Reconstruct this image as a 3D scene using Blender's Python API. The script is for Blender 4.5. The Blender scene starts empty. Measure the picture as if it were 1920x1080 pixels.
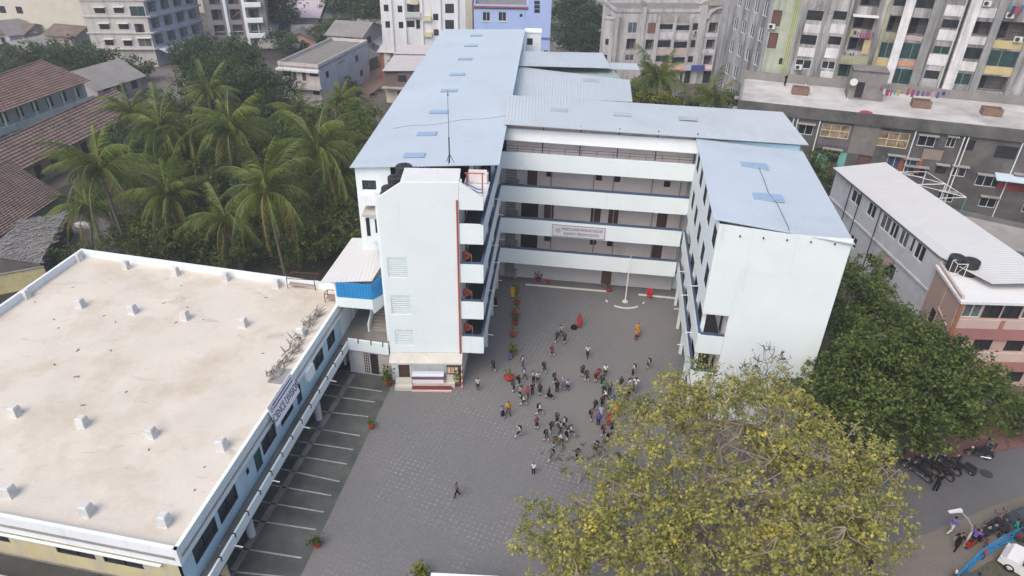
import bpy, math, random
import numpy as np
from math import sin, cos, pi, radians
from mathutils import Vector, Matrix

# ------------------------------------------------------------------ camera, sky, sun, exposure
scene = bpy.context.scene
col = scene.collection
CAM_H, PITCH, ROLL, FPX = 36.32, radians(31.284), radians(1.3217), 1289.6
cd = bpy.data.cameras.new('camera')
cam = bpy.data.objects.new('camera', cd)
col.objects.link(cam)
cam.location = (0, 0, CAM_H)
_right = Vector((1, 0, 0)); _up = Vector((0, sin(PITCH), cos(PITCH))); _back = Vector((0, -cos(PITCH), sin(PITCH)))
_cr, _sr = cos(ROLL), sin(ROLL)
_r2 = _right * _cr + _up * _sr          # camera rolled slightly
_u2 = _up * _cr - _right * _sr
cam.matrix_world = Matrix(((_r2.x, _u2.x, _back.x, 0), (_r2.y, _u2.y, _back.y, 0), (_r2.z, _u2.z, _back.z, CAM_H), (0, 0, 0, 1)))
cd.sensor_width = 36.0
cd.lens = FPX / 1920 * 36
cd.clip_start = 0.5
cd.clip_end = 4000
scene.camera = cam

SUN_EL, SUN_AZ = 52, 215                # degrees; azimuth clockwise from +Y
world = bpy.data.worlds.new('World'); scene.world = world; world.use_nodes = True
wn = world.node_tree.nodes; wl = world.node_tree.links
sky = wn.new('ShaderNodeTexSky'); sky.sky_type = 'NISHITA'; sky.sun_disc = False
sky.sun_elevation = radians(SUN_EL); sky.sun_rotation = radians(SUN_AZ)
sky.air_density = 1.0; sky.dust_density = 4.0; sky.ozone_density = 1.0
bg = wn['Background']; bg.inputs['Strength'].default_value = 0.15
wl.new(sky.outputs[0], bg.inputs[0])
sl = bpy.data.lights.new('sun', 'SUN'); sl.energy = 1.0; sl.angle = radians(48); sl.color = (1.0, 0.94, 0.86)
so = bpy.data.objects.new('sun', sl); col.objects.link(so)
_sd = Vector((sin(radians(SUN_AZ)) * cos(radians(SUN_EL)), cos(radians(SUN_AZ)) * cos(radians(SUN_EL)), sin(radians(SUN_EL))))
so.rotation_euler = _sd.to_track_quat('Z', 'Y').to_euler()
vs = scene.view_settings
scene.display_settings.display_device = 'sRGB'
vs.view_transform = 'Standard'; vs.look = 'None'; vs.exposure = 0.55; vs.gamma = 1.0; vs.use_curve_mapping = False

# ------------------------------------------------------------------ helpers
def at(u, v, z):
    """ground-plan position (x, y) of a photo point (1920x1080) lying at height z"""
    a, b = u - 960, v - 540
    uu = _cr * a + _sr * b; vv = -_sr * a + _cr * b
    c, s = cos(PITCH), sin(PITCH)
    dx = uu / FPX; dy = c - vv / FPX * s; dz = -s - vv / FPX * c
    t = (z - CAM_H) / dz
    return Vector((dx * t, dy * t, z))

class Frame:
    """vertical plane through P0 -> P1 (left to right seen from outside); s along, o outward, z up"""
    def __init__(self, P0, P1):
        self.P0 = Vector((P0[0], P0[1])); d = Vector((P1[0], P1[1])) - self.P0
        self.len = d.length; self.d = d / d.length; self.n = Vector((self.d.y, -self.d.x))
        self.ang = math.atan2(self.d.y, self.d.x)
    def pt(self, s, o, z):
        p = self.P0 + self.d * s + self.n * o
        return Vector((p.x, p.y, z))
    def sz(self, u, v):
        q = at(u, v, 0); o = Vector((0, 0, CAM_H)); r = q - o
        t = ((self.P0.x) * self.n.x + self.P0.y * self.n.y) / (r.x * self.n.x + r.y * self.n.y)
        p = o + r * t
        return ((p.x - self.P0.x) * self.d.x + (p.y - self.P0.y) * self.d.y, p.z)
    def off(self, o):
        a = self.pt(0, o, 0); b = self.pt(self.len, o, 0)
        return Frame(a, b)

def F0(x=0, y=0, ang=0):
    return Frame((x, y), (x + cos(ang), y + sin(ang)))

class MB:
    def __init__(self):
        self.v = []; self.f = []; self.m = []
    def add(self, vs, fs, m=0):
        n = len(self.v); self.v += [tuple(p) for p in vs]
        for f in fs:
            self.f.append(tuple(i + n for i in f)); self.m.append(m)
    def quad(self, a, b, c, d, m=0):
        self.add((a, b, c, d), ((0, 1, 2, 3),), m)
    def hexa(self, p, m=0):
        self.add(p, ((0, 3, 2, 1), (4, 5, 6, 7), (0, 1, 5, 4), (1, 2, 6, 5), (2, 3, 7, 6), (3, 0, 4, 7)), m)
    def fbox(self, F, s0, s1, o0, o1, z0, z1, m=0):
        if o0 > o1: o0, o1 = o1, o0
        q = [F.pt(s0, o1, 0), F.pt(s1, o1, 0), F.pt(s1, o0, 0), F.pt(s0, o0, 0)]
        self.hexa([(a.x, a.y, z0) for a in q] + [(a.x, a.y, z1) for a in q], m)
    def box(self, x0, x1, y0, y1, z0, z1, m=0):
        self.hexa([(x0, y0, z0), (x1, y0, z0), (x1, y1, z0), (x0, y1, z0), (x0, y0, z1), (x1, y0, z1), (x1, y1, z1), (x0, y1, z1)], m)
    def prism(self, poly, z0, z1, m=0, top=True, bottom=True):
        n = len(poly)
        vs = [(p[0], p[1], z0) for p in poly] + [(p[0], p[1], z1) for p in poly]
        fs = [(i, (i + 1) % n, n + (i + 1) % n, n + i) for i in range(n)]
        if top: fs.append(tuple(range(n, 2 * n)))
        if bottom: fs.append(tuple(range(n - 1, -1, -1)))
        self.add(vs, fs, m)
    def tube(self, pts, r, n=6, m=0, cap=True):
        pts = [Vector(p) for p in pts]; k = len(pts)
        rs = r if isinstance(r, (list, tuple)) else [r] * k
        vs = []; prev = None
        for i, p in enumerate(pts):
            t = (pts[min(i + 1, k - 1)] - pts[max(i - 1, 0)]).normalized()
            if prev is None:
                x = t.orthogonal().normalized()
            else:
                x = (prev - t * prev.dot(t))
                x = x.normalized() if x.length > 1e-6 else t.orthogonal().normalized()
            prev = x; y = t.cross(x)
            for j in range(n):
                a = 2 * pi * j / n
                vs.append(p + (x * cos(a) + y * sin(a)) * rs[i])
        fs = []
        for i in range(k - 1):
            for j in range(n):
                fs.append((i * n + j, i * n + (j + 1) % n, (i + 1) * n + (j + 1) % n, (i + 1) * n + j))
        if cap:
            fs.append(tuple(range(n - 1, -1, -1))); fs.append(tuple((k - 1) * n + j for j in range(n)))
        self.add(vs, fs, m)
    def lathe(self, c, prof, n=12, m=0):
        c = Vector(c); vs = []; k = len(prof)
        for r, z in prof:
            for j in range(n):
                a = 2 * pi * j / n; vs.append((c.x + r * cos(a), c.y + r * sin(a), c.z + z))
        fs = [(i * n + j, i * n + (j + 1) % n, (i + 1) * n + (j + 1) % n, (i + 1) * n + j) for i in range(k - 1) for j in range(n)]
        fs.append(tuple(range(n - 1, -1, -1))); fs.append(tuple((k - 1) * n + j for j in range(n)))
        self.add(vs, fs, m)
    def sheet(self, a, b, c, d, pitch=0.3, amp=0.03, m=0, thick=0.03):
        """ribbed metal sheet: ribs run a->d and b->c, spaced along a->b"""
        a, b, c, d = map(Vector, (a, b, c, d))
        n = max(2, int((b - a).length / pitch)); up = (b - a).cross(d - a).normalized()
        if up.z < 0: up = -up
        prof = ((0, 0), (.55, 0), (.68, 1), (.87, 1))
        vs = []
        for i in range(n):
            for t, h in prof:
                k = (i + t) / n
                vs.append(a.lerp(b, k) + up * h * amp); vs.append(d.lerp(c, k) + up * h * amp)
        vs.append(b); vs.append(c); kk = len(vs) // 2
        self.add(vs, [(2 * i, 2 * i + 2, 2 * i + 3, 2 * i + 1) for i in range(kk - 1)], m)
        dn = -up * thick
        self.hexa([a + dn, b + dn, c + dn, d + dn, a - up * .004, b - up * .004, c - up * .004, d - up * .004], m)
    def wall(self, F, s0, s1, z0, z1, holes=(), o=0.0, m=0, mr=None):
        """sheet wall with real openings; holes = (s0, s1, z0, z1, depth)"""
        mr = m if mr is None else mr
        hs = [(max(h[0], s0), min(h[1], s1), max(h[2], z0), min(h[3], z1), h[4]) for h in holes]
        hs = [h for h in hs if h[1] - h[0] > .02 and h[3] - h[2] > .02]
        S = sorted(set([s0, s1] + [x for h in hs for x in h[:2]])); Z = sorted(set([z0, z1] + [x for h in hs for x in h[2:4]]))
        for j in range(len(Z) - 1):
            zc = (Z[j] + Z[j + 1]) / 2; start = None
            for i in range(len(S)):
                solid = False
                if i < len(S) - 1:
                    sc = (S[i] + S[i + 1]) / 2
                    solid = not any(h[0] < sc < h[1] and h[2] < zc < h[3] for h in hs)
                if solid and start is None: start = S[i]
                if not solid and start is not None:
                    e = S[i]
                    self.quad(F.pt(start, o, Z[j]), F.pt(e, o, Z[j]), F.pt(e, o, Z[j + 1]), F.pt(start, o, Z[j + 1]), m); start = None
        for a, b, c, d, dep in hs:
            i = o - dep
            self.quad(F.pt(a, o, c), F.pt(b, o, c), F.pt(b, i, c), F.pt(a, i, c), mr)
            self.quad(F.pt(a, i, d), F.pt(b, i, d), F.pt(b, o, d), F.pt(a, o, d), mr)
            self.quad(F.pt(a, i, c), F.pt(a, i, d), F.pt(a, o, d), F.pt(a, o, c), mr)
            self.quad(F.pt(b, o, c), F.pt(b, o, d), F.pt(b, i, d), F.pt(b, i, c), mr)
    def mesh(self, name, mats, org=(0, 0, 0), smooth=False):
        me = bpy.data.meshes.new(name)
        ox, oy, oz = org
        me.from_pydata([(x - ox, y - oy, z - oz) for x, y, z in self.v], [], self.f)
        for m in mats: me.materials.append(m)
        if len(mats) > 1: me.polygons.foreach_set('material_index', self.m)
        if smooth: me.polygons.foreach_set('use_smooth', [True] * len(me.polygons))
        me.update()
        return me
    def build(self, name, mats, parent=None, smooth=False, org=None):
        if not isinstance(mats, (list, tuple)): mats = [mats]
        if org is None: org = ORG.get(parent.name, (0, 0, 0)) if parent else (0, 0, 0)
        o = bpy.data.objects.new(name, self.mesh(name, mats, org, smooth)); col.objects.link(o)
        if parent:
            o.parent = parent; ORG[o.name] = org
        else:
            o.location = org; ORG[o.name] = tuple(org)
        return o

ORG = {}
def tag(o, label=None, cat=None, group=None, kind=None):
    if label: o['label'] = label
    if cat: o['category'] = cat
    if group: o['group'] = group
    if kind: o['kind'] = kind
    return o
def thing(name, label, cat, loc=(0, 0, 0), rz=0.0, group=None):
    o = bpy.data.objects.new(name, None); col.objects.link(o)
    o.empty_display_size = .3
    o.location = loc; o.rotation_euler = (0, 0, rz)
    ORG[o.name] = tuple(loc)
    return tag(o, label, cat, group)
def copy_tree(o, parent=None):
    c = o.copy(); col.objects.link(c); c.parent = parent
    if parent is None: ORG[c.name] = tuple(c.location)
    for ch in list(o.children): copy_tree(ch, c)
    return c
def place(o, loc, rz=None, label=None):
    o.location = loc
    if rz is not None: o.rotation_euler = (0, 0, rz)
    if label: o['label'] = label
    ORG[o.name] = tuple(loc)
    return o

# ------------------------------------------------------------------ materials
def rgb(r, g, b):
    f = lambda c: (c / 255 / 12.92) if c <= 10 else ((c / 255 + .055) / 1.055) ** 2.4
    return (f(r), f(g), f(b))
_mc = {}
def mat(name, c, rough=.8, var=.12, sc=.6, dirt=None, da=.0, dsc=.35, streak=False, bump=0.0, bsc=20, metal=0.0, spec=.3, c2=None, fine=.06, d2=None):
    """painted / mineral surface: broad tone variation, dirt patches or vertical streaks, fine grain"""
    if name in _mc: return _mc[name]
    m = bpy.data.materials.new(name); m.use_nodes = True; _mc[name] = m
    nt = m.node_tree; N = nt.nodes; L = nt.links; p = N['Principled BSDF']
    p.inputs['Roughness'].default_value = rough; p.inputs['Metallic'].default_value = metal
    p.inputs['Specular IOR Level'].default_value = spec
    geo = N.new('ShaderNodeNewGeometry')
    n1 = N.new('ShaderNodeTexNoise'); n1.inputs['Scale'].default_value = sc; n1.inputs['Detail'].default_value = 5; n1.inputs['Roughness'].default_value = .62
    L.new(geo.outputs['Position'], n1.inputs['Vector'])
    mx = N.new('ShaderNodeMix'); mx.data_type = 'RGBA'
    ca = c if c2 is None else c2
    mx.inputs['A'].default_value = (*[x * (1 - var) for x in ca], 1); mx.inputs['B'].default_value = (*[min(1, x * (1 + var)) for x in c], 1)
    mr = N.new('ShaderNodeMapRange'); mr.inputs[1].default_value = .3; mr.inputs[2].default_value = .7
    L.new(n1.outputs['Fac'], mr.inputs[0]); L.new(mr.outputs[0], mx.inputs['Factor'])
    out = mx.outputs['Result']
    if dirt is not None:
        mp = N.new('ShaderNodeMapping'); mp.inputs['Scale'].default_value = (dsc * 3.2, dsc * 3.2, dsc * .28) if streak else (dsc, dsc, dsc)
        L.new(geo.outputs['Position'], mp.inputs['Vector'])
        n2 = N.new('ShaderNodeTexNoise'); n2.inputs['Scale'].default_value = 1.0; n2.inputs['Detail'].default_value = 7; n2.inputs['Roughness'].default_value = .68
        L.new(mp.outputs[0], n2.inputs['Vector'])
        r2 = N.new('ShaderNodeMapRange'); r2.inputs[1].default_value = .62 - .3 * da; r2.inputs[2].default_value = .80 - .18 * da
        r2.inputs[4].default_value = min(1, .35 + da)
        L.new(n2.outputs['Fac'], r2.inputs[0])
        m2 = N.new('ShaderNodeMix'); m2.data_type = 'RGBA'; m2.inputs['B'].default_value = (*dirt, 1)
        L.new(r2.outputs[0], m2.inputs['Factor']); L.new(out, m2.inputs['A']); out = m2.outputs['Result']
    if d2 is not None:
        n4 = N.new('ShaderNodeTexNoise'); n4.inputs['Scale'].default_value = d2[2]; n4.inputs['Detail'].default_value = 9; n4.inputs['Roughness'].default_value = .72; n4.inputs['Distortion'].default_value = .8
        mp4 = N.new('ShaderNodeMapping'); mp4.inputs['Location'].default_value = (13, 5, 2); mp4.inputs['Rotation'].default_value = (0, 0, .18); mp4.inputs['Scale'].default_value = (.55, 1.3, 1); L.new(geo.outputs['Position'], mp4.inputs['Vector']); L.new(mp4.outputs[0], n4.inputs['Vector'])
        r4 = N.new('ShaderNodeMapRange'); r4.inputs[1].default_value = .58; r4.inputs[2].default_value = .72; r4.inputs[4].default_value = d2[1]; L.new(n4.outputs['Fac'], r4.inputs[0])
        m4 = N.new('ShaderNodeMix'); m4.data_type = 'RGBA'; m4.inputs['B'].default_value = (*d2[0], 1); L.new(r4.outputs[0], m4.inputs['Factor']); L.new(out, m4.inputs['A']); out = m4.outputs['Result']
    if fine:
        n3 = N.new('ShaderNodeTexNoise'); n3.inputs['Scale'].default_value = 9; n3.inputs['Detail'].default_value = 4
        L.new(geo.outputs['Position'], n3.inputs['Vector'])
        hs = N.new('ShaderNodeHueSaturation'); r3 = N.new('ShaderNodeMapRange'); r3.inputs[1].default_value = .3; r3.inputs[2].default_value = .7
        r3.inputs[3].default_value = 1 - fine; r3.inputs[4].default_value = 1 + fine
        L.new(n3.outputs['Fac'], r3.inputs[0]); L.new(r3.outputs[0], hs.inputs['Value']); L.new(out, hs.inputs['Color']); out = hs.outputs[0]
    L.new(out, p.inputs['Base Color'])
    if bump:
        nb = N.new('ShaderNodeTexNoise'); nb.inputs['Scale'].default_value = bsc; nb.inputs['Detail'].default_value = 4
        L.new(geo.outputs['Position'], nb.inputs['Vector'])
        b = N.new('ShaderNodeBump'); b.inputs['Strength'].default_value = bump; b.inputs['Distance'].default_value = .05
        L.new(nb.outputs['Fac'], b.inputs['Height']); L.new(b.outputs[0], p.inputs['Normal'])
    return m
def glass(name, c=(.02, .025, .03), rough=.12):
    return mat(name, c, rough, var=.4, sc=.9, spec=.5, fine=0)
def leaf(name, cols, rough=.55, trans=.25):
    """foliage: every leaf its own tone, broad light and dark clumps"""
    m = bpy.data.materials.new(name); m.use_nodes = True
    nt = m.node_tree; N = nt.nodes; L = nt.links; p = N['Principled BSDF']; p.inputs['Roughness'].default_value = rough
    p.inputs['Specular IOR Level'].default_value = .25
    geo = N.new('ShaderNodeNewGeometry')
    n1 = N.new('ShaderNodeTexNoise'); n1.inputs['Scale'].default_value = .55; n1.inputs['Detail'].default_value = 3
    L.new(geo.outputs['Position'], n1.inputs['Vector'])
    a = N.new('ShaderNodeMath'); a.operation = 'MULTIPLY_ADD'; a.inputs[1].default_value = .55; L.new(geo.outputs['Random Per Island'], a.inputs[0])
    b = N.new('ShaderNodeMath'); b.operation = 'MULTIPLY_ADD'; b.inputs[1].default_value = 1.2; b.inputs[2].default_value = -.38
    L.new(n1.outputs['Fac'], b.inputs[0]); L.new(b.outputs[0], a.inputs[2])
    cr = N.new('ShaderNodeValToRGB'); e = cr.color_ramp.elements
    while len(e) < len(cols): e.new(.5)
    for i, cc in enumerate(cols):
        e[i].position = i / (len(cols) - 1); e[i].color = (*cc, 1)
    L.new(a.outputs[0], cr.inputs[0]); L.new(cr.outputs[0], p.inputs['Base Color'])
    tr = N.new('ShaderNodeBsdfTranslucent'); L.new(cr.outputs[0], tr.inputs[0])
    ms = N.new('ShaderNodeMixShader'); ms.inputs[0].default_value = trans
    L.new(p.outputs[0], ms.inputs[1]); L.new(tr.outputs[0], ms.inputs[2]); L.new(ms.outputs[0], N['Material Output'].inputs[0])
    return m
def flat(name, c, rough=.6, **k): return mat(name, c, rough, var=.06, fine=.03, **k)

W_PAINT = mat('white_cyan_paint', (.70, .77, .785), .75, var=.035, sc=.25, dirt=(.42, .46, .45), da=.06, dsc=.35, streak=True, fine=.02, d2=((.60, .67, .68), .35, .4))
W_PLAIN = mat('white_paint', (.72, .77, .80), .75, var=.05, sc=.4, dirt=(.45, .46, .46), da=.2, dsc=.5, streak=True, fine=.03)
PINK_IN = mat('pinkish_distemper', (.78, .70, .68), .85, var=.06, sc=.5, dirt=(.34, .30, .29), da=.2, dsc=.4)
BLUE_CAP = mat('slate_rail_and_shade', (.06, .09, .16), .6, var=.2)  # rail paint; also colours in the shaded gallery floor above the parapets
SLAB = mat('terrazzo_floor', (.055, .055, .052), .5, var=.2)
DARK = mat('dark_interior', (.025, .025, .028), .9, var=.2, fine=0)
METAL_ROOF = mat('pale_blue_sheet', (.425, .49, .54), .5, var=.05, sc=.12, dirt=(.32, .38, .42), da=.3, dsc=.16, spec=.3, fine=.015)
METAL_ROOF2 = mat('pale_grey_sheet', (.43, .475, .505), .5, var=.05, sc=.12, dirt=(.34, .37, .39), da=.3, dsc=.15, fine=.015)
WHITE_SHEET = mat('white_roof_sheet', (.54, .54, .535), .6, var=.03, sc=.15, dirt=(.44, .43, .41), da=.15, dsc=.2, fine=.02)
SKYLIGHT = mat('fibre_skylight', (.26, .37, .50), .4, var=.08)
IRON = mat('dark_iron', (.035, .03, .035), .6, var=.2)
RED_PIPE = mat('red_oxide_pipe', (.40, .09, .07), .6, var=.15)
GLASS = glass('dark_glass')
GLASS2 = glass('grey_glass', (.10, .12, .13), .2)
FRAME_W = flat('white_frame', (.60, .62, .62), .5)
FRAME_D = flat('black_frame', (.03, .03, .035), .5)
CONC = mat('grey_concrete', (.20, .19, .18), .9, var=.18, sc=.8, dirt=(.09, .09, .085), da=.35, dsc=.5)
WOOD = mat('brown_door', (.12, .06, .05), .7, var=.2)
WALL_OLD = mat('stained_plaster', (.44, .42, .42), .9, var=.14, sc=.5, dirt=(.15, .145, .14), da=.55, dsc=.5, streak=True)
GREENP = mat('dark_green_paint', (.015, .07, .065), .6, var=.2)

# ------------------------------------------------------------------ windows (shared meshes)
_win = {}
def win_mesh(kind, w, h):
    key = (kind, round(w, 2), round(h, 2))
    if key in _win: return _win[key]
    F = F0(); fm = MB(); pm = MB()
    a, b = -w / 2, w / 2; z0, z1 = -h / 2, h / 2
    fmats, pmat = {'w2': ([FRAME_W], GLASS), 'w3': ([FRAME_W], GLASS), 'grey': ([FRAME_W], GLASS2), 'tan': ([mat('cream_frame', (.55, .50, .34), .6)], mat('tan_curtain', (.27, .20, .13), .8, var=.5, sc=.9, c2=(.02, .02, .02))), 'g': ([FRAME_D], GLASS), 'd2': ([FRAME_D], GLASS),
                   'door': ([FRAME_D], WOOD), 'green': ([GREENP], GREENP), 'scr': ([mat('grey_frame', (.22, .22, .21), .6)], mat('green_screen', (.018, .05, .05), .8, var=.45, sc=1.3)),
                   'vent': ([FRAME_D], DARK), 'dark': ([FRAME_D], DARK), 'brick': ([CONC], mat('brick_infill', (.20, .10, .08), .9, var=.3, sc=3)), 'bal': ([IRON], DARK),
                   'louv': ([W_PAINT], mat('jali_shadow', (.58, .645, .66), .9, var=.06)), 'blue': ([FRAME_W], glass('bluish_glass', (.06, .09, .14)))}[kind]
    t = min(.06, w * .08); d0, d1 = -.11, -.03
    if kind == 'bal': d0, d1 = -.05, 0.0
    fm.fbox(F, a, a + t, d0, d1, z0, z1); fm.fbox(F, b - t, b, d0, d1, z0, z1)
    fm.fbox(F, a + t, b - t, d0, d1, z0, z0 + t); fm.fbox(F, a + t, b - t, d0, d1, z1 - t, z1)
    nx = {'w2': 1, 'w3': 2, 'grey': 1, 'd2': 1, 'blue': 1, 'scr': 1, 'tan': 2}.get(kind, 0)
    for i in range(nx):
        x = a + (b - a) * (i + 1) / (nx + 1); fm.fbox(F, x - .03, x + .03, d0, d1, z0 + t, z1 - t)
    if kind == 'tan': fm.fbox(F, a + t, b - t, d0 - .004, d1 + .004, -.03, .03)
    if kind == 'g':
        k = max(2, int(w / .28))
        for i in range(1, k):
            x = a + (b - a) * i / k; fm.fbox(F, x - .015, x + .015, -.07, -.04, z0 + t, z1 - t)
        fm.fbox(F, a + t, b - t, -.075, -.036, -.018, .018)
    if kind == 'bal':
        fm.fbox(F, a + t, b - t, d0, d1, z0 + .82, z0 + .87)
        for i in range(1, int(w / .3)):
            x = a + .3 * i; fm.fbox(F, x - .012, x + .012, -.035, -.015, z0 + t, z0 + .82)
    if kind == 'louv':
        k = max(3, int(h / .16))
        for i in range(1, k):
            z = z0 + (z1 - z0) * i / k; fm.fbox(F, a + t, b - t, -.10, -.02, z - .02, z + .02)
    dep = -1.15 if kind == 'bal' else -.10
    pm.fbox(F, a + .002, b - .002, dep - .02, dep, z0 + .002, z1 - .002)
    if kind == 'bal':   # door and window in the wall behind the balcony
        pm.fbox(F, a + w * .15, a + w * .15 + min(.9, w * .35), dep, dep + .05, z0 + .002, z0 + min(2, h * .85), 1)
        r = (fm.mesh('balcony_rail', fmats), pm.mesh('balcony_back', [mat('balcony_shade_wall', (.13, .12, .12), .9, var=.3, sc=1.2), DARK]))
    else:
        r = (fm.mesh('window_frame', fmats), pm.mesh('window_pane', [pmat]))
    _win[key] = r
    return r
NAMES = {'door': ('door', 'panel'), 'green': ('door', 'panel'), 'vent': ('ventilator', 'grille'), 'louv': ('louvre', 'backing'), 'bal': ('balcony', 'back_wall'), 'brick': ('infill', 'brickwork')}
def add_win(root, F, s, z, w, h, kind, o=0.0):
    fm, pm = win_mesh(kind, w, h); nf, npn = NAMES.get(kind, ('window', 'pane'))
    f = bpy.data.objects.new(nf, fm); col.objects.link(f); f.parent = root
    R = ORG.get(root.name, (0, 0, 0)); p = F.pt(s, o, z)
    f.location = (p.x - R[0], p.y - R[1], p.z - R[2]); f.rotation_euler = (0, 0, F.ang)
    q = bpy.data.objects.new(npn, pm); col.objects.link(q); q.parent = f
    return f
HOLE = {'bal': 1.17}
def facade(root, F, s0, s1, z0, z1, items, m, hood=None, sill=None, name='wall', mr=None, o=0.0):
    """wall with real openings and its windows; items = (s, z, w, h, kind)"""
    mb = MB()
    items = [i for i in items if s0 + .05 < i[0] - i[2] / 2 and i[0] + i[2] / 2 < s1 - .05 and z0 <= i[1] - i[3] / 2 and i[1] + i[3] / 2 <= z1]
    mb.wall(F, s0, s1, z0, z1, [(s - w / 2, s + w / 2, z - h / 2, z + h / 2, HOLE.get(k, .12)) for s, z, w, h, k in items], m=0, mr=1, o=o)
    mb.build(name, [m, mr or m], root)
    for s, z, w, h, k in items:
        add_win(root, F, s, z, w, h, k, o)
        if hood and k in ('w2', 'w3', 'g', 'grey', 'd2', 'blue'):
            b = MB(); b.hexa([F.pt(s - w / 2 - .15, o + .55, z + h / 2 + .10), F.pt(s + w / 2 + .15, o + .55, z + h / 2 + .10), F.pt(s + w / 2 + .15, o, z + h / 2 + .14), F.pt(s - w / 2 - .15, o, z + h / 2 + .14),
                              F.pt(s - w / 2 - .15, o + .55, z + h / 2 + .17), F.pt(s + w / 2 + .15, o + .55, z + h / 2 + .17), F.pt(s + w / 2 + .15, o, z + h / 2 + .24), F.pt(s - w / 2 - .15, o, z + h / 2 + .24)])
            b.build('sunshade', [hood], root)
        if sill and k in ('w2', 'w3', 'g', 'grey', 'd2'):
            b = MB(); b.fbox(F, s - w / 2 - .08, s + w / 2 + .08, o + .003, o + .1, z - h / 2 - .09, z - h / 2 - .003); b.build('sill', [sill], root)
def px(F, lst):
    """photo positions of window centres -> (s, z, w, h, kind) on the facade"""
    return [(*F.sz(u, v), w, h, k) for u, v, w, h, k in lst]
def text_mesh(txt, size, thick=.01):
    c = bpy.data.curves.new('lettering', 'FONT'); c.body = txt; c.size = size; c.extrude = thick; c.align_x = 'CENTER'; c.align_y = 'CENTER'
    o = bpy.data.objects.new('tmp_text', c); col.objects.link(o)
    dg = bpy.context.evaluated_depsgraph_get(); me = bpy.data.meshes.new_from_object(o.evaluated_get(dg))
    bpy.data.objects.remove(o); bpy.data.curves.remove(c)
    me.name = 'lettering'
    return me
def put_text(root, F, txt, s, z, size, m, o, squash=1.0):
    me = text_mesh(txt, size); me.materials.clear(); me.materials.append(m)
    t = bpy.data.objects.new('lettering', me); col.objects.link(t); t.parent = root
    R = ORG[root.name]; p = F.pt(s, o, z)
    t.location = (p.x - R[0], p.y - R[1], p.z - R[2]); t.rotation_euler = (pi / 2, 0, F.ang); t.scale = (squash, 1, 1)
    return t
# ------------------------------------------------------------------ ground, courtyard, road
def sheet_obj(name, poly, z, m, lab=None):
    b = MB(); b.add([(p[0], p[1], z) for p in poly], [tuple(range(len(poly)))]); o = b.build(name, [m]); o['kind'] = 'structure'
    return o
EARTH = mat('town_earth', (.11, .095, .08), .95, var=.25, sc=.15, dirt=(.05, .05, .04), da=.5, dsc=.08, fine=.15)
sheet_obj('ground', [(-900, -200), (900, -200), (900, 900), (-900, 900)], -0.02, EARTH)

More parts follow.
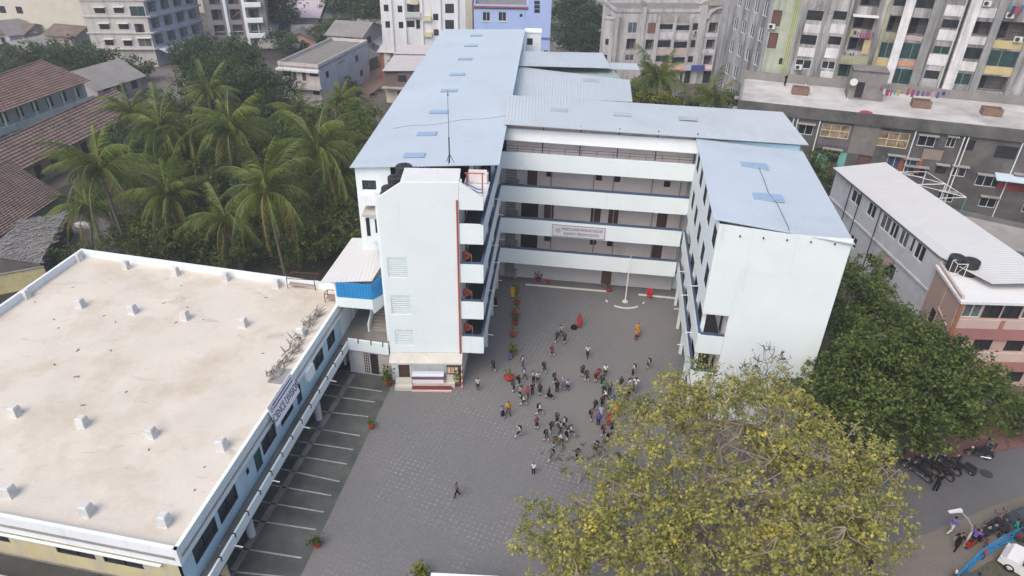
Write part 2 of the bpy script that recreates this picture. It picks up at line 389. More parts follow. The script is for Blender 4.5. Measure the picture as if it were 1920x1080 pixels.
def paver_mat():
    m = bpy.data.materials.new('concrete_pavers'); m.use_nodes = True
    nt = m.node_tree; N = nt.nodes; L = nt.links; p = N['Principled BSDF']; p.inputs['Roughness'].default_value = .8
    geo = N.new('ShaderNodeNewGeometry')
    mp = N.new('ShaderNodeMapping'); mp.inputs['Rotation'].default_value = (0, 0, radians(20)); L.new(geo.outputs['Position'], mp.inputs['Vector'])
    vr = N.new('ShaderNodeTexVoronoi'); vr.inputs['Scale'].default_value = 2.6; vr.inputs['Randomness'].default_value = .16
    L.new(mp.outputs[0], vr.inputs['Vector'])
    dots = N.new('ShaderNodeMapRange'); dots.inputs[1].default_value = .16; dots.inputs[2].default_value = .27; dots.inputs[3].default_value = 1; dots.inputs[4].default_value = 0
    L.new(vr.outputs['Distance'], dots.inputs[0])
    br = N.new('ShaderNodeTexBrick'); br.inputs['Scale'].default_value = 1; br.inputs['Brick Width'].default_value = .24; br.inputs['Row Height'].default_value = .13
    br.inputs['Mortar Size'].default_value = .012; br.inputs['Color1'].default_value = (.150, .150, .154, 1); br.inputs['Color2'].default_value = (.178, .177, .180, 1); br.inputs['Mortar'].default_value = (.08, .08, .085, 1)
    L.new(mp.outputs[0], br.inputs['Vector'])
    n1 = N.new('ShaderNodeTexNoise'); n1.inputs['Scale'].default_value = .16; n1.inputs['Detail'].default_value = 6; L.new(geo.outputs['Position'], n1.inputs['Vector'])
    wear = N.new('ShaderNodeMapRange'); wear.inputs[1].default_value = .42; wear.inputs[2].default_value = .62; L.new(n1.outputs['Fac'], wear.inputs[0])
    mul = N.new('ShaderNodeMath'); mul.operation = 'MULTIPLY'; L.new(dots.outputs[0], mul.inputs[0]); L.new(wear.outputs[0], mul.inputs[1])
    rnd = N.new('ShaderNodeMath'); rnd.operation = 'MULTIPLY'; L.new(mul.outputs[0], rnd.inputs[0])
    rr = N.new('ShaderNodeMapRange'); rr.inputs[3].default_value = .15; rr.inputs[4].default_value = .85; L.new(vr.outputs['Color'], rr.inputs[0]); L.new(rr.outputs[0], rnd.inputs[1])
    mx = N.new('ShaderNodeMix'); mx.data_type = 'RGBA'; mx.inputs['B'].default_value = (.31, .31, .315, 1)
    L.new(rnd.outputs[0], mx.inputs['Factor']); L.new(br.outputs['Color'], mx.inputs['A'])
    n2 = N.new('ShaderNodeTexNoise'); n2.inputs['Scale'].default_value = .09; n2.inputs['Detail'].default_value = 5
    mp2 = N.new('ShaderNodeMapping'); mp2.inputs['Location'].default_value = (31, 7, 0); L.new(geo.outputs['Position'], mp2.inputs[0]); L.new(mp2.outputs[0], n2.inputs['Vector'])
    st = N.new('ShaderNodeMapRange'); st.inputs[1].default_value = .46; st.inputs[2].default_value = .66; st.inputs[4].default_value = .85; L.new(n2.outputs['Fac'], st.inputs[0])
    m2 = N.new('ShaderNodeMix'); m2.data_type = 'RGBA'; m2.inputs['B'].default_value = (.165, .16, .152, 1); L.new(st.outputs[0], m2.inputs['Factor']); L.new(mx.outputs['Result'], m2.inputs['A'])
    L.new(m2.outputs['Result'], p.inputs['Base Color'])
    bp = N.new('ShaderNodeBump'); bp.inputs['Strength'].default_value = .3; bp.inputs['Distance'].default_value = .01; L.new(br.outputs['Fac'], bp.inputs['Height']); bp.invert = True
    L.new(bp.outputs[0], p.inputs['Normal'])
    return m
PAVE = paver_mat()
CL, BL, BR, RC = (-2.17, 44.72), (-1.22, 59.94), (15.90, 57.76), (13.57, 41.04)
sheet_obj('courtyard_paving', [(-17.5, 10), (19.5, 10), (18.6, 36), (16.4, 42), (17.5, 60.5), (-3.5, 63), (-4.2, 44.9), (-17, 46)], 0.0, PAVE)
# polished parking floor with painted bay lines
PARK = mat('dark_green_grey_floor', (.080, .086, .078), .5, var=.35, sc=.5, dirt=(.15, .152, .14), da=.35, dsc=.35, fine=.08)
LINE = mat('faded_white_line', (.36, .36, .34), .8, var=.15, sc=2, dirt=(.13, .13, .12), da=.4, dsc=1.6)
e0, e1 = at(735, 722, 0), at(545, 1120, 0)
sheet_obj('parking_floor', [(-32, 47.5), (-36, 16), (e1.x, e1.y), (e0.x, e0.y), (-9.6, 45.2)], 0.006, PARK)
lm = MB()
for a, b, c, d in [(648, 724, 716, 734), (605, 740, 703, 754), (585, 769, 690, 781), (603, 805, 675, 817), (577, 830, 662, 843), (560, 855, 650, 870), (545, 883, 637, 903), (520, 911, 621, 929), (500, 942, 607, 960), (460, 973, 592, 993), (440, 1026, 565, 1046), (400, 1068, 535, 1082)]:
    p, q = at(a, b, .011), at(c, d, .011); t = (q - p); p = p - t * .9
    n = Vector((-t.y, t.x, 0)).normalized() * .055
    lm.add([p - n, q - n, q + n, p + n], [(0, 1, 2, 3)])
o = lm.build('parking_lines', [LINE]); o['kind'] = 'structure'
b = MB(); p, q = at(662, 702, 0), at(400, 1130, 0); n = Vector((.22, .03, 0))
b.add([p - n + Vector((0, 0, .011)), q - n + Vector((0, 0, .011)), q + n + Vector((0, 0, .011)), p + n + Vector((0, 0, .011))], [(0, 1, 2, 3)])
o = b.build('floor_band', [mat('worn_stone_band', (.21, .20, .185), .8, var=.25, sc=1.2, dirt=(.3, .29, .27), da=.2, dsc=1)]); o['kind'] = 'structure'
# white kerb along the back of the court, arc at the flag pole
WHITE_P = mat('kerb_white', (.62, .62, .60), .8, var=.1, sc=2)
kb = MB()
for a, b2, c, d in [(985, 534, 1137, 547), (1197, 553, 1268, 560)]:
    kb.fbox(Frame(at(a, b2, 0), at(c, d, 0)), 0, (at(c, d, 0) - at(a, b2, 0)).length, -.09, .09, .0, .1)
for c0, r0, a0, a1 in [((11.25, 58.35), 2.0, radians(232), radians(305)), ((11.25, 58.35), 2.05, radians(196), radians(206)), ((11.25, 58.35), 2.05, radians(330), radians(337)), ((-.3, 60.0), 1.0, radians(-62), radians(-25))]:
    k = 10
    for i in range(k):
        t0, t1 = a0 + (a1 - a0) * i / k, a0 + (a1 - a0) * (i + 1) / k
        P = [(c0[0] + r * cos(t), c0[1] + r * sin(t)) for r, t in ((r0, t0), (r0, t1), (r0 - .14, t1), (r0 - .14, t0))]
        kb.prism(P, .0, .08)
o = kb.build('court_kerb', [WHITE_P]); o['kind'] = 'structure'

ROADM = mat('road_asphalt', (.115, .115, .118), .85, var=.10, sc=.2, dirt=(.075, .073, .072), da=.3, dsc=.12, fine=.10)
DUST = mat('dusty_shoulder', (.17, .15, .13), .95, var=.16, sc=.3, dirt=(.10, .09, .08), da=.4, dsc=.3, fine=.14)
REDPAVE = mat('red_pavers', (.19, .085, .08), .85, var=.2, sc=1.5, dirt=(.17, .14, .12), da=.4, dsc=.4, fine=.1)
sheet_obj('road', [at(1600, 885, 0), at(1700, 872, 0), at(1920, 838, 0), at(2300, 780, 0), at(2300, 1000, 0), at(1920, 985, 0), at(1660, 1130, 0), at(1480, 1200, 0), at(1400, 1010, 0)], 0.004, ROADM)
sheet_obj('road_shoulder', [at(1570, 1060, 0), at(1740, 1000, 0), at(1860, 950, 0), at(1990, 905, 0), at(2300, 840, 0), at(2300, 1160, 0), at(1560, 1400, 0)], 0.009, DUST)
b = MB(); b.prism([at(1690, 875, 0), at(1925, 838, 0), at(2300, 785, 0), at(2300, 700, 0), at(1920, 770, 0), at(1700, 838, 0)], -.01, .12)
o = b.build('pavement', [REDPAVE]); o['kind'] = 'structure'
sheet_obj('car_park_ground', [at(1795, 1090, 0), at(1935, 1003, 0), at(2300, 940, 0), at(2300, 1400, 0), at(1790, 1400, 0)], 0.014, mat('weedy_ground', (.085, .085, .06), .95, var=.3, sc=.6, dirt=(.16, .14, .11), da=.4, dsc=.5, fine=.2))
sheet_obj('earth_strip', [at(1290, 905, 0), at(1500, 860, 0), at(1640, 890, 0), at(1660, 1000, 0), at(1480, 1300, 0), at(1150, 1300, 0), at(1230, 1000, 0)], 0.008, mat('swept_earth', (.13, .115, .10), .95, var=.2, sc=.4, dirt=(.08, .075, .07), da=.4, dsc=.3, fine=.15))
b = MB(); b.lathe(at(1849, 888, .013) , [(.45, 0), (.45, .004)], 10); o = b.build('road_patch', [mat('road_patch_tar', (.05, .05, .05), .8, var=.2)]); o['kind'] = 'structure'
# lane on the left behind the school, dark soil under the palms
LANE = mat('lane_tar', (.16, .145, .135), .9, var=.15, sc=.25, dirt=(.10, .09, .085), da=.4, dsc=.2, fine=.1)
RLANE = mat('red_earth_lane', (.20, .13, .10), .95, var=.15, sc=.2, dirt=(.15, .12, .10), da=.4, dsc=.2, fine=.1)
sheet_obj('lane', [(-29.5, 112), (-15, 104), (-13, 96), (-20, 92), (-33, 108), (-36, 150), (-40, 235), (-31, 235), (-24, 150)], 0.004, RLANE)
sheet_obj('yard_paving', [(-95, 112), (-55, 100), (-46, 118), (-62, 145), (-75, 143)], 0.004, LANE)
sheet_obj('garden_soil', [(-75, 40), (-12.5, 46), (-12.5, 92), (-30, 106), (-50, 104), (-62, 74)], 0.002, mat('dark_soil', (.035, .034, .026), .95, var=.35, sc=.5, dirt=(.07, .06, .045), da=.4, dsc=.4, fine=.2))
sheet_obj('street', [(3, 118), (13.5, 118), (12, 235), (7, 235)], 0.005, LANE)

# ------------------------------------------------------------------ the school: left wing, stair tower, back wing, right wing
school = thing('school_building', 'white five storey school with galleries round the courtyard and long pale blue sheet roofs', 'school', (-1.2, 55, 0))
FE = Frame(CL, BL); FB = Frame(BL, BR); FW = Frame(BR, RC)
RF = (RC[0] + 8.5 * .9905, RC[1] - 8.5 * .1375); FR = Frame(RC, RF)
PB, PT, S = 2.9, 4.5, 3.3                    # parapet bottom / top of the first floor, storey height
LV = [0, 1, 2, 3]
DEP = 2.35
def parapet_band(F, s0, s1, z0, z1, cap=True, th=.16, m=W_PAINT):
    b = MB(); b.fbox(F, s0, s1, -th, 0, z0, z1); b.build('parapet', [m], school)
    if cap:
        b = MB(); b.fbox(F, s0, s1, -th - .03, .0 - .03, z1 + .002, z1 + .2); b.build('parapet_rail', [BLUE_CAP], school)  # rail drawn taller, so its dark colour includes the floor shade behind
def corridor_slab(poly, z, m=SLAB):
    b = MB(); b.prism(poly, z - .14, z); b.build('floor_slab', [m], school)
def P2(F, s, o):
    p = F.pt(s, o, 0); return (p.x, p.y)
LB = FB.len; LE = FE.len; LW = FW.len
# back wing: four galleries
BACKW = FB.off(-DEP)
for k in LV:
    z0, z1 = PB + S * k, PT + S * k
    parapet_band(FB, 0.0, LB - (.17 if k < 2 else .0), z0, z1, cap=(k < 3))
    corridor_slab([P2(FB, -1.4, -.165), P2(FB, LB - .02, -.165), P2(FB, LB - .02, -DEP + .02), P2(FB, -1.4, -DEP + .02)], z0 + .42)
def back_items(k):
    z = PB + S * (k - 1) + .43 if k else 0.0
    it = []
    if k == 0:
        it = px(BACKW, [(1137, 519, 1.0, 2.3, 'door')]); it = [(a, 1.17, w, h, kd) for a, _, w, h, kd in it]
    elif k == 1:
        it = [(*BACKW.sz(u, 0)[:1], z + zz, w, h, kd) for u, zz, w, h, kd in []]
        for u, v, kd in [(1026, 447, 'vent'), (1112, 454, 'vent'), (1144, 457, 'vent'), (1265, 467, 'vent')]:
            it.append((*BACKW.sz(u, v), .62, .6, 'vent'))
        it.append((BACKW.sz(1232, 470)[0], z + 1.08, .95, 2.1, 'door'))
        it.append((BACKW.sz(992, 446)[0], z + 1.25, 1.7, 2.4, 'dark'))
    elif k == 2:
        for u, v in [(1029, 396), (1117, 402), (1150, 405), (1241, 414)]:
            it.append((BACKW.sz(u, v)[0], z + 1.15, .95, 2.25, 'door'))
        it.append((*BACKW.sz(1277, 411), .6, .55, 'vent')); it.append((BACKW.sz(993, 398)[0], z + 1.3, 1.7, 2.4, 'dark'))
    elif k == 3:
        for u, v in [(1030, 326), (1123, 333), (1157, 336), (1251, 345), (1286, 346)]:
            it.append((*BACKW.sz(u, v), .6, .6, 'vent'))
        it.append((BACKW.sz(998, 334)[0], z + 1.15, .95, 2.2, 'door'))
    return it
for k in range(5):
    z0 = 0 if k == 0 else PB + S * (k - 1) + .42
    z1 = PB + S * k + .28 if k < 4 else 16.85
    m = [mat('ground_wall_white', (.56, .55, .56), .85, var=.05, sc=.4, dirt=(.45, .30, .27), da=.12, dsc=.3)] if k == 0 else [PINK_IN]
    facade(school, BACKW if k < 4 else FB.off(-1.1), -3.2 if k < 4 else .3, LB - .02, z0, z1, back_items(k) if k < 4 else [], m[0])
    if k in (1, 2, 3):      # pilasters on the gallery wall
        for u in (1018, 1098, 1135, 1262, 1208):
            b = MB(); s = BACKW.sz(u, {1: 450, 2: 400, 3: 335}[k])[0] + .8
            b.fbox(BACKW, s - .06, s + .06, .002, .06, z0 + .003, z1 - .2)
            b.build('pilaster', [mat('pink_trim', (.40, .31, .31), .8, var=.1)], school)
        for s0, s1 in ((1.2, 2.6), (4.4, 8.2), (9.2, 10.4), (11.2, 14.2)):
            b = MB(); b.fbox(BACKW, s0, s1, .01, .12, z1 - .24, z1 - .08)
            b.build('cable_duct', [IRON], school)
# stair flights in the recess beside the back wing
for k in range(4):
    z = PB + S * (k - 1) + .43 if k else .0
    b = MB()
    for i in range(9):
        b.fbox(BACKW, .15 + .0, 1.15, .05 + i * .0, .3, z + .1 + .24 * i, z + .16 + .24 * i)
    b.fbox(BACKW, 1.17, 1.4, .05, .34, z + .01, z + .95)
    b.build('stair_flight', [mat('stair_stone', (.36, .35, .34), .8, var=.2)], school)
# top gallery: railing, posts, fascia
b = MB()
for z in (14.75, 15.0): b.tube([FB.pt(0, -.06, z), FB.pt(LB, -.06, z)], .022, 5)
n = 13
for i in range(n): b.tube([FB.pt(LB * i / (n - 1), -.06, 14.5), FB.pt(LB * i / (n - 1), -.06, 15.0)], .022, 5)
b.build('railing', [IRON], school)
for i in range(6):
    s = .35 + i * 3.35
    b = MB(); b.fbox(FB, s - .045, s + .045, -.16, -.07, 14.5, 17.2); b.build('post', [IRON], school)
b = MB(); b.hexa([FB.pt(.1, .25, 15.6), FB.pt(LB + .1, .25, 15.5), FB.pt(LB + .1, -.05, 16.55), FB.pt(.1, -.05, 16.55), FB.pt(.1, .25, 15.65), FB.pt(LB + .1, .25, 15.55), FB.pt(LB + .1, -.05, 16.61), FB.pt(.1, -.05, 16.61)])
b.build('canopy', [mat('white_fascia', (.68, .72, .74), .6, var=.04, sc=.4)], school)
# left wing: court side galleries
EBW = FE.off(-1.76)
for k in LV:
    z0, z1 = PB + S * k, PT + S * k
    parapet_band(FE, 0, LE - .005, z0, z1, cap=True)
    b = MB(); b.fbox(Frame(TR := (-3.93, 44.77), CL), 0.02, 1.76 - .165, -.16, 0, z0, z1); b.build('parapet', [W_PAINT], school)
    if k < 3:
        b = MB(); b.fbox(Frame(TR, CL), 0.02, 1.6, -.19, -.03, z1 + .002, z1 + .13); b.build('parapet_rail', [BLUE_CAP], school)
    corridor_slab([P2(FE, .17, -.165), P2(FE, LE + 2.2, -.165), P2(FE, LE + 2.2, -1.74), P2(FE, .17, -1.74)], z0 + .40)
for k in range(5):
    z0 = 0 if k == 0 else PB + S * (k - 1) + .4; z1 = PB + S * k + .26 if k < 4 else 16.4
    its = [(s, z0 + 1.1, 1.0, 2.1, 'door') for s in (3.5, 9.5)] + [(s, z0 + 1.5, 1.5, 1.1, 'g') for s in (6.5, 12.5)]
    facade(school, EBW, .2, LE + 2.2, z0, z1, its, PINK_IN)
for s in (5.0, 10.0, 15.0):
    b = MB(); b.fbox(FE, s - .15, s + .15, -.45, -.17, 0, 16.4); b.build('column', [W_PAINT], school)
# back end walls of the left wing (far side and west side)
WL0, WL1 = (-12.35, 50.0), (-10.6, 101.5); EL1 = (1.0, 101.6)
FWEST = Frame(WL1, WL0)
facade(school, FWEST, 0, FWEST.len, 0, 16.6, [(s, z, 1.5, 1.3, 'w2') for s in np.arange(3, 51, 4.2) for z in (2.2, 5.5, 8.8, 12.1, 15.0)], W_PAINT)
FNE = Frame((-.95, 64.9), EL1)
facade(school, FNE, 0, FNE.len, 0, 16.9, [], W_PAINT)
facade(school, Frame(EL1, WL1), 0, Frame(EL1, WL1).len, 0, 16.6, [], W_PAINT)
FS = Frame(WL0, (-9.6, 50.0))
facade(school, FS, 0, FS.len, 0, 16.6, [(1.0, 14.6, 1.1, 1.7, 'g')], W_PAINT)
# left roof
def roofpart(name, a, b2, c, d, m, **k):
    q = MB(); q.sheet(a, b2, c, d, **k); return q.build(name, [m], school)
RFL, RFR = at(655, 312, 16.7), at(936, 309, 17.0)
LRd = Vector((.0345, .9994, 0))
a0 = Vector((RFL.x, RFL.y, 16.6)); a1 = Vector((RFR.x, RFR.y, 17.0)); b0 = at(830, 55, 16.6); b1 = at(985, 55, 17.0)
roofpart('roof_sheet', a0, b0, b1, a1, METAL_ROOF, pitch=.34, amp=.014)
for u, v in [(777, 290), (800, 250), (822, 209), (842, 169), (857, 139), (872, 110), (883, 85), (893, 66)]:
    p = at(u, v, 16.86)
    tt = max(0, min(1, (p.x - (a0.x + (b0.x - a0.x) * (p.y - a0.y) / (b0.y - a0.y))) / 11.5)); zz = 16.6 + .4 * tt + .045
    b = MB(); b.hexa([(p.x - .85, p.y - .5, zz - .035), (p.x + .85, p.y - .5, zz + .025), (p.x + .85, p.y + .5, zz + .025), (p.x - .85, p.y + .5, zz - .035), (p.x - .85, p.y - .5, zz), (p.x + .85, p.y - .5, zz + .06), (p.x + .85, p.y + .5, zz + .06), (p.x - .85, p.y + .5, zz)])
    b.build('skylight', [SKYLIGHT], school)
# back roof and the lower roofs behind it
q0, q1 = at(945, 233, 17.2), at(1517, 272, 16.9); r1, r0 = at(1468, 210, 17.5), at(952, 178, 17.6)
roofpart('roof_sheet', q0, q1, r1, r0, METAL_ROOF2, pitch=.3, amp=.02)
def lift(p, z): return Vector((p.x, p.y, z))
for u, v in [(1048, 206), (1166, 214), (1290, 222)]:
    p = at(u, v, 17.42); d = FB.d
    b = MB(); F = Frame(p.xy - d * .8, p.xy + d * .8); b.fbox(F, 0, 1.6, -.5, .5, 17.40, 17.47); b.build('skylight', [mat('worn_skylight', (.36, .41, .45), .5, var=.1)], school)
g0, g1, g2, g3 = at(956, 180, 15.6), at(1186, 191, 15.4), at(1181, 150, 15.5), at(963, 124, 15.9)
roofpart('roof_sheet', g0, g1, g2, g3, METAL_ROOF2, pitch=.3, amp=.02)
h0, h1, h2, h3 = at(963, 123, 16.1), at(1146, 128, 15.8), at(1130, 99, 15.9), at(968, 96, 16.2)
roofpart('roof_sheet', h0, h1, h2, h3, METAL_ROOF2, pitch=.3, amp=.02)
roofpart('roof_sheet', at(1140, 130, 15.3), at(1198, 131, 15.2), at(1194, 119, 15.3), at(1136, 117, 15.4), METAL_ROOF2, pitch=.3, amp=.02)
p = at(1107, 152, 15.6); b = MB(); b.box(p.x - .9, p.x + .9, p.y - .5, p.y + .5, 15.55, 15.74); b.build('skylight', [mat('worn_skylight', (.36, .41, .45), .5, var=.1)], school)
# walls below the lower roofs
b = MB(); b.prism([(g0.x + .3, g0.y + .3), (g1.x - .4, g1.y + .2), (g2.x - .4, g2.y), (h2.x, h2.y - .5), (h3.x, h3.y - .3)], 0, 15.1); b.build('wall', [mat('green_grey_wall', (.30, .36, .35), .85, var=.1, dirt=(.14, .15, .14), da=.4, streak=True)], school)
# back wing rear body
b = MB(); b.prism([P2(BACKW, .2, -.35), P2(BACKW, LB + 7.2, -.35), P2(BACKW, LB + 7.0, -5.0), P2(BACKW, .2, -5.0)], 0, 16.85); b.build('wall', [W_PLAIN], school)
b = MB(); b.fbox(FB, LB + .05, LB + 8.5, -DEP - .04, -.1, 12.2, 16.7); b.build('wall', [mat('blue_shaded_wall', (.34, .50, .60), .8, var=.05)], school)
# small white stair head at the far end of the left roof
p = at(985, 97, 14); FH = Frame((p.x, p.y), (p.x + 2.6, p.y))
facade(school, FH, 0, 2.2, 11, 16.6, [(.6, 15.4, .8, .9, 'vent')], W_PLAIN)
b = MB(); b.fbox(FH, .01, 2.19, -2.6, -.3, 11, 16.5); b.fbox(FH, -.1, 2.3, -2.7, .1, 16.6, 16.75); b.build('stair_head', [W_PLAIN], school)
# right wing
WB = FW.off(-1.9)
for k in (0, 1):
    z0, z1 = PB + S * k, PT + S * k
    parapet_band(FW, 0, LW - .165, z0, z1, cap=True)
    b = MB(); b.fbox(FR, 0, 1.85, -.16, 0, z0, z1); b.build('parapet', [W_PAINT], school)
    b = MB(); b.fbox(FR, .17, 1.85, -.19, -.03, z1 + .002, z1 + .14); b.build('parapet_rail', [BLUE_CAP], school)
    corridor_slab([P2(FW, .02, -.165), P2(FW, LW - .17, -.165), P2(FW, LW - .17, -1.88), P2(FW, .02, -1.88)], z0 + .4)
for k in range(3):
    z0 = 0 if k == 0 else PB + S * (k - 1) + .4; z1 = PB + S * k + .26 if k < 2 else 9.7
    facade(school, WB, .05, LW - .02, z0, z1, [(s, z0 + 1.1, 1.0, 2.1, 'door') for s in (3, 9.5, 14.5)] + [(s, z0 + 1.6, 1.6, 1.1, 'g') for s in (6, 12)], PINK_IN)
for s in (.4, 4.5, 8.5, 12.5, 16.2):
    b = MB(); b.fbox(FW, s - .15, s + .15, -.42, -.17, 0, 9.6); b.build('column', [W_PAINT], school)
up = []
for s in (1.28, 4.6, 8.01, 11.2, 14.4): up.append((LW - s, 12.05, 1.55, 1.65, 'g'))
for s in (1.15, 4.8, 8.3, 11.8, 15.0): up.append((LW - s, 15.2, 1.6, 1.5, 'g'))
facade(school, FW, 0, LW, 9.72, 16.55, up, W_PAINT)
facade(school, FR, 1.86, FR.len, 0, 16.4, [], W_PAINT)
facade(school, FR, 0, 1.86, 9.72, 16.5, [], W_PAINT)
b = MB(); b.fbox(FR, 2.3, FR.len - .03, -15, -.02, -.01, 9.6); b.fbox(FR, .5, FR.len - .03, -16.2, -.3, 9.74, 16.0); b.build('wall', [W_PAINT], school)
b = MB(); b.fbox(FR, .02, 1.9, -15, -.02, 9.60, 9.72); b.build('soffit', [W_PAINT], school)
w0, w1, w2, w3 = at(1338, 411, 16.75), at(1604, 459, 16.1), at(1497, 269, 16.2), at(1305, 258, 16.85)
roofpart('roof_sheet', w0, w3, w2, w1, METAL_ROOF, pitch=.3, amp=.015)
for u, v in [(1414, 311), (1440, 370)]:
    p = at(u, v, 16.55); b = MB(); F = Frame(p.xy - FR.d * 1.05, p.xy + FR.d * 1.05); b.fbox(F, 0, 2.1, -.55, .55, 16.48, 16.62); b.build('skylight', [SKYLIGHT], school)
b = MB()
pts = [at(1423, 315, 16.62), at(1432, 335, 16.62), at(1441, 362, 16.62), at(1458, 383, 16.6), at(1478, 425, 16.55), at(1480, 432, 16.5)]
b.tube(pts, .018, 5); b.build('lightning_strip', [IRON], school)
for i in range(5):
    b = MB(); b.fbox(FR, 1.4 + i * 1.5, 1.48 + i * 1.5, .0, .1, 15.9, 16.0); b.build('roof_hook', [IRON], school)
# rain spouts of the galleries
def spout(F, s, z, o=0.0, L=.7):
    b = MB(); b.tube([F.pt(s, o - .05, z), F.pt(s, o + L * .75, z - .06)], .032, 6); b.build('rain_spout', [mat('white_pipe', (.7, .7, .7), .4, var=.05, fine=0)], school)
for s, k in [(2.5, 0), (7, 0), (11.5, 0), (4.2, 1), (9, 1), (13.5, 1), (6, 2), (12, 2), (8, 3)]: spout(FE, s, PB + S * k + .15)
for s, k in [(6, 0), (11.5, 0), (9, 1), (14.5, 1), (5, 1)]: spout(FW, s, PB + S * k + .15)
spout(FW, LW - 3.4, 9.9)
# red down pipes
for F, s, o in [(Frame(TR, CL), -.12, .08), (FB, -.12, .1)]:
    b = MB(); b.tube([F.pt(s, o, .1), F.pt(s, o, 16.3)], .07, 7); b.build('down_pipe', [RED_PIPE], school)

# stair tower
TL = (-9.70, 44.62); FT = Frame(TL, TR)
tw = MB()
holes = []
lv = px(FT, [(746, 502, 1.55, 1.75, 'louv'), (752, 572, 1.55, 1.75, 'louv'), (759, 633, 1.5, 1.5, 'louv')])
facade(school, FT, 0, FT.len, 2.9, 16.3, lv, W_PAINT)
b = MB()   # sloped and level parapet of the tower top
zt = [(0, 16.35), (1.75, 17.55), (FT.len, 17.6)]
for (s0, h0_), (s1, h1_) in zip(zt, zt[1:]):
    b.hexa([FT.pt(s0, 0, 16.3), FT.pt(s1, 0, 16.3), FT.pt(s1, -.2, 16.3), FT.pt(s0, -.2, 16.3), FT.pt(s0, 0, h0_), FT.pt(s1, 0, h1_), FT.pt(s1, -.2, h1_), FT.pt(s0, -.2, h0_)])
b.build('parapet', [W_PAINT], school)
ROOFC = mat('tower_top_plaster', (.62, .63, .63), .85, var=.06, sc=.6, dirt=(.34, .29, .24), da=.32, dsc=.6)
b = MB(); b.fbox(FT, 1.75, FT.len, -2.7, -.21, 15.3, 17.5); b.fbox(FT, 1.72, FT.len + .05, -2.75, -.21, 17.5, 17.58); b.build('tower_roof', [ROOFC], school)
b = MB(); b.fbox(FT, 0.02, 1.72, -5, -.21, 2.9, 15.3); b.fbox(FT, 1.76, FT.len - .02, -5.1, -2.8, 2.9, 15.8); b.fbox(FT, 1.8, FT.len - .02, -2.7, -.22, 2.95, 15.2); b.build('wall', [W_PAINT], school)
b = MB(); b.fbox(FT, .0, .2, -.6, -.02, 15.35, 16.3); b.build('parapet', [W_PAINT], school)
# end wall of the top flight, slanting down to the gallery
FTC = Frame(TR, CL)
b = MB(); b.hexa([FTC.pt(.02, 0, 15.55), FTC.pt(1.76, 0, 15.55), FTC.pt(1.76, -.16, 15.55), FTC.pt(.02, -.16, 15.55), FTC.pt(.02, 0, 17.7), FTC.pt(1.76, 0, 16.5), FTC.pt(1.76, -.16, 16.5), FTC.pt(.02, -.16, 17.7)])
b.build('parapet', [W_PAINT], school)
corridor_slab([P2(FE, .17, -.02), P2(FE, 5.0, -.02), P2(FE, 5.0, -1.74), P2(FE, .17, -1.74)], 15.7, ROOFC)
b = MB()
for i in range(3):
    b.tube([FTC.pt(.35 + i * .05, -.35, 17.5 - i * .25), FTC.pt(1.35, -.6, 16.9 - i * .25)], .035, 5)
    b.tube([FTC.pt(1.35, -.6, 16.9 - i * .25), FTC.pt(1.7, -.6, 16.9 - i * .25)], .035, 5)
b.build('railing', [mat('bright_blue_rail', (.03, .10, .36), .5, var=.1)], school)
b = MB()
for s in (.35, 1.5):
    b.tube([FTC.pt(s, -2.6, 15.7), FTC.pt(s, -2.6, 17.3)], .05, 5)
b.tube([FTC.pt(.2, -2.6, 17.3), FTC.pt(1.65, -2.6, 17.3)], .05, 5); b.build('gate_frame', [RED_PIPE], school)
b = MB()
b.fbox(FTC, .3, 1.7, -4.6, -4.5, 15.75, 16.8); b.build('inner_wall', [PINK_IN], school)
# awning, small bay and cornice on the tower's left flank
b = MB(); p = at(688, 372, 14.5); b.box(p.x - .5, p.x + .75, p.y, 49.98, 13.9, 14.7); b.build('bay', [W_PLAIN], school)
p = at(700, 400, 13.4); F = Frame((p.x - .75, p.y), (p.x + .85, p.y)); facade(school, F, 0, 1.6, 11.0, 13.2, [(1.1, 12.3, .6, 1.2, 'dark'), (.25, 12.2, .3, 1.6, 'dark')], W_PLAIN)
b = MB(); b.fbox(F, -.1, 1.7, -1.7, .25, 13.2, 13.4); b.fbox(F, .01, 1.59, -1.7, -.3, 11.0, 13.18); b.build('bay', [mat('buff_cornice', (.45, .42, .38), .85, var=.1)], school)
REEL = mat('red_hose', (.42, .09, .06), .6, var=.2)
for k in range(3):
    z = PB + S * k + .4; r_ = FTC.pt(.3, -1.2, z + 1.3); b = MB(); ring = []
    for rr in (.16, .26, .34): b.tube([(r_.x + rr * cos(a), r_.y - .02, r_.z + rr * sin(a)) for a in [2 * pi * q / 14 for q in range(15)]], .05, 5)
    b.build('hose_reel', [REEL], school)
    b = MB(); b.tube([FTC.pt(.75, -1.2, z), FTC.pt(.75, -1.2, z + 1.4)], .025, 4); b.tube([FTC.pt(.3, -1.2, z + 1.4), FTC.pt(.75, -1.2, z + 1.4)], .025, 4); b.build('reel_frame', [mat('cream_gate', (.55, .53, .48), .6, var=.1)], school)
b = MB(); b.add([FR.pt(0, .003, 15.9), FR.pt(FR.len, .003, 15.9), FR.pt(FR.len, .003, 16.1), FR.pt(0, .003, 16.72)], [(0, 1, 2, 3)]); b.add([FW.pt(0, .003, 16.0), FW.pt(LW, .003, 16.0), FW.pt(LW, .003, 16.72), FW.pt(0, .003, 16.8)], [(0, 1, 2, 3)]); b.build('wall', [W_PAINT], school)
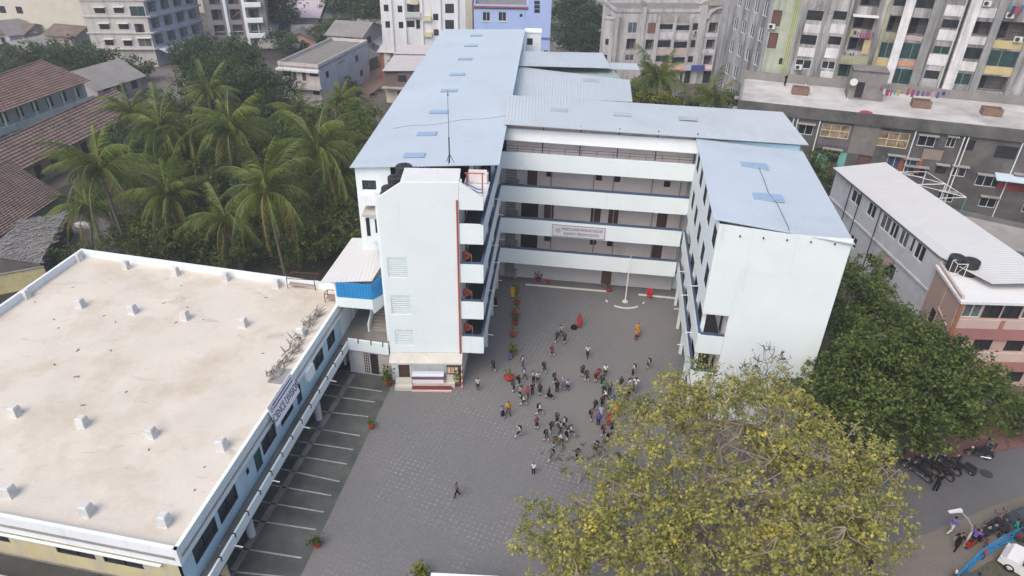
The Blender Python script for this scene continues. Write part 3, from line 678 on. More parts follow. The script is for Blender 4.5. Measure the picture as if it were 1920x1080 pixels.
# ------------------------------------------------------------------ stage at the foot of the tower
CREAM = mat('cream_ledge', (.52, .50, .45), .85, var=.08, sc=.7, dirt=(.30, .29, .24), da=.35, dsc=.6)
b = MB(); b.hexa([FT.pt(0, .95, 2.35), FT.pt(FT.len + .05, .95, 2.35), FT.pt(FT.len + .05, 0, 2.6), FT.pt(0, 0, 2.6), FT.pt(0, .95, 2.5), FT.pt(FT.len + .05, .95, 2.5), FT.pt(FT.len + .05, 0, 2.88), FT.pt(0, 0, 2.88)])
b.build('canopy', [CREAM], school)
facade(school, FT, 0, FT.len, 0, 2.6, [(1.0, 1.05, .9, 2.0, 'door')], W_PLAIN, o=-.01)
b = MB(); b.fbox(FT, .4, 1.7, .35, .9, .35, .62); b.fbox(FT, .35, 1.75, .9, 1.35, .0, .34); b.build('step', [CREAM], school)
stage = thing('stage_platform', 'maroon and white stepped stage at the foot of the tall white stair tower', 'stage', FT.pt(3.2, 1.0, 0))
MAROON = mat('maroon_carpet', (.16, .03, .03), .9, var=.15, sc=2)
b = MB(); b.fbox(FT, 1.78, 5.2, .01, .95, 0, .45); b.build('platform', [CREAM], stage)
b = MB(); b.fbox(FT, 1.78, 4.9, .955, 1.32, .0, .22); b.build('step', [MAROON], stage)
b = MB(); b.fbox(FT, 1.76, 4.95, 1.325, 1.46, .0, .12); b.build('step_edge', [mat('pale_pink_edge', (.60, .45, .42), .8, var=.1)], stage)
tb = thing('stage_table', 'long white cloth covered table with maroon and blue borders on the stage', 'table', FT.pt(3.0, .5, .45))
b = MB(); b.fbox(FT, 1.75, 4.3, .25, .9, 1.16, 1.22); b.build('tabletop', [W_PLAIN], tb)
b = MB(); b.fbox(FT, 1.75, 4.3, .905, .93, .46, 1.15); b.build('front_cloth', [mat('cloth_white', (.7, .7, .72), .9, var=.06)], tb)
for z0, z1, c in ((1.05, 1.14, (.05, .07, .30)), (.88, 1.0, (.22, .02, .03))):
    b = MB(); b.fbox(FT, 1.72, 4.33, .94, .965, z0, z1); b.build('border', [flat('border_%d' % int(z0 * 100), c)], tb)
for s in (1.85, 4.2):
    b = MB(); b.fbox(FT, s - .04, s + .04, .3, .38, .452, 1.155); b.build('leg', [IRON], tb)
nb = thing('notice_case', 'brown framed notice case with papers under the ledge right of the stage', 'notice case', FT.pt(5.0, .1, .9))
b = MB(); b.fbox(FT, 4.55, 5.55, .62, .7, 1.2, 2.1); b.build('case_frame', [WOOD], nb)
for i in range(3):
    b = MB(); b.fbox(FT, 4.62 + .3 * i, 4.86 + .3 * i, .71, .72, 1.35, 1.95); b.build('paper', [flat('paper_%d' % i, [(.55, .45, .36), (.6, .3, .22), (.5, .5, .45)][i])], nb)
b = MB(); b.fbox(FT, 4.55, 5.55, .25, .7, .45, 1.19); b.build('stand', [CREAM], nb)
bp = thing('barrier_pole', 'tall red and white banded pole at the right corner of the stage', 'pole', at(866.7, 731.7, 0))
p0 = at(866.7, 731.7, 0)
for i in range(8):
    b = MB(); b.tube([(p0.x, p0.y, .3 * i + .001), (p0.x, p0.y, .3 * i + .299)], .05, 7); b.build('band', [flat('pole_white', (.65, .62, .6)) if i % 2 else flat('pole_red', (.45, .12, .10))], bp)

# school name board on the second gallery
sg = thing('school_sign', 'long white school name board with dark lettering on the second floor parapet', 'sign', FB.pt(7.5, .05, 6.35))
b = MB(); b.fbox(FB, 5.0, 10.0, .01, .05, 6.32, 7.52); b.build('board', [mat('sign_board', (.60, .60, .66), .6, var=.03)], sg)
b = MB()
for s0, s1, z0, z1 in ((5.0, 10.0, 7.49, 7.54), (5.0, 10.0, 6.30, 6.35), (4.97, 5.02, 6.3, 7.54), (9.98, 10.03, 6.3, 7.54)): b.fbox(FB, s0, s1, .052, .075, z0, z1)
b.build('sign_frame', [flat('sign_grey', (.16, .17, .19))], sg)
INK = flat('sign_ink', (.05, .05, .09), .7)
put_text(sg, FB, 'SHREE KUMARI PANIKAR ENGLISH', 7.85, 7.13, .43, INK, .056, .60)
put_text(sg, FB, 'GUJARATI MEDIUM SCHOOL', 7.8, 6.66, .43, INK, .056, .62)
b = MB(); b.lathe((0, 0, 0), [(.26, 0), (.26, .01)], 14); em = b.build('emblem', [flat('emblem_grey', (.42, .44, .48))], sg, org=(0, 0, 0))
em.rotation_euler = (pi / 2, 0, FB.ang); q = FB.pt(5.55, .056, 6.95); R = ORG[sg.name]; em.location = (q.x - R[0], q.y - R[1], q.z - R[2])

# flag pole
fp = thing('flag_pole', 'thin white flagpole standing in the arc of kerb before the back wing', 'flagpole', at(1172, 566, 0))
p0 = at(1172, 566, 0)
b = MB(); b.tube([(p0.x, p0.y, .15), (p0.x, p0.y, 3.2), (p0.x + .02, p0.y, 5.4)], [.06, .05, .03], 8); b.build('pole', [flat('pole_paint', (.72, .72, .72))], fp)
b = MB(); b.lathe((p0.x, p0.y, 0), [(.28, 0), (.28, .1), (.14, .12), (.12, .2)], 10); b.build('base', [WHITE_P], fp)

# mast with guy wire on the tower
MP = at(843, 306, 17.58)
mast = thing('antenna_mast', 'tall thin dark antenna mast on a tripod foot on the stair tower roof', 'mast', MP)
b = MB(); b.tube([(MP.x, MP.y, 17.6), (MP.x, MP.y, 19.6)], .05, 6); b.build('lower_pole', [IRON], mast)
b = MB(); b.tube([(MP.x, MP.y, 19.6), (MP.x, MP.y, 21.4), (MP.x, MP.y, 23.0)], [.035, .03, .02], 6); b.tube([(MP.x, MP.y, 21.35), (MP.x, MP.y, 21.5)], .06, 6); b.tube([(MP.x, MP.y, 22.6), (MP.x, MP.y, 22.75)], .07, 6); b.build('upper_pole', [mat('grey_pole', (.25, .25, .26), .5)], mast)
b = MB()
for a in (0.3, 2.4, 4.5): b.tube([(MP.x, MP.y, 18.3), (MP.x + .35 * cos(a), MP.y + .35 * sin(a), 17.6)], .025, 5)
b.build('tripod', [IRON], mast)
w0_ = at(738, 246, 16.75); w1_ = at(948, 222, 17.1)
pts = [w0_.lerp(w1_, i / 10) + Vector((0, 0, .25 + .25 * sin(i * 1.3) * .3)) for i in range(11)]
b = MB(); b.tube(pts, .016, 4); tag(b.build('roof_cable', [IRON]), 'thin black cable lying across the long pale blue roof', 'cable')

# water tanks
TANK = mat('black_tank_plastic', (.028, .028, .03), .5, var=.25, sc=1.2)
def tank(loc, r, h, lab, group):
    t = thing('water_tank', lab, 'water tank', loc, 0, group)
    b = MB(); prof = [(r, 0)]
    for i in range(6): prof += [(r, h * .16 * i + .02), (r * 1.03, h * .16 * i + .06), (r, h * .16 * i + .1)]
    prof += [(r, h * .97), (r * .85, h * 1.02), (r * .32, h * 1.05)]
    b.lathe(loc, prof, 16); b.build('body', [TANK], t, smooth=False)
    b = MB(); b.lathe((loc[0], loc[1], loc[2] + h * 1.05), [(r * .33, 0), (r * .33, .06), (r * .2, .1)], 12); b.build('lid', [TANK], t)
    return t
tank((-9.0, 46.0, 15.35), .6, 1.3, 'front black water tank nearest the sloping tower parapet', 'black tanks on the school')
tank((-8.8, 47.6, 15.35), .6, 1.45, 'middle black water tank between two others beside the tower roof', 'black tanks on the school')
tank((-8.4, 49.2, 15.35), .64, 1.7, 'rear black water tank touching the edge of the long blue roof', 'black tanks on the school')

# ------------------------------------------------------------------ annex with the science division
ZA = 6.2
A1, A0 = at(638, 566, ZA), at(330, 1032, ZA)          # far / near end of the right roof edge
AD = (A1 - A0).xy.normalized()
annex = thing('annex_building', 'low white annex with a wide flat stained roof and a gallery over parked bays', 'building', (-26, 36, 0))
AF1 = Vector((A1.x, A1.y)) + AD * 2.6
ABL = at(152, 466, ZA)
FA = Frame((A0.x, A0.y), (AF1.x, AF1.y))                 # court side
AFL = Vector((ABL.x, ABL.y)) - AD * 27.3
FAF = Frame((AFL.x, AFL.y), (A0.x, A0.y))              # near front
FAB = Frame((AF1.x, AF1.y), (ABL.x, ABL.y)); FAL = Frame((ABL.x, ABL.y), (AFL.x, AFL.y))
ROOF_A = mat('limewashed_roof', (.58, .535, .465), .9, var=.07, sc=.25, dirt=(.44, .36, .26), da=.46, dsc=.2, fine=.05, d2=((.27, .225, .175), .7, .5), bump=.12, bsc=3)
b = MB(); b.prism([A0.xy, AF1, ABL.xy, AFL], 5.3, 5.55); b.build('roof', [ROOF_A], annex)
for F in (FA, FAF, FAB, FAL):
    b = MB(); b.fbox(F, .0 if F is not FAB else .22, F.len if F is not FAB else F.len - .22, -.22, 0, 4.95 if F is FA else 4.9, ZA); b.build('parapet', [W_PAINT if F is FA else W_PLAIN], annex)
b = MB(); b.fbox(FAF, .25, FAF.len - .25, -.35, -.22, 5.56, 5.7); b.build('drip', [W_PLAIN], annex)
stub = None
SROW = [(148, 488), (237, 503), (330, 515), (424, 525), (519, 538), (50, 558), (152, 575), (250, 586), (348, 598), (457, 611), (565, 628), (30, 778), (157, 798), (285, 818), (417, 840), (20, 928), (165, 963), (310, 982)]
for u, v in SROW:
    p = at(u, v, 5.56)
    if stub is None:
        b = MB(); b.lathe((0, 0, 0), [(.45, 0), (.40, .08), (.36, .66), (.28, .74)], 4)
        stub = b.mesh('column_stub', [mat('stub_white', (.56, .565, .56), .85, var=.1, sc=2, dirt=(.42, .38, .32), da=.3, dsc=1.5)])
    o = bpy.data.objects.new('column_stub', stub); col.objects.link(o); o.parent = annex
    R = ORG[annex.name]; o.location = (p.x - R[0], p.y - R[1], 5.552); o.rotation_euler = (0, 0, FA.ang - pi / 4)
# upper wall on the court side with windows and green doors
AW = FA.off(-.06)
its = []
for u, v, w, h, k in [(377, 985, 2.4, 1.25, 'd2'), (421, 919, 2.1, 1.25, 'd2'), (459, 861, .35, .5, 'dark'), (500, 800, 2.0, 1.25, 'd2'), (478, 833, .9, 1.5, 'green'), (534, 752, 2.0, 1.25, 'd2'), (557, 718, .8, 1.5, 'green'), (595, 658, 1.9, 1.25, 'd2'), (619, 623, 1.6, 1.25, 'd2')]:
    s, z = AW.sz(u, v); its.append((s, 3.95 if h == 1.5 else (4.3 if h < 1 else 4.2), w, h, k))
BLUEW = mat('light_blue_paint', (.42, .58, .68), .8, var=.06, sc=.4, dirt=(.38, .40, .40), da=.25, dsc=.5, streak=True)
facade(annex, AW, 0.02, FA.len - 2.4, 2.76, 4.95, its, BLUEW)
FAC = FA.off(.80)                                        # outer face of the gallery parapet
b = MB(); b.fbox(FAC, -.9, FA.len - 3.9, -.83, -.14, 2.62, 2.76); b.build('floor_slab', [mat('gallery_floor', (.15, .155, .15), .6, var=.35, sc=.6, dirt=(.10, .10, .05), da=.4, dsc=.5)], annex)
b = MB(); b.fbox(FAC, -.95, FA.len - 3.9, -.13, 0, 2.5, 3.3); b.build('parapet', [W_PAINT], annex)
b = MB(); b.fbox(FAC, -.95, FA.len - 3.9, -.02, .02, 2.44, 2.495); b.build('drip_edge', [IRON], annex)
CLIP = flat('black_clip', (.02, .02, .03))
cm = None
for i in range(14):
    s = .3 + i * 1.62
    if cm is None:
        b = MB(); F = F0(); b.fbox(F, -.035, .035, -.16, .03, 0, .04); b.fbox(F, -.035, .035, .005, .035, -.32, .0); cm = b.mesh('rail_clip', [CLIP])
    o = bpy.data.objects.new('rail_clip', cm); col.objects.link(o); o.parent = annex; q = FAC.pt(s, 0, 3.305); R = ORG[annex.name]
    o.location = (q.x - R[0], q.y - R[1], q.z - R[2]); o.rotation_euler = (0, 0, FAC.ang)
for s in (3.2, 8.2, 13.2, 18.4):
    b = MB(); b.tube([FAC.pt(s, -.05, 2.75), FAC.pt(s, .55, 2.68)], .04, 6); b.build('rain_spout', [flat('spout_white', (.7, .7, .7))], annex)
# columns and ground floor wall of the parking
for u, v in [(598, 785), (472, 1003)]:
    p = at(u, v, 0); b = MB(); b.tube([(p.x, p.y, 0), (p.x, p.y, 2.6)], .27, 12); b.build('column', [mat('lilac_white', (.55, .52, .55), .8, var=.08)], annex)
for s in (-4, 12.2 + 9.5):
    p = at(598, 785, 0) + Vector((AD.x, AD.y, 0)) * (s - 12.2 + .0) if s > 0 else at(472, 1003, 0) - Vector((AD.x, AD.y, 0)) * 10.5
    b = MB(); b.tube([(p.x, p.y, 0), (p.x, p.y, 2.6)], .27, 12); b.build('column', [mat('lilac_white', (.55, .52, .55), .8, var=.08)], annex)
AG = FA.off(-5.5)
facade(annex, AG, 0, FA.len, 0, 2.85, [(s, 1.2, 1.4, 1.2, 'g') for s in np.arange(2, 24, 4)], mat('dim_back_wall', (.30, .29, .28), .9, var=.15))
b = MB(); b.prism([FA.pt(-.02, -.3, 0).xy, FA.pt(FA.len, -.3, 0).xy, FAB.pt(FAB.len, -.3, 0).xy, FAL.pt(FAL.len, -.3, 0).xy], 2.6, 2.855); b.build('floor_slab', [CONC], annex)
facade(annex, FAB.off(-.05), 0, FAB.len, 0, 5.3, [], W_PLAIN); facade(annex, FAL.off(-.05), 0, FAL.len, 0, 5.3, [], W_PLAIN)
# near front: ledge, ribbon windows, gallery with yellow parapet
YEL = mat('faded_yellow_paint', (.50, .45, .27), .85, var=.1, sc=.6, dirt=(.36, .36, .38), da=.45, dsc=.35, streak=True)
FAN = FAF.off(-.06)
L = FAN.len
facade(annex, FAN, 0, L - .3, 2.76, 4.9, [(L - 6.6, 4.25, 2.4, .8, 'd2'), (L - 3.7, 4.25, 2.4, .8, 'd2'), (L - 12, 4.25, 2.5, .8, 'd2'), (L - 17, 4.25, 2.5, .8, 'd2')], YEL)
b = MB(); b.fbox(FAN, 0, L - 1.2, .07, .22, 4.70, 4.78); b.build('ledge', [W_PLAIN], annex)
b = MB(); b.fbox(FAN, 0, L + .6, .003, 1.5, 2.62, 2.76); b.build('floor_slab', [SLAB], annex)
b = MB(); b.fbox(FAN, 0, L + .9, 1.5, 1.64, 2.5, 3.3); b.build('parapet', [mat('buff_parapet', (.50, .42, .26), .85, var=.1, dirt=(.3, .26, .2), da=.3, dsc=.4)], annex)
for i in range(10):
    o = bpy.data.objects.new('rail_clip', cm); col.objects.link(o); o.parent = annex; q = FAN.pt(L - 1.5 - i * 1.9, 1.64, 3.305); R = ORG[annex.name]
    o.location = (q.x - R[0], q.y - R[1], q.z - R[2]); o.rotation_euler = (0, 0, FAN.ang)
facade(annex, FAF.off(-3), 0, FAF.len, 0, 2.85, [(s, 1.3, 1.6, 1.3, 'g') for s in np.arange(3, 24, 5)], YEL)
# science division board
sd = thing('science_sign', 'white SCIENCE DIVISION board with two dark stripes on the annex roof edge', 'sign', FA.pt(13, .1, 5.0))
s0 = FA.sz(503, 775)[0]; s1 = FA.sz(545, 702)[0]
TI = .30; ZB = 4.95
def SP(s, h, e=0.0):         # point on the leaning board: s along, h up its face, e out of it
    return FA.pt(s, .42 - h * sin(TI) + e * cos(TI), ZB + h * cos(TI) + e * sin(TI))
def sbox(b, a0, a1, h0, h1, e0, e1): b.hexa([SP(a0, h0, e0), SP(a1, h0, e0), SP(a1, h0, e1), SP(a0, h0, e1), SP(a0, h1, e0), SP(a1, h1, e0), SP(a1, h1, e1), SP(a0, h1, e1)])
b = MB(); sbox(b, s0, s1, 0, 1.62, 0, .05); b.build('board', [mat('science_board', (.74, .74, .80), .5, var=.03)], sd)
sm = (s0 + s1) / 2
for h in (1.08, 1.3):
    b = MB(); sbox(b, s0 + .5, s1 - .15, h, h + .08, .052, .065); b.build('stripe', [flat('navy_ink', (.02, .025, .10))], sd)
tx = put_text(sd, FA, 'SCIENCE DIVISION', sm, 5.5, .74, flat('navy_ink', (.02, .025, .10)), .115, .66)
q = SP(sm, .55, .056); R = ORG[sd.name]; tx.location = (q.x - R[0], q.y - R[1], q.z - R[2]); tx.rotation_euler = (pi / 2 - TI, 0, FA.ang)
b = MB(); b.lathe((0, 0, 0), [(.2, 0), (.2, .01)], 12); em = b.build('emblem', [flat('emblem_grey', (.42, .44, .48))], sd, org=(0, 0, 0)); em.rotation_euler = (pi / 2 - TI, 0, FA.ang)
q = SP(s0 + .28, 1.2, .056); em.location = (q.x - R[0], q.y - R[1], q.z - R[2])
for s in (s0 + .3, s1 - .3):
    b = MB(); b.tube([SP(s, .1, -.02), FA.pt(s, .02, 5.1)], .03, 5); b.build('bracket', [IRON], sd)
# small box awning on the wall
b = MB(); s, z = AW.sz(577, 690); b.hexa([AW.pt(s - .7, .35, 4.2), AW.pt(s + .5, .35, 4.2), AW.pt(s + .5, .01, 4.2), AW.pt(s - .7, .01, 4.2), AW.pt(s - .7, .25, 5.0), AW.pt(s + .5, .25, 5.0), AW.pt(s + .5, .01, 5.1), AW.pt(s - .7, .01, 5.1)]); b.build('meter_box', [W_PLAIN], annex)
# litter of dry palm leaves along the roof edge
rng = random.Random(4)
b = MB()
for i in range(150):
    t = rng.random(); p = at(603, 588, 5.6).lerp(at(515, 718, 5.6), t) + Vector((rng.uniform(-.75, .15), rng.uniform(-.2, .3), 0)); a = rng.gauss(FA.ang, .5); l = rng.uniform(.3, 1.0); z = 5.56 + rng.random() * .35
    d = Vector((cos(a), sin(a), rng.uniform(-.1, .15))) * l; n = Vector((-sin(a), cos(a), 0)) * rng.uniform(.02, .07)
    b.add([p + Vector((0, 0, z - 5.6)) - n, p + d + Vector((0, 0, z - 5.6)) - n * .3, p + d + Vector((0, 0, z - 5.6)) + n * .3, p + Vector((0, 0, z - 5.6)) + n], [(0, 1, 2, 3)])
tag(b.build('leaf_litter', [mat('dry_leaf', (.16, .14, .12), .9, var=.5, sc=3)]), 'heap of dry palm leaves along the annex roof edge above the science sign', 'debris', kind='stuff')
pl = at(503, 717, 5.6); b = MB(); F = Frame((pl.x - .05, pl.y), (pl.x + 1.3, pl.y - .15)); b.fbox(F, 0, 1.25, -1.6, 0, 5.56, 5.66); tag(b.build('stone_slab', [mat('grey_stone', (.28, .27, .27), .9, var=.2)]), 'grey stone slab lying at the near end of the dry leaf heap', 'slab')
rng = random.Random(31); b = MB()
for i in range(26):
    q = at(rng.uniform(60, 500), rng.uniform(520, 930), 5.56)
    if (Vector((q.x, q.y)) - A0.xy).dot(FA.n) > -1.0: continue
    a = rng.random() * 6.28; l = rng.uniform(.04, .16); w_ = rng.uniform(.02, .06); d = Vector((cos(a), sin(a), 0)); n = Vector((-sin(a), cos(a), 0))
    b.hexa([q + d * x * l + n * y * w_ + Vector((0, 0, z)) for z in (-.005, .03) for x, y in ((-1, -.6), (1, -1), (.7, 1), (-1, .8))])
tag(b.build('roof_debris', [mat('roof_chips', (.17, .14, .11), .9, var=.5, sc=2)]), 'scattered chips and sticks lying on the wide annex roof', 'debris', kind='stuff')
# rusted frames left on the roof
def table_frame(u, v, w, d, h, rz, lab):
    p = at(u, v, 5.56); t = thing('rusty_frame', lab, 'frame', p, 0, 'rusted furniture frames on the annex roof')
    c, s = cos(rz), sin(rz)
    X = lambda x, y, z: (p.x + c * x - s * y, p.y + s * x + c * y, 5.56 + z)
    RUST = mat('rust', (.10, .045, .035), .9, var=.3)
    for x, y in ((0, 0), (w, 0), (w, d), (0, d)):
        b = MB(); b.tube([X(x, y, 0), X(x, y, h)], .035, 5); b.build('leg', [RUST], t)
    b = MB(); q = [X(0, 0, h), X(w, 0, h), X(w, d, h), X(0, d, h)]
    for i in range(4): b.tube([q[i], q[(i + 1) % 4]], .035, 5)
    b.build('top_rail', [RUST], t)
    b = MB(); b.hexa([X(.05, .05, .32), X(w - .05, .05, .32), X(w - .05, d - .05, .32), X(.05, d - .05, .32), X(.05, .05, .36), X(w - .05, .05, .36), X(w - .05, d - .05, .36), X(.05, d - .05, .36)])
    b.build('shelf', [mat('dusty_ply', (.34, .25, .22), .9, var=.15)], t)
table_frame(540, 541, 2.4, 1.1, 1.0, -.08, 'rusty steel table frame standing by the rear parapet of the annex roof')
table_frame(610, 567, 1.0, .7, .8, -.1, 'small rusty chair frame beside the blue stair enclosure on the annex roof')

# ------------------------------------------------------------------ stair porch joining annex and school
porch = thing('stair_porch', 'white stair porch with blue sheet enclosure and sloping white sheet roof', 'stair block', (-12, 46.3, 0))
yf = 46.25; FP = Frame((-13.95, yf + .1), (-9.72, yf - .35))
def fs(u, v): return FP.sz(u, v)
BLUES = mat('bright_blue_sheet', (.03, .25, .55), .45, var=.1, sc=1, dirt=(.02, .12, .3), da=.2, dsc=.8)
xr = fs(700, 577)[0]
b = MB(); b.fbox(FP, -.05, xr, -.12, .05, 6.05, 6.95); b.build('band', [W_PAINT], porch)
b = MB(); b.sheet(FP.pt(.0, 0, 6.95), FP.pt(xr, 0, 6.95), FP.pt(xr, 0, 8.35), FP.pt(.0, 0, 8.35), pitch=.22, amp=.04); b.build('cladding', [BLUES], porch)
b = MB(); b.sheet(FP.pt(xr, 0, 6.95), FP.pt(xr + 1.0, -1.6, 6.95), FP.pt(xr + 1.0, -1.6, 9.0), FP.pt(xr, 0, 8.35), pitch=.22, amp=.04); b.build('cladding', [BLUES], porch)
# right chamfer band and its bracket
b = MB(); b.hexa([FP.pt(xr, 0, 5.6), FP.pt(xr + 1.0, -1.6, 6.05), FP.pt(xr + .95, -1.7, 6.05), FP.pt(xr - .1, -.1, 5.9), FP.pt(xr, 0.02, 6.95), FP.pt(xr + 1.0, -1.55, 6.95), FP.pt(xr + .9, -1.7, 6.95), FP.pt(xr - .1, -.1, 6.95)]); b.build('band', [W_PAINT], porch)
c0, c1, c2, c3 = at(600, 530, 8.35), at(697, 527, 8.4), at(716, 447, 9.7), at(660, 446, 9.6)
b = MB(); b.sheet(c0, c1, c2, c3, pitch=.33, amp=.02); b.build('roof_sheet', [WHITE_SHEET], porch)
b = MB(); b.add([c1, at(719, 492, 8.9), c2], [(0, 1, 2)]); b.build('roof_flap', [WHITE_SHEET], porch)
# side wall next to the tower, rear wall, landing, stair flight
b = MB(); b.fbox(FP, xr + 1.02, FP.len, -1.9, -.9, 0, 9.2); b.fbox(FP, FP.len - .45, FP.len, -.9, -.1, 0, 16.2); b.build('wall', [W_PAINT], porch)
b = MB(); b.fbox(FP, 0, FP.len, -5.4, -5.2, 0, 9.2); b.fbox(FP, -.2, 0, -5.2, -.15, 0, 8.3); b.build('wall', [W_PLAIN], porch)
b = MB(); b.fbox(FP, 0, FP.len - .02, -5.19, .9, 2.84, 2.98); b.build('landing', [mat('landing_floor', (.20, .19, .18), .8, var=.2)], porch)
for i in range(10):
    b = MB(); b.fbox(FP, xr - .9, xr + .45, -1.2 - .28 * (i + 1), -1.2 - .28 * i, 2.99, 3.12 + .16 * i); b.build('stair_step', [mat('step_stone', (.30, .27, .24), .85, var=.15)], porch)
b = MB(); b.hexa([FP.pt(xr - 1.05, -1.1, 3.0), FP.pt(xr - .92, -1.1, 3.0), FP.pt(xr - .92, -4.0, 3.0), FP.pt(xr - 1.05, -4.0, 3.0), FP.pt(xr - 1.05, -1.1, 3.8), FP.pt(xr - .92, -1.1, 3.8), FP.pt(xr - .92, -4.0, 5.4), FP.pt(xr - 1.05, -4.0, 5.4)]); b.build('stair_wall', [W_PAINT], porch)
q0 = FAC.pt(FA.len - 3.95, 0, 0); FPP = Frame((q0.x, q0.y), (-9.85, 44.7))
b = MB(); b.fbox(FPP, 0, FPP.len, -.13, 0, 2.5, 3.6); b.build('parapet', [W_PAINT], porch)
for s in (.9, 2.0, 3.0):
    o = bpy.data.objects.new('rail_clip', cm); col.objects.link(o); o.parent = porch; q = FPP.pt(s, 0, 3.605); R = ORG[porch.name]
    o.location = (q.x - R[0], q.y - R[1], q.z - R[2]); o.rotation_euler = (0, 0, FPP.ang)
FPG = FPP.off(-.25)
facade(porch, FPG, -.2, FPP.len, 0, 2.83, [(1.35, 1.15, .5, 2.1, 'dark'), (2.02, 1.15, .7, 2.1, 'dark'), (3.05, 1.15, 1.25, 2.1, 'dark')], mat('lilac_wall', (.46, .44, .47), .85, var=.08, dirt=(.3, .29, .3), da=.3, dsc=.5))
GATEM = mat('cream_gate', (.55, .53, .48), .6, var=.1)
for s0, s1 in ((1.1, 1.6), (2.42, 3.7)):
    b = MB(); n = max(2, int((s1 - s0) / .16))
    for i in range(n + 1):
        s = s0 + (s1 - s0) * i / n; b.fbox(FPG, s - .02, s + .02, .02, .05, .1, 2.2)
    for i in range(8):
        z = .2 + i * .27; b.fbox(FPG, s0, s1, .051, .065, z - .02, z + .02)
    b.build('folding_gate', [GATEM], porch)
# ------------------------------------------------------------------ neighbouring buildings
def slabroof(root, poly, z, m, par=.0, pm=None, th=.25):
    b = MB(); b.prism(poly, z - th, z); b.build('roof', [m], root)
    if par:
        n = len(poly)
        for i in range(n):
            F = Frame(poly[i], poly[(i + 1) % n]); b = MB(); b.fbox(F, .0, F.len - .16, -.16, .0, z + .002, z + par); b.build('parapet', [pm or m], root)
def block(name, lab, cat, F, depth, h, m, front=(), left=(), right=(), z0=0, roofm=None, par=.5, hood=None, sill=None, group=None, back=True, mside=None, skew=0):
    t = thing(name, lab, cat, F.pt(F.len / 2, -depth / 2, 0), 0, group)
    A, B = F.pt(0, 0, 0), F.pt(F.len, 0, 0); C, D = F.pt(F.len + skew, -depth, 0), F.pt(skew, -depth, 0)
    FRt, FBk, FLt = Frame(B.xy, C.xy), Frame(C.xy, D.xy), Frame(D.xy, A.xy)
    facade(t, F, 0, F.len, z0, h, list(front), m, hood, sill)
    facade(t, FRt, 0, FRt.len, z0, h, list(right(FRt) if callable(right) else right), mside or m, hood, sill)
    facade(t, FLt, 0, FLt.len, z0, h, list(left(FLt) if callable(left) else left), mside or m, hood, sill)
    facade(t, FBk, 0, FBk.len, z0, h, [], mside or m)
    slabroof(t, [A.xy, B.xy, C.xy, D.xy], h, roofm or CONC, par, m)
    t_ = dict(R=FRt, L=FLt)
    return t, t_
def panel(root, F, u, v, w, h, m, name='spandrel', o=.003, th=.06):
    s, z = F.sz(u, v); b = MB(); b.fbox(F, s - w / 2, s + w / 2, o, o + th, z - h / 2, z + h / 2); return b.build(name, [m], root)
def rib(root, F, s, w, z0, z1, m, o=.002, th=.35, name='pilaster'):
    b = MB(); b.fbox(F, s - w / 2, s + w / 2, o, o + th, z0, z1); return b.build(name, [m], root)
def pipe(root, F, s, z0, z1, m, r=.06, o=.16, name='drain_pipe'):
    b = MB(); b.tube([F.pt(s, o, z0), F.pt(s, o, z1)], r, 6); return b.build(name, [m], root)
def ac_unit(root, F, s, z):
    b = MB(); b.fbox(F, s - .42, s + .42, .05, .4, z - .3, z + .3); o = b.build('air_conditioner', [flat('ac_white', (.55, .55, .54))], root)
    b = MB(); b.tube([F.pt(s - .1, .405, z), F.pt(s - .1, .42, z)], .24, 12); b.build('fan_grille', [IRON], o)

STAIN = mat('stained_grey_white', (.45, .44, .45), .9, var=.22, sc=.45, dirt=(.115, .11, .105), da=.9, dsc=.26, streak=True, fine=.1, d2=((.10, .097, .093), .75, .45))
STAINW = mat('stained_white_spandrel', (.60, .59, .60), .9, var=.16, sc=.8, dirt=(.20, .19, .19), da=.42, dsc=.3, streak=True, fine=.08)
GREENISH = mat('mossy_green_wall', (.36, .39, .31), .9, var=.16, sc=.5, dirt=(.17, .175, .15), da=.6, dsc=.25, streak=True)
GREYRIB = mat('grey_rib', (.25, .25, .25), .9, var=.2, sc=.6, dirt=(.14, .14, .14), da=.5, dsc=.5, streak=True)
YELLOWP = mat('ochre_panel', (.46, .38, .20), .85, var=.15, sc=.7, dirt=(.3, .27, .2), da=.35, dsc=.5)
OLIVE = mat('olive_balcony', (.28, .29, .19), .9, var=.2, sc=.7, dirt=(.12, .12, .1), da=.4, dsc=.5)
LIMEP = mat('lime_pipe', (.44, .48, .22), .6, var=.15)
BLACKP = mat('black_pipe', (.02, .02, .022), .5)
WHITEP = mat('white_pvc', (.66, .66, .66), .4, var=.06, fine=0)

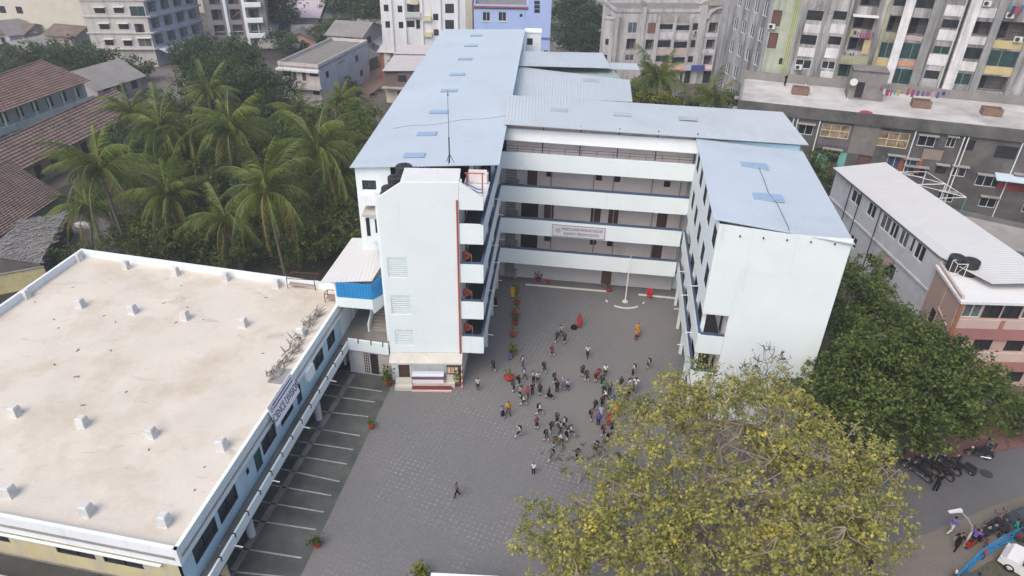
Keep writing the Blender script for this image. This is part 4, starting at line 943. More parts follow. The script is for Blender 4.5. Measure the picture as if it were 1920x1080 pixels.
# tall stained apartments at the upper right
_d = Vector((54.56 - 37.13, 86.1 - 92.04)); _d.normalize(); _p = Vector((37.13, 92.04))
FBA = Frame(_p - _d * 10, _p + _d * 60)
sL = FBA.sz(1428, 122)[0]; FBA = Frame(FBA.pt(sL, 0, 0), FBA.pt(sL + 46, 0, 0))
W = [(1528, 29, 1.9, 1.15, 'g'), (1516, 74.5, 1.9, 1.15, 'g'), (1506, 120, 1.95, 1.15, 'w2'), (1575, 29, 1.55, 1.0, 'g'), (1565, 76, 1.5, 1.0, 'g'), (1553, 122, 1.6, 1.0, 'w2'),
     (1456, 34, 1.1, 1.9, 'door'), (1449, 76, 1.1, 1.9, 'door'), (1437, 123, 1.2, 1.9, 'door'), (1487, 22, .6, .8, 'vent'), (1476, 69, .6, .8, 'vent'), (1465, 115, .6, .8, 'vent'),
     (1620, 41, 2.3, 1.7, 'bal'), (1608, 83, 2.2, 1.6, 'bal'), (1590, 132, 2.3, 1.7, 'scr'), (1679, 45, 1.7, 1.9, 'bal'), (1738, 4, 2.2, 1.4, 'd2'), (1723, 50, 2.4, 2.0, 'bal'), (1662, 94, 1.6, 1.9, 'scr'),
     (1709, 96, 2.4, 1.95, 'scr'), (1687, 143, 2.6, 1.9, 'scr'), (1783, 45, 1.9, .95, 'd2'), (1765, 94, 1.8, .95, 'scr'), (1747, 140, 1.6, 1.0, 'g'), (1840, 53, 1.9, 1.5, 'bal'), (1823, 100, 1.9, 1.3, 'd2'), (1804, 148, 1.9, 1.4, 'scr'),
     (1898, 58, 3.3, 2.0, 'bal'), (1875, 110, 3.6, 1.9, 'scr'), (1857, 156, 3.4, 1.8, 'bal'), (1632, 2, 2.2, 1.2, 'bal'), (1690, 3, 1.6, 1.0, 'd2')]
it = px(FBA, W)
for s in (4.5, 8, 13, 18, 23, 28): it.append((s, 2.2, 1.6, 1.2, 'g')); it.append((s, 5.4, 1.6, 1.2, 'g'))
for s in (3.2, 6.2, 9.5, 13.5, 17.5, 21.5, 25, 29, 33, 37, 41): it.append((s, 26.2, 1.7, 1.2, 'g')); it.append((s, 29.2, 1.7, 1.2, 'g'))
for s in (35, 39, 43):
    for z in (8.5, 11.5, 14.5, 17.5, 20.5, 23.4): it.append((s, z, 2.0, 1.4, 'bal'))
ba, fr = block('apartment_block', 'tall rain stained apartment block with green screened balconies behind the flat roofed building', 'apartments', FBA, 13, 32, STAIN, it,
               left=lambda F: [(F.len - 1.8 - 2.6 * i, z, 1.2, 1.7, 'grey') for i in range(4) for z in (6, 9.1, 12.2, 15.3, 18.4, 21.5, 24.6, 27.7)], roofm=CONC, skew=-7)
facade(ba, FBA.off(.02), .02, FBA.sz(1492, 60)[0], 0, 31.9, [i for i in it if i[0] < FBA.sz(1492, 60)[0] - .9], GREENISH)
for u, v, w, m, th in [(1542, 51, .35, GREYRIB, .3), (1586, 57, .3, GREYRIB, .3), (1653, 65, .35, OLIVE, .3), (1691, 58, 1.0, STAINW, .4), (1745, 52, .95, GREYRIB, .4), (1815, 48, 1.1, STAINW, .45), (1866, 48, .8, GREYRIB, .4), (1905, 128, .5, GREYRIB, .35)]:
    rib(ba, FBA, FBA.sz(u, v)[0], w, 0, 31.9, m, th=th)
s0 = FBA.sz(1484, 58)[0]
for k, ds in enumerate((-.22, 0, .24)): pipe(ba, FBA, s0 + ds, 6, 31.5, LIMEP, .06)
pipe(ba, FBA, FBA.sz(1801, 48)[0], 3, 31.9, BLACKP, .09, .3)
pipe(ba, FBA, FBA.sz(1801, 48)[0] - .25, 3, 31.9, WHITEP, .05, .25)
for u, v, w, h, m in [(1527, 54, 2.4, 1.0, STAINW), (1515, 98, 2.4, 1.1, STAINW), (1571, 54, 1.8, 1.1, STAINW), (1562, 100, 1.9, 1.2, STAINW), (1553, 140, 1.9, .8, STAINW), (1790, 20, 2.0, 1.2, STAINW), (1776, 66, 2.0, 1.2, STAINW), (1757, 112, 2.0, 1.3, STAINW), (1850, 24, 2.1, 1.1, STAINW), (1830, 76, 2.1, .9, STAINW), (1812, 124, 2.1, 1.1, STAINW),
                      (1885, 84, 3.6, .9, YELLOWP), (1866, 132, 3.7, .9, YELLOWP), (1672, 70, 1.6, .8, OLIVE), (1655, 116, 1.6, 1.0, YELLOWP), (1624, 88, .8, 1.7, YELLOWP), (1714, 72, 2.4, .5, mat('pink_grey', (.42, .33, .32), .9, var=.15)), (1698, 119, 2.4, .6, mat('orange_patch', (.45, .24, .14), .9, var=.2, dirt=(.4, .36, .33), da=.4, dsc=.9))]:
    panel(ba, FBA, u, v, w, h, m)
for u, v in [(1600, 111)]:
    s, z = FBA.sz(u, v); b = MB(); b.fbox(FBA, s - 1.6, s + 1.6, .02, 1.0, z - .5, z + .5); b.build('balcony_box', [OLIVE], ba)
s, z = FBA.sz(1622, 30); b = MB(); b.hexa([FBA.pt(s - 1.4, .9, z - .05), FBA.pt(s + 1.5, .9, z - .05), FBA.pt(s + 1.5, .02, z + .1), FBA.pt(s - 1.4, .02, z + .1), FBA.pt(s - 1.4, .9, z), FBA.pt(s + 1.5, .9, z), FBA.pt(s + 1.5, .02, z + .16), FBA.pt(s - 1.4, .02, z + .16)]); b.build('sunshade', [WHITE_SHEET], ba)
for u, v in [(1447, 49), (1497, 125), (1850, 6), (1893, 28), (1908, 73)]:
    ac_unit(ba, FBA, *FBA.sz(u, v))
CLOTH = [flat('cloth_%s' % n, c, .9) for n, c in (('magenta', (.22, .05, .16)), ('violet', (.10, .08, .20)), ('whitecloth', (.5, .5, .5)), ('red', (.32, .05, .05)), ('orange', (.38, .15, .06)), ('yellowc', (.34, .28, .08)), ('navy', (.03, .04, .12)), ('pinkc', (.5, .25, .32)), ('tealc', (.03, .25, .24)))]
rng = random.Random(9)
def washing(F, u0, v0, u1, v1, n, lab, o=.5):
    t = thing('washing_line', lab, 'washing line', F.pt(F.sz(u0, v0)[0], o, F.sz(u0, v0)[1]))
    a = F.sz(u0, v0); c = F.sz(u1, v1)
    b = MB(); b.tube([F.pt(a[0], o, a[1] + .05), F.pt(c[0], o, c[1] + .05)], .012, 4); b.build('line', [IRON], t)
    for i in range(n):
        s = a[0] + (c[0] - a[0]) * (i + .5) / n; z = a[1] + (c[1] - a[1]) * (i + .5) / n; w = abs(c[0] - a[0]) / n * rng.uniform(.35, 1.0); h = rng.uniform(.25, .85); z -= .25 * sin(pi * (i + .5) / n)
        b = MB(); b.hexa([F.pt(s - w / 2, o + .03, z - h), F.pt(s + w / 2, o + .05, z - h * rng.uniform(.85, 1.1)), F.pt(s + w / 2, o + .02, z - h), F.pt(s - w / 2, o, z - h), F.pt(s - w / 2, o + .02, z + .04), F.pt(s + w / 2, o + .02, z + .04), F.pt(s + w / 2, o, z + .04), F.pt(s - w / 2, o, z + .04)])
        b.build('cloth', [rng.choice(CLOTH)], t)
washing(FBA, 1583, 94, 1603, 96, 4, 'few clothes drying above the olive balcony of the tall stained apartments')
washing(FBA, 1890, 6, 1920, 8, 4, 'purple and checked clothes hanging at the top right corner of the tall apartments')
washing(FBA, 1596, 54, 1640, 60, 8, 'row of small red clothes under the white balcony awning of the tall apartments')

# long flat roofed building in front of them
FBB = Frame((26.67, 82.58), (66.0, 70.1))
W = [(1510, 243, 1.7, 1.2, 'w2'), (1566, 246, 3.1, 1.6, 'tan'), (1674, 262, 3.3, 1.8, 'tan'), (1737, 265, 1.8, 1.2, 'w2'), (1783, 267, .9, 1.15, 'w2'), (1816, 272, 1.2, 1.2, 'dark'), (1886, 286, 2.1, 1.4, 'dark'), (1557, 293, 1.9, 1.6, 'g'), (1533, 289, .8, 1.5, 'dark'), (1676, 306, 1.6, 1.7, 'blue'), (1704, 312, 1.5, 1.7, 'blue'),
     (1714, 322, 2.4, 1.1, 'w2'), (1764, 318, 1.1, 1, 'g'), (1797, 322, 1.5, 1.1, 'w2'), (1853, 340, 2.5, 1.3, 'w3'), (1912, 337, 1.5, 1.1, 'w2'), (1620, 300, 1.4, 1.9, 'door')]
it = px(FBB, W)
for s in np.arange(3, 38, 4.4): it.append((s, 4.6, 1.7, 1.2, 'w2')); it.append((s, 1.6, 1.6, 1.5, 'door'))
DKC = mat('soot_stained_concrete', (.115, .11, .105), .95, var=.3, sc=.35, dirt=(.045, .045, .045), da=.6, dsc=.28, streak=False, fine=.12, d2=((.26, .24, .21), .5, .5))
ROOFB = mat('worn_terrace', (.49, .475, .465), .9, var=.14, sc=.3, dirt=(.24, .225, .21), da=.5, dsc=.2, fine=.08, d2=((.20, .19, .18), .6, .4))
bb, fr = block('flat_roof_building', 'long sooty four storey building with a pale flat terrace and white drain pipes', 'building', FBB, 11.6, 13.15, DKC, it, roofm=ROOFB, par=0, hood=mat('hood_concrete', (.26, .25, .24), .9, var=.2),
               left=lambda F: [(3, 10.5, 1.2, 1.2, 'g'), (8, 10.5, 1.2, 1.2, 'g')])
b = MB(); b.fbox(FBB, 0, FBB.len, .003, .35, 12.0, 13.3); b.build('parapet', [DKC], bb)
b = MB(); b.fbox(FBB, 0, FBB.len, -11.6, -11.3, 13.16, 14.2); b.fbox(FBB, 0, .2, -11.28, -.05, 13.16, 13.45); b.build('parapet', [mat('grey_rear_parapet', (.22, .21, .20), .95, var=.2)], bb)
for u, v in [(1492, 208), (1500, 208), (1540, 218), (1719, 241), (1817, 233), (1822, 241), (1919, 263)]:
    s = FBB.sz(u, v)[0]; pipe(bb, FBB, s, 1, 11.9, WHITEP, .07, .25)
for u, v, w, h, m in [(1540, 303, 1.2, 1.9, mat('turquoise', (.16, .42, .36), .8, var=.15)), (1578, 300, .8, 1.8, mat('turquoise', (.16, .42, .36), .8, var=.15)), (1690, 306, .5, 1.8, mat('brick_red', (.30, .09, .07), .85, var=.2)), (1722, 312, .5, 1.8, mat('brick_red', (.30, .09, .07), .85, var=.2)),
                      (1560, 268, 3.2, .6, mat('purple_grey', (.14, .12, .13), .9, var=.2)), (1748, 290, 2, 1.2, mat('buff_patch', (.26, .21, .17), .9, var=.25, dirt=(.12, .11, .1), da=.5, dsc=.6)), (1897, 350, 3.0, 1.0, mat('red_shutter', (.25, .05, .05), .8, var=.2)), (1620, 262, 2.8, 3.6, mat('taupe_bay', (.19, .175, .16), .95, var=.2, dirt=(.09, .085, .08), da=.4, dsc=.5))]:
    panel(bb, FBB, u, v, w, h, m)
b = MB(); s, z = FBB.sz(1902, 330); b.hexa([FBB.pt(s - 2, 1.4, z - .3), FBB.pt(s + 3, 1.4, z - .3), FBB.pt(s + 3, .02, z + .1), FBB.pt(s - 2, .02, z + .1), FBB.pt(s - 2, 1.4, z - .22), FBB.pt(s + 3, 1.4, z - .22), FBB.pt(s + 3, .02, z + .18), FBB.pt(s - 2, .02, z + .18)]); b.build('awning', [mat('pale_blue_awning', (.45, .55, .62), .5, var=.1)], bb)
p = at(1620, 187, 13.2); FH = Frame((p.x - 1.9, p.y + .6), (p.x + 1.9, p.y - .6))
sh, _ = block('roof_stairhead', 'grey concrete stair head block on the pale terrace with a dish aerial', 'stair head', FH, 3.4, 16.6, CONC, [(1.2, 14.3, .9, 1.9, 'dark')], z0=13.17, roofm=CONC, par=0)
b = MB(); q = FH.pt(.3, .3, 15.2); b.lathe((0, 0, 0), [(.45, .12), (.3, .04), (.05, 0)], 12); d = b.build('dish_aerial', [flat('dish_grey', (.45, .45, .45))], sh, org=(0, 0, 0)); R = ORG[sh.name]; d.location = (q.x - R[0], q.y - R[1], q.z - R[2]); d.rotation_euler = (radians(60), 0, -.4)
BRK = mat('raw_brick', (.20, .13, .10), .95, var=.25, sc=2, dirt=(.12, .10, .09), da=.4, dsc=1)
for u, v, lab in [(1500, 178, 'open brick tank box near the left end of the pale terrace'), (1727, 203, 'open brick tank box in the middle of the pale terrace by the orange door'), (1860, 218, 'open brick tank box near the right end of the pale terrace')]:
    p = at(u, v, 13.2); F = Frame((p.x - .95, p.y + .3), (p.x + .95, p.y - .3)); t = thing('brick_tank', lab, 'tank', p, 0, 'brick tanks on the terrace')
    for a0, a1, o0, o1 in ((0, F.len, -.18, 0), (0, F.len, -1.5, -1.32), (0, .18, -1.31, -.19), (F.len - .18, F.len, -1.31, -.19)):
        b = MB(); b.fbox(F, a0, a1, o0, o1, 13.17, 14.0); b.build('side', [BRK], t)
    b = MB(); b.fbox(F, .19, F.len - .19, -1.31, -.19, 13.17, 13.45); b.build('bottom', [DARK], t)
FT2 = Frame(at(1660, 182, 14.2), at(1800, 186, 14.2))
washing(FT2, 1650, 163, 1690, 167, 6, 'clothes drying on the rear parapet of the terrace beside the stair head', 0)
washing(FT2, 1700, 165, 1775, 172, 8, 'long row of orange and red clothes drying along the rear parapet of the terrace', 0)
p = at(1624, 211, 13.2); b = MB(); b.lathe((p.x, p.y, 13.17), [(.75, 0), (.6, .12), (.2, .2)], 9); tag(b.build('red_sheet', [CLOTH[3]]), 'crumpled red cloth on the front edge of the pale terrace', 'cloth')
for u0, v0, u1, v1 in [(1510, 155, 1517, 185), (1582, 158, 1590, 187)]:
    b = MB(); b.tube([at(u0, v0, 13.22), at(u1, v1, 13.22)], .06, 5); tag(b.build('roof_pipe', [WHITEP]), 'thin white pipe lying across the terrace %s' % ('beside the left tank' if u0 < 1550 else 'beside the stair head'), 'pipe')

# apartment house with the big arch
FBC = Frame((18.6, 139.2), (45.6, 142.5))
W = [(1186, 52, 1.8, 2.0, 'grey'), (1183, 83, 1.8, 2.1, 'bal'), (1180, 108, 1.8, 1.2, 'grey'), (1222, 53, 1.6, 2.0, 'brick'), (1217.5, 84, 1.6, 2.0, 'bal'), (1213, 108, 1.6, 1.2, 'grey'), (1248, 50, 2.9, .95, 'g'), (1281, 52, 2.9, .95, 'd2'), (1244, 82, 2.9, 1.3, 'd2'), (1276, 84, 2.9, 1.2, 'd2'), (1240, 110, 2.8, 1.2, 'scr'), (1272, 113, 2.8, 1.2, 'g'),
     (1307, 50, 1.7, 1.3, 'd2'), (1303, 82, 1.7, 1.4, 'd2'), (1297, 111, 1.6, 1.2, 'd2'), (1337, 52, 1.7, 1.9, 'bal'), (1357, 53, 1.9, 1.9, 'bal'), (1332, 83, 1.7, 1.8, 'bal'), (1352, 86, 2.0, 1.9, 'scr'), (1327, 113, 1.7, 1.9, 'bal'), (1347, 115, 2.0, 1.9, 'grey'), (1390, 53, 1.2, 1.2, 'g'), (1384, 86, 1.2, 1.2, 'd2'), (1381, 118, 1.3, 1.2, 'g')]
it = px(FBC, W)
for u, w in [(1290, 3.2), (1332, 3.0), (1370, 2.8), (1252, 3), (1215, 2.6)]: it.append((FBC.sz(u, 140)[0], 1.35, w, 2.6, 'dark'))
it = [(s, z, w, h, k) for s, z, w, h, k in it]
OLDW = mat('aged_cream_wall', (.50, .48, .47), .9, var=.14, sc=.4, dirt=(.20, .185, .18), da=.5, dsc=.45, streak=True, fine=.06)
bc, fr = block('arch_apartments', 'faded apartment house with a tall arched bay under a pediment and shops below', 'apartments', FBC, 11, 13.6, OLDW, it, roofm=CONC, par=.6)
sa = FBC.sz(1347, 60)[0]
b = MB()
for i in range(9):           # arch head over the bay
    a0_, a1_ = pi * i / 9, pi * (i + 1) / 9; r0_, r1_ = 2.55, 3.1
    Pq = [FBC.pt(sa + r * cos(a), 0, 12.5 + r * sin(a) * .75) for r, a in ((r0_, a0_), (r1_, a0_), (r1_, a1_), (r0_, a1_))]
    n = Vector((FBC.n.x, FBC.n.y, 0))
    b.hexa([Pq[0] + n * .01, Pq[1] + n * .01, Pq[2] + n * .01, Pq[3] + n * .01, Pq[0] + n * .45, Pq[1] + n * .45, Pq[2] + n * .45, Pq[3] + n * .45])
b.build('arch', [mat('arch_plaster', (.50, .48, .45), .9, var=.12, dirt=(.25, .23, .22), da=.4, dsc=.5)], bc)
for s in (sa - 3.7, sa + 3.7): rib(bc, FBC, s, 1.3, 0, 15.0, OLDW, th=.5)
b = MB(); b.fbox(FBC, sa - 4.4, sa + 4.4, -.8, .5, 14.9, 15.15); b.add([FBC.pt(sa - 4.6, .45, 15.16), FBC.pt(sa + 4.6, .45, 15.16), FBC.pt(sa, .45, 17.3), FBC.pt(sa - 4.6, -.8, 15.16), FBC.pt(sa + 4.6, -.8, 15.16), FBC.pt(sa, -.8, 17.3)], [(0, 1, 2), (3, 5, 4), (0, 2, 5, 3), (1, 4, 5, 2)]); b.build('pediment', [mat('pediment_buff', (.40, .37, .33), .9, var=.15, dirt=(.2, .19, .18), da=.4, dsc=.5)], bc)
b = MB(); b.fbox(FBC, sa - 4.4, sa + 4.4, -.7, .0 + .002, 14.22, 14.88); b.build('wall', [OLDW], bc)
for u in (1203, 1160, 1233, 1264, 1293, 1317): rib(bc, FBC, FBC.sz(u, 60)[0], .9 if u == 1203 else .35, 0, 14.9 if u == 1203 else 12.8, GREYRIB if u in (1160,) else OLDW, th=.35)
s = FBC.sz(1203, 20)[0]; b = MB(); b.add([FBC.pt(s - .9, .5, 14.95), FBC.pt(s + .9, .5, 14.95), FBC.pt(s, .5, 15.9), FBC.pt(s - .9, -.3, 14.95), FBC.pt(s + .9, -.3, 14.95), FBC.pt(s, -.3, 15.9)], [(0, 1, 2), (3, 5, 4), (0, 2, 5, 3), (1, 4, 5, 2), (0, 3, 4, 1)]); b.build('pediment', [GREYRIB], bc)
for u, v, w, h, m in [(1247, 67, 3.0, 1.2, STAINW), (1280, 68, 3.0, 1.3, STAINW), (1243, 97, 3.0, 1.1, mat('peach_band', (.52, .42, .36), .9, var=.1, dirt=(.36, .3, .27), da=.3, dsc=.5)), (1275, 98, 3.0, 1.1, mat('peach_band', (.52, .42, .36), .9, var=.1, dirt=(.36, .3, .27), da=.3, dsc=.5)), (1262, 33, 6.6, 1.6, mat('buff_frieze', (.36, .33, .31), .9, var=.2, sc=.9, dirt=(.2, .18, .17), da=.4, dsc=.7)), (1338, 66, 4.4, .8, STAINW), (1334, 97, 4.4, .8, STAINW)]:
    panel(bc, FBC, u, v, w, h, m)
for u0, w, m in [(1262, 5.5, mat('salmon_band', (.42, .24, .19), .9, var=.15, dirt=(.5, .42, .36), da=.3, dsc=.6)), (1335, 4.8, mat('pale_pink_band', (.46, .36, .35), .9, var=.1)), (1376, 4.0, mat('pink_band', (.46, .28, .28), .9, var=.12))]:
    s = FBC.sz(u0, 132)[0]; b = MB(); b.hexa([FBC.pt(s - w / 2, 1.0, 2.75), FBC.pt(s + w / 2, 1.0, 2.75), FBC.pt(s + w / 2, .02, 2.95), FBC.pt(s - w / 2, .02, 2.95), FBC.pt(s - w / 2, 1.0, 3.1), FBC.pt(s + w / 2, 1.0, 3.1), FBC.pt(s + w / 2, .02, 3.7), FBC.pt(s - w / 2, .02, 3.7)]); b.build('shop_awning', [m], bc)
s = FBC.sz(1300, 130)[0]; t = thing('shop_sign', 'blue and white shop fascia sign under the arch apartments', 'sign', FBC.pt(s, 1.1, 3))
b = MB(); b.fbox(FBC, s - .9, s + 1.9, 1.02, 1.12, 2.9, 3.9); b.build('board', [mat('sign_blue', (.06, .08, .30), .5)], t); b = MB(); b.fbox(FBC, s - 2.2, s - .92, 1.02, 1.12, 2.9, 3.9); b.build('board', [mat('sign_pale', (.50, .52, .60), .5)], t)
ac_unit(bc, FBC, *FBC.sz(1304, 60)); ac_unit(bc, FBC, *FBC.sz(1343, 121))
# houses seen over its roof
far, _ = block('rear_apartments', 'dim apartment house behind the roof of the arch apartments', 'apartments', Frame((26, 160), (50, 163)), 10, 17.5, mat('dim_plaster', (.33, .31, .30), .9, var=.2, sc=.4, dirt=(.18, .17, .17), da=.4, dsc=.4, streak=True), [(s, z, 1.6, 1.4, 'bal') for s in np.arange(2, 23, 3) for z in (10.8, 14, 16.2)])
bt, _ = block('corner_tower', 'narrow stained block at the left end of the arch apartments', 'building', Frame((16.6, 140.5), (18.5, 139.5)), 9, 12.2, OLDW, [(.95, 8, .7, 1.1, 'vent'), (.95, 5, .7, 1.1, 'vent')])

# right: long low building with white sheet roof, then the pink house
FRB = Frame(at(1569, 319, 8.8), at(1764, 486, 8.8))
W = [(1605, 371, 2.0, 1.3, 'w2'), (1634, 394, 1.6, 1.4, 'w2'), (1660, 418, 1.7, 1.5, 'grey'), (1676, 432, 1.3, 1.5, 'w2'), (1694, 447, 1.4, 1.5, 'grey'), (1724, 473, 1.5, 1.5, 'w2'), (1711, 459, .35, 1.3, 'dark'), (1668, 507, 1.6, 1.4, 'dark')]
it = px(FRB, W); it += [(s, 3.6, 1.5, 1.2, 'w2') for s in (3, 7, 11)]
GREYW = mat('weathered_pale_wall', (.50, .52, .55), .9, var=.12, sc=.4, dirt=(.24, .24, .25), da=.45, dsc=.4, streak=False)
rb, _ = block('sheet_roof_building', 'long grey walled building with a white sheet roof beside the dark green trees', 'building', FRB, 6.0, 8.9, GREYW, it, roofm=CONC, par=0)
k0, k1, k2, k3 = at(1562, 314, 9.1), at(1660, 304, 9.25), at(1990, 530, 9.2), at(1862, 532, 9.0)
b = MB(); b.sheet(k3, k0, k1, k2, pitch=.35, amp=.02); b.build('roof_sheet', [WHITE_SHEET], rb)
k4 = at(1762, 480, 9.0); b = MB(); b.add([k0, k4, k3, k0 - Vector((0, 0, .06)), k4 - Vector((0, 0, .06)), k3 - Vector((0, 0, .06))], [(0, 2, 1), (3, 4, 5), (0, 1, 4, 3), (1, 2, 5, 4)]); b.build('roof_sheet', [WHITE_SHEET], rb)
for u, v in [(1651, 405), (1597, 355), (1615, 372)]:
    s, z = FRB.sz(u, v); pipe(rb, FRB, s, 2, 8.8, IRON, .05, .12)
b = MB(); s, z = FRB.sz(1664, 487); b.hexa([FRB.pt(s - 1.2, .8, z - .2), FRB.pt(s + 1.2, .8, z - .2), FRB.pt(s + 1.2, .02, z + .3), FRB.pt(s - 1.2, .02, z + .3), FRB.pt(s - 1.2, .8, z - .12), FRB.pt(s + 1.2, .8, z - .12), FRB.pt(s + 1.2, .02, z + .38), FRB.pt(s - 1.2, .02, z + .38)]); b.build('awning', [mat('brown_awning', (.16, .13, .12), .9, var=.2)], rb)
b = MB(); b.fbox(FRB, .1, FRB.len - .1, .003, .12, 5.55, 5.75); b.build('string_course', [GREYW], rb)
PINKW = mat('salmon_pink_wall', (.46, .32, .27), .85, var=.06, sc=.3, dirt=(.36, .25, .22), da=.25, dsc=.4, streak=True)
ROSE = mat('dusty_rose_band', (.33, .16, .145), .85, var=.08, sc=.5)
PALEP = mat('pale_pink_panel', (.52, .40, .36), .85, var=.08)
pc = at(1800, 566, 8.1); FPF = Frame((pc.x, pc.y), (pc.x + 14, pc.y - .2))
FPL = Frame((36.2, 51.4), (pc.x, pc.y))
ph = thing('pink_house', 'salmon pink house with glazed balconies and a white flat roof at the right', 'house', (42, 48, 0))
facade(ph, FPL, 0, FPL.len, 0, 8.1, [(*FPL.sz(1781, 553), 1.3, 1.4, 'w2'), (2.2, 4.6, 1.0, 1.3, 'dark')], PINKW)
gl = []
for i in range(7): gl.append((1.25 + i * 1.55, 7.3, 1.45, 1.25, 'grey' if i not in (1, 2) else 'd2'))
gl2 = [(3.2 + i * 2.6, 4.1, 1.5, 1.1, 'd2') for i in range(4)]
facade(ph, FPF, 0, FPF.len, 0, 8.1, gl + gl2 + [(4 + i * 3, 1.2, 1.4, 1.6, 'dark') for i in range(3)], PINKW)
for z0, z1, m, o in ((5.75, 6.55, PALEP, .14), (4.72, 5.74, ROSE, .2), (2.55, 3.4, PALEP, .14), (1.6, 2.54, ROSE, .2)):
    b = MB(); b.fbox(FPF, .05, FPF.len, .003, o, z0, z1); b.build('band', [m], ph)
for s in (3.9, 8.5): rib(ph, FPF, s, .35, 5.76, 6.56, ROSE, o=.145, th=.04, name='trim')
rib(ph, FPF, .14, .28, 0, 8.05, mat('ochre_corner', (.30, .14, .07), .8, var=.15), o=.21, th=.08, name='corner_trim')
PWR = mat('white_terrace', (.66, .66, .66), .85, var=.05, sc=.4, dirt=(.5, .48, .46), da=.25, dsc=.3)
b = MB(); b.prism([FPF.pt(-.15, .35, 0).xy, FPF.pt(14, .35, 0).xy, FPF.pt(14, -4.5, 0).xy, (36.0, 51.5)], 8.1, 8.32); b.build('roof', [PWR], ph)
b = MB(); b.fbox(FPL, 0, FPL.len, -.2, .0, 8.33, 8.6); b.build('parapet', [mat('pink_coping', (.50, .42, .38), .85, var=.08)], ph)
pipe(ph, FPL, FPL.len * .55, 2, 8.1, mat('pink_pipe', (.45, .33, .29), .6), .05, .1)
b = MB(); b.tube([FPL.pt(FPL.len * .5, .1, 5.9), FPL.pt(FPL.len - .1, .1, 5.6)], .06, 5); b.build('ledge', [PALEP], ph)
b = MB(); b.prism([FPF.pt(.2, -.3, 0).xy, FPF.pt(13.9, -.3, 0).xy, FPF.pt(13.9, -5, 0).xy, (36.4, 51.0)], .0, 8.0); b.build('core', [DARK], ph)
tank(at(1787, 505, 8.35), .62, 1.25, 'rear left black water tank on the pink house roof', 'black tanks on the pink house')
tank(at(1812, 513, 8.35), .68, 1.3, 'front right black water tank on the pink house roof behind the white stand', 'black tanks on the pink house')
ts = thing('tank_stand', 'white pipe stand in front of the black tanks on the pink house', 'stand', at(1796, 514, 8.35)); q = at(1796, 516, 8.35)
for x, y in ((-.5, -.2), (.35, -.2), (.35, .5), (-.5, .5)):
    b = MB(); b.tube([(q.x + x, q.y + y, 8.33), (q.x + x, q.y + y, 9.5)], .03, 5); b.build('leg', [WHITEP], ts)
b = MB(); b.tube([(q.x - .5, q.y - .2, 9.5), (q.x + .35, q.y - .2, 9.5), (q.x + .35, q.y + .5, 9.5), (q.x - .5, q.y + .5, 9.5), (q.x - .5, q.y - .2, 9.5)], .03, 5); b.tube([(q.x - .5, q.y - .2, 8.4), (q.x + .35, q.y - .2, 9.5)], .02, 5); b.build('top_rail', [WHITEP], ts)
# steel frame and low yard block behind the sheet roof
fr_ = thing('steel_frame', 'open white and green steel frame behind the long white sheet roof', 'frame', at(1740, 360, 6))
G = [at(1684, 322, 7.4), at(1737, 322, 7.4), at(1812, 370, 7.4), at(1755, 372, 7.4)]
b = MB()
for i in range(4): b.tube([G[i], G[(i + 1) % 4]], .04, 5)
m0 = G[0].lerp(G[3], .5); m1 = G[1].lerp(G[2], .5); b.tube([m0, m1], .06, 5); b.tube([G[0], m1], .04, 5); b.tube([m0, G[2]], .04, 5); b.build('top_frame', [WHITEP], fr_)
for g in G + [m1]:
    b = MB(); b.tube([Vector((g.x, g.y, 0)), g], .06, 5); b.build('post', [WHITEP if g is not G[2] else mat('sea_green', (.05, .28, .22), .6)], fr_)
yb = at(1835, 385, 3.4); yb, _ = block('yard_block', 'low grey block with a concrete terrace behind the white sheet roof', 'building', Frame((44.5, 64), (60, 54)), 8, 4.6, mat('dim_block', (.14, .14, .145), .95, var=.2), roofm=mat('block_roof', (.30, .28, .26), .9, var=.2, dirt=(.18, .17, .16), da=.4, dsc=.3), par=.5)

# ------------------------------------------------------------------ left and far houses
CREAMY = mat('cream_render', (.52, .49, .46), .9, var=.1, sc=.4, dirt=(.30, .28, .27), da=.4, dsc=.4, streak=True)
FBF = Frame((-86.2, 143.6), (-74.3, 144.9))
W = [(187, 20, 2.0, 1.0, 'd2'), (223, 19.6, 1.9, 1.0, 'd2'), (258, 22, 2.8, 2.0, 'scr'), (196, 50, 1.9, 1.0, 'd2'), (232, 50, 1.9, 1.0, 'd2'), (262, 54, 1.8, 1.9, 'bal'), (205, 80, 1.7, 1.1, 'g'), (240, 81, 1.7, 1.1, 'g'), (272, 80, 2.6, 1.6, 'grey'), (178, 80, 1.6, 1.9, 'bal')]
it = px(FBF, W) + [(s, z, 1.8, 1.1, 'd2') for s in (2, 5.2, 8.8) for z in (16.6, 19.7)]
q = at(372, 104, 0)
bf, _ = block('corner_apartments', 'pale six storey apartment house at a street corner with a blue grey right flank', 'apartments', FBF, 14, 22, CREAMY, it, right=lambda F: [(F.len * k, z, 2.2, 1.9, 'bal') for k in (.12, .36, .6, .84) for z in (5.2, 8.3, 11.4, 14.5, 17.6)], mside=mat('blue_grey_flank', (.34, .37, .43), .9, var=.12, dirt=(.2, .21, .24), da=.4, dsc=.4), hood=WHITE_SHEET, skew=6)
for z in (3.6, 6.7, 9.8, 12.9, 16, 19.1):
    b = MB(); b.fbox(FBF, -.3, FBF.len + .3, .003, .5 if z < 5 else .2, z - .12, z + .12); b.build('ledge', [CREAMY], bf)
    b = MB(); F = _['R']; b.fbox(F, 0.02, F.len, .003, .7, z - .15, z + .15); b.build('ledge', [mat('blue_grey_flank', (.34, .37, .43))], bf)
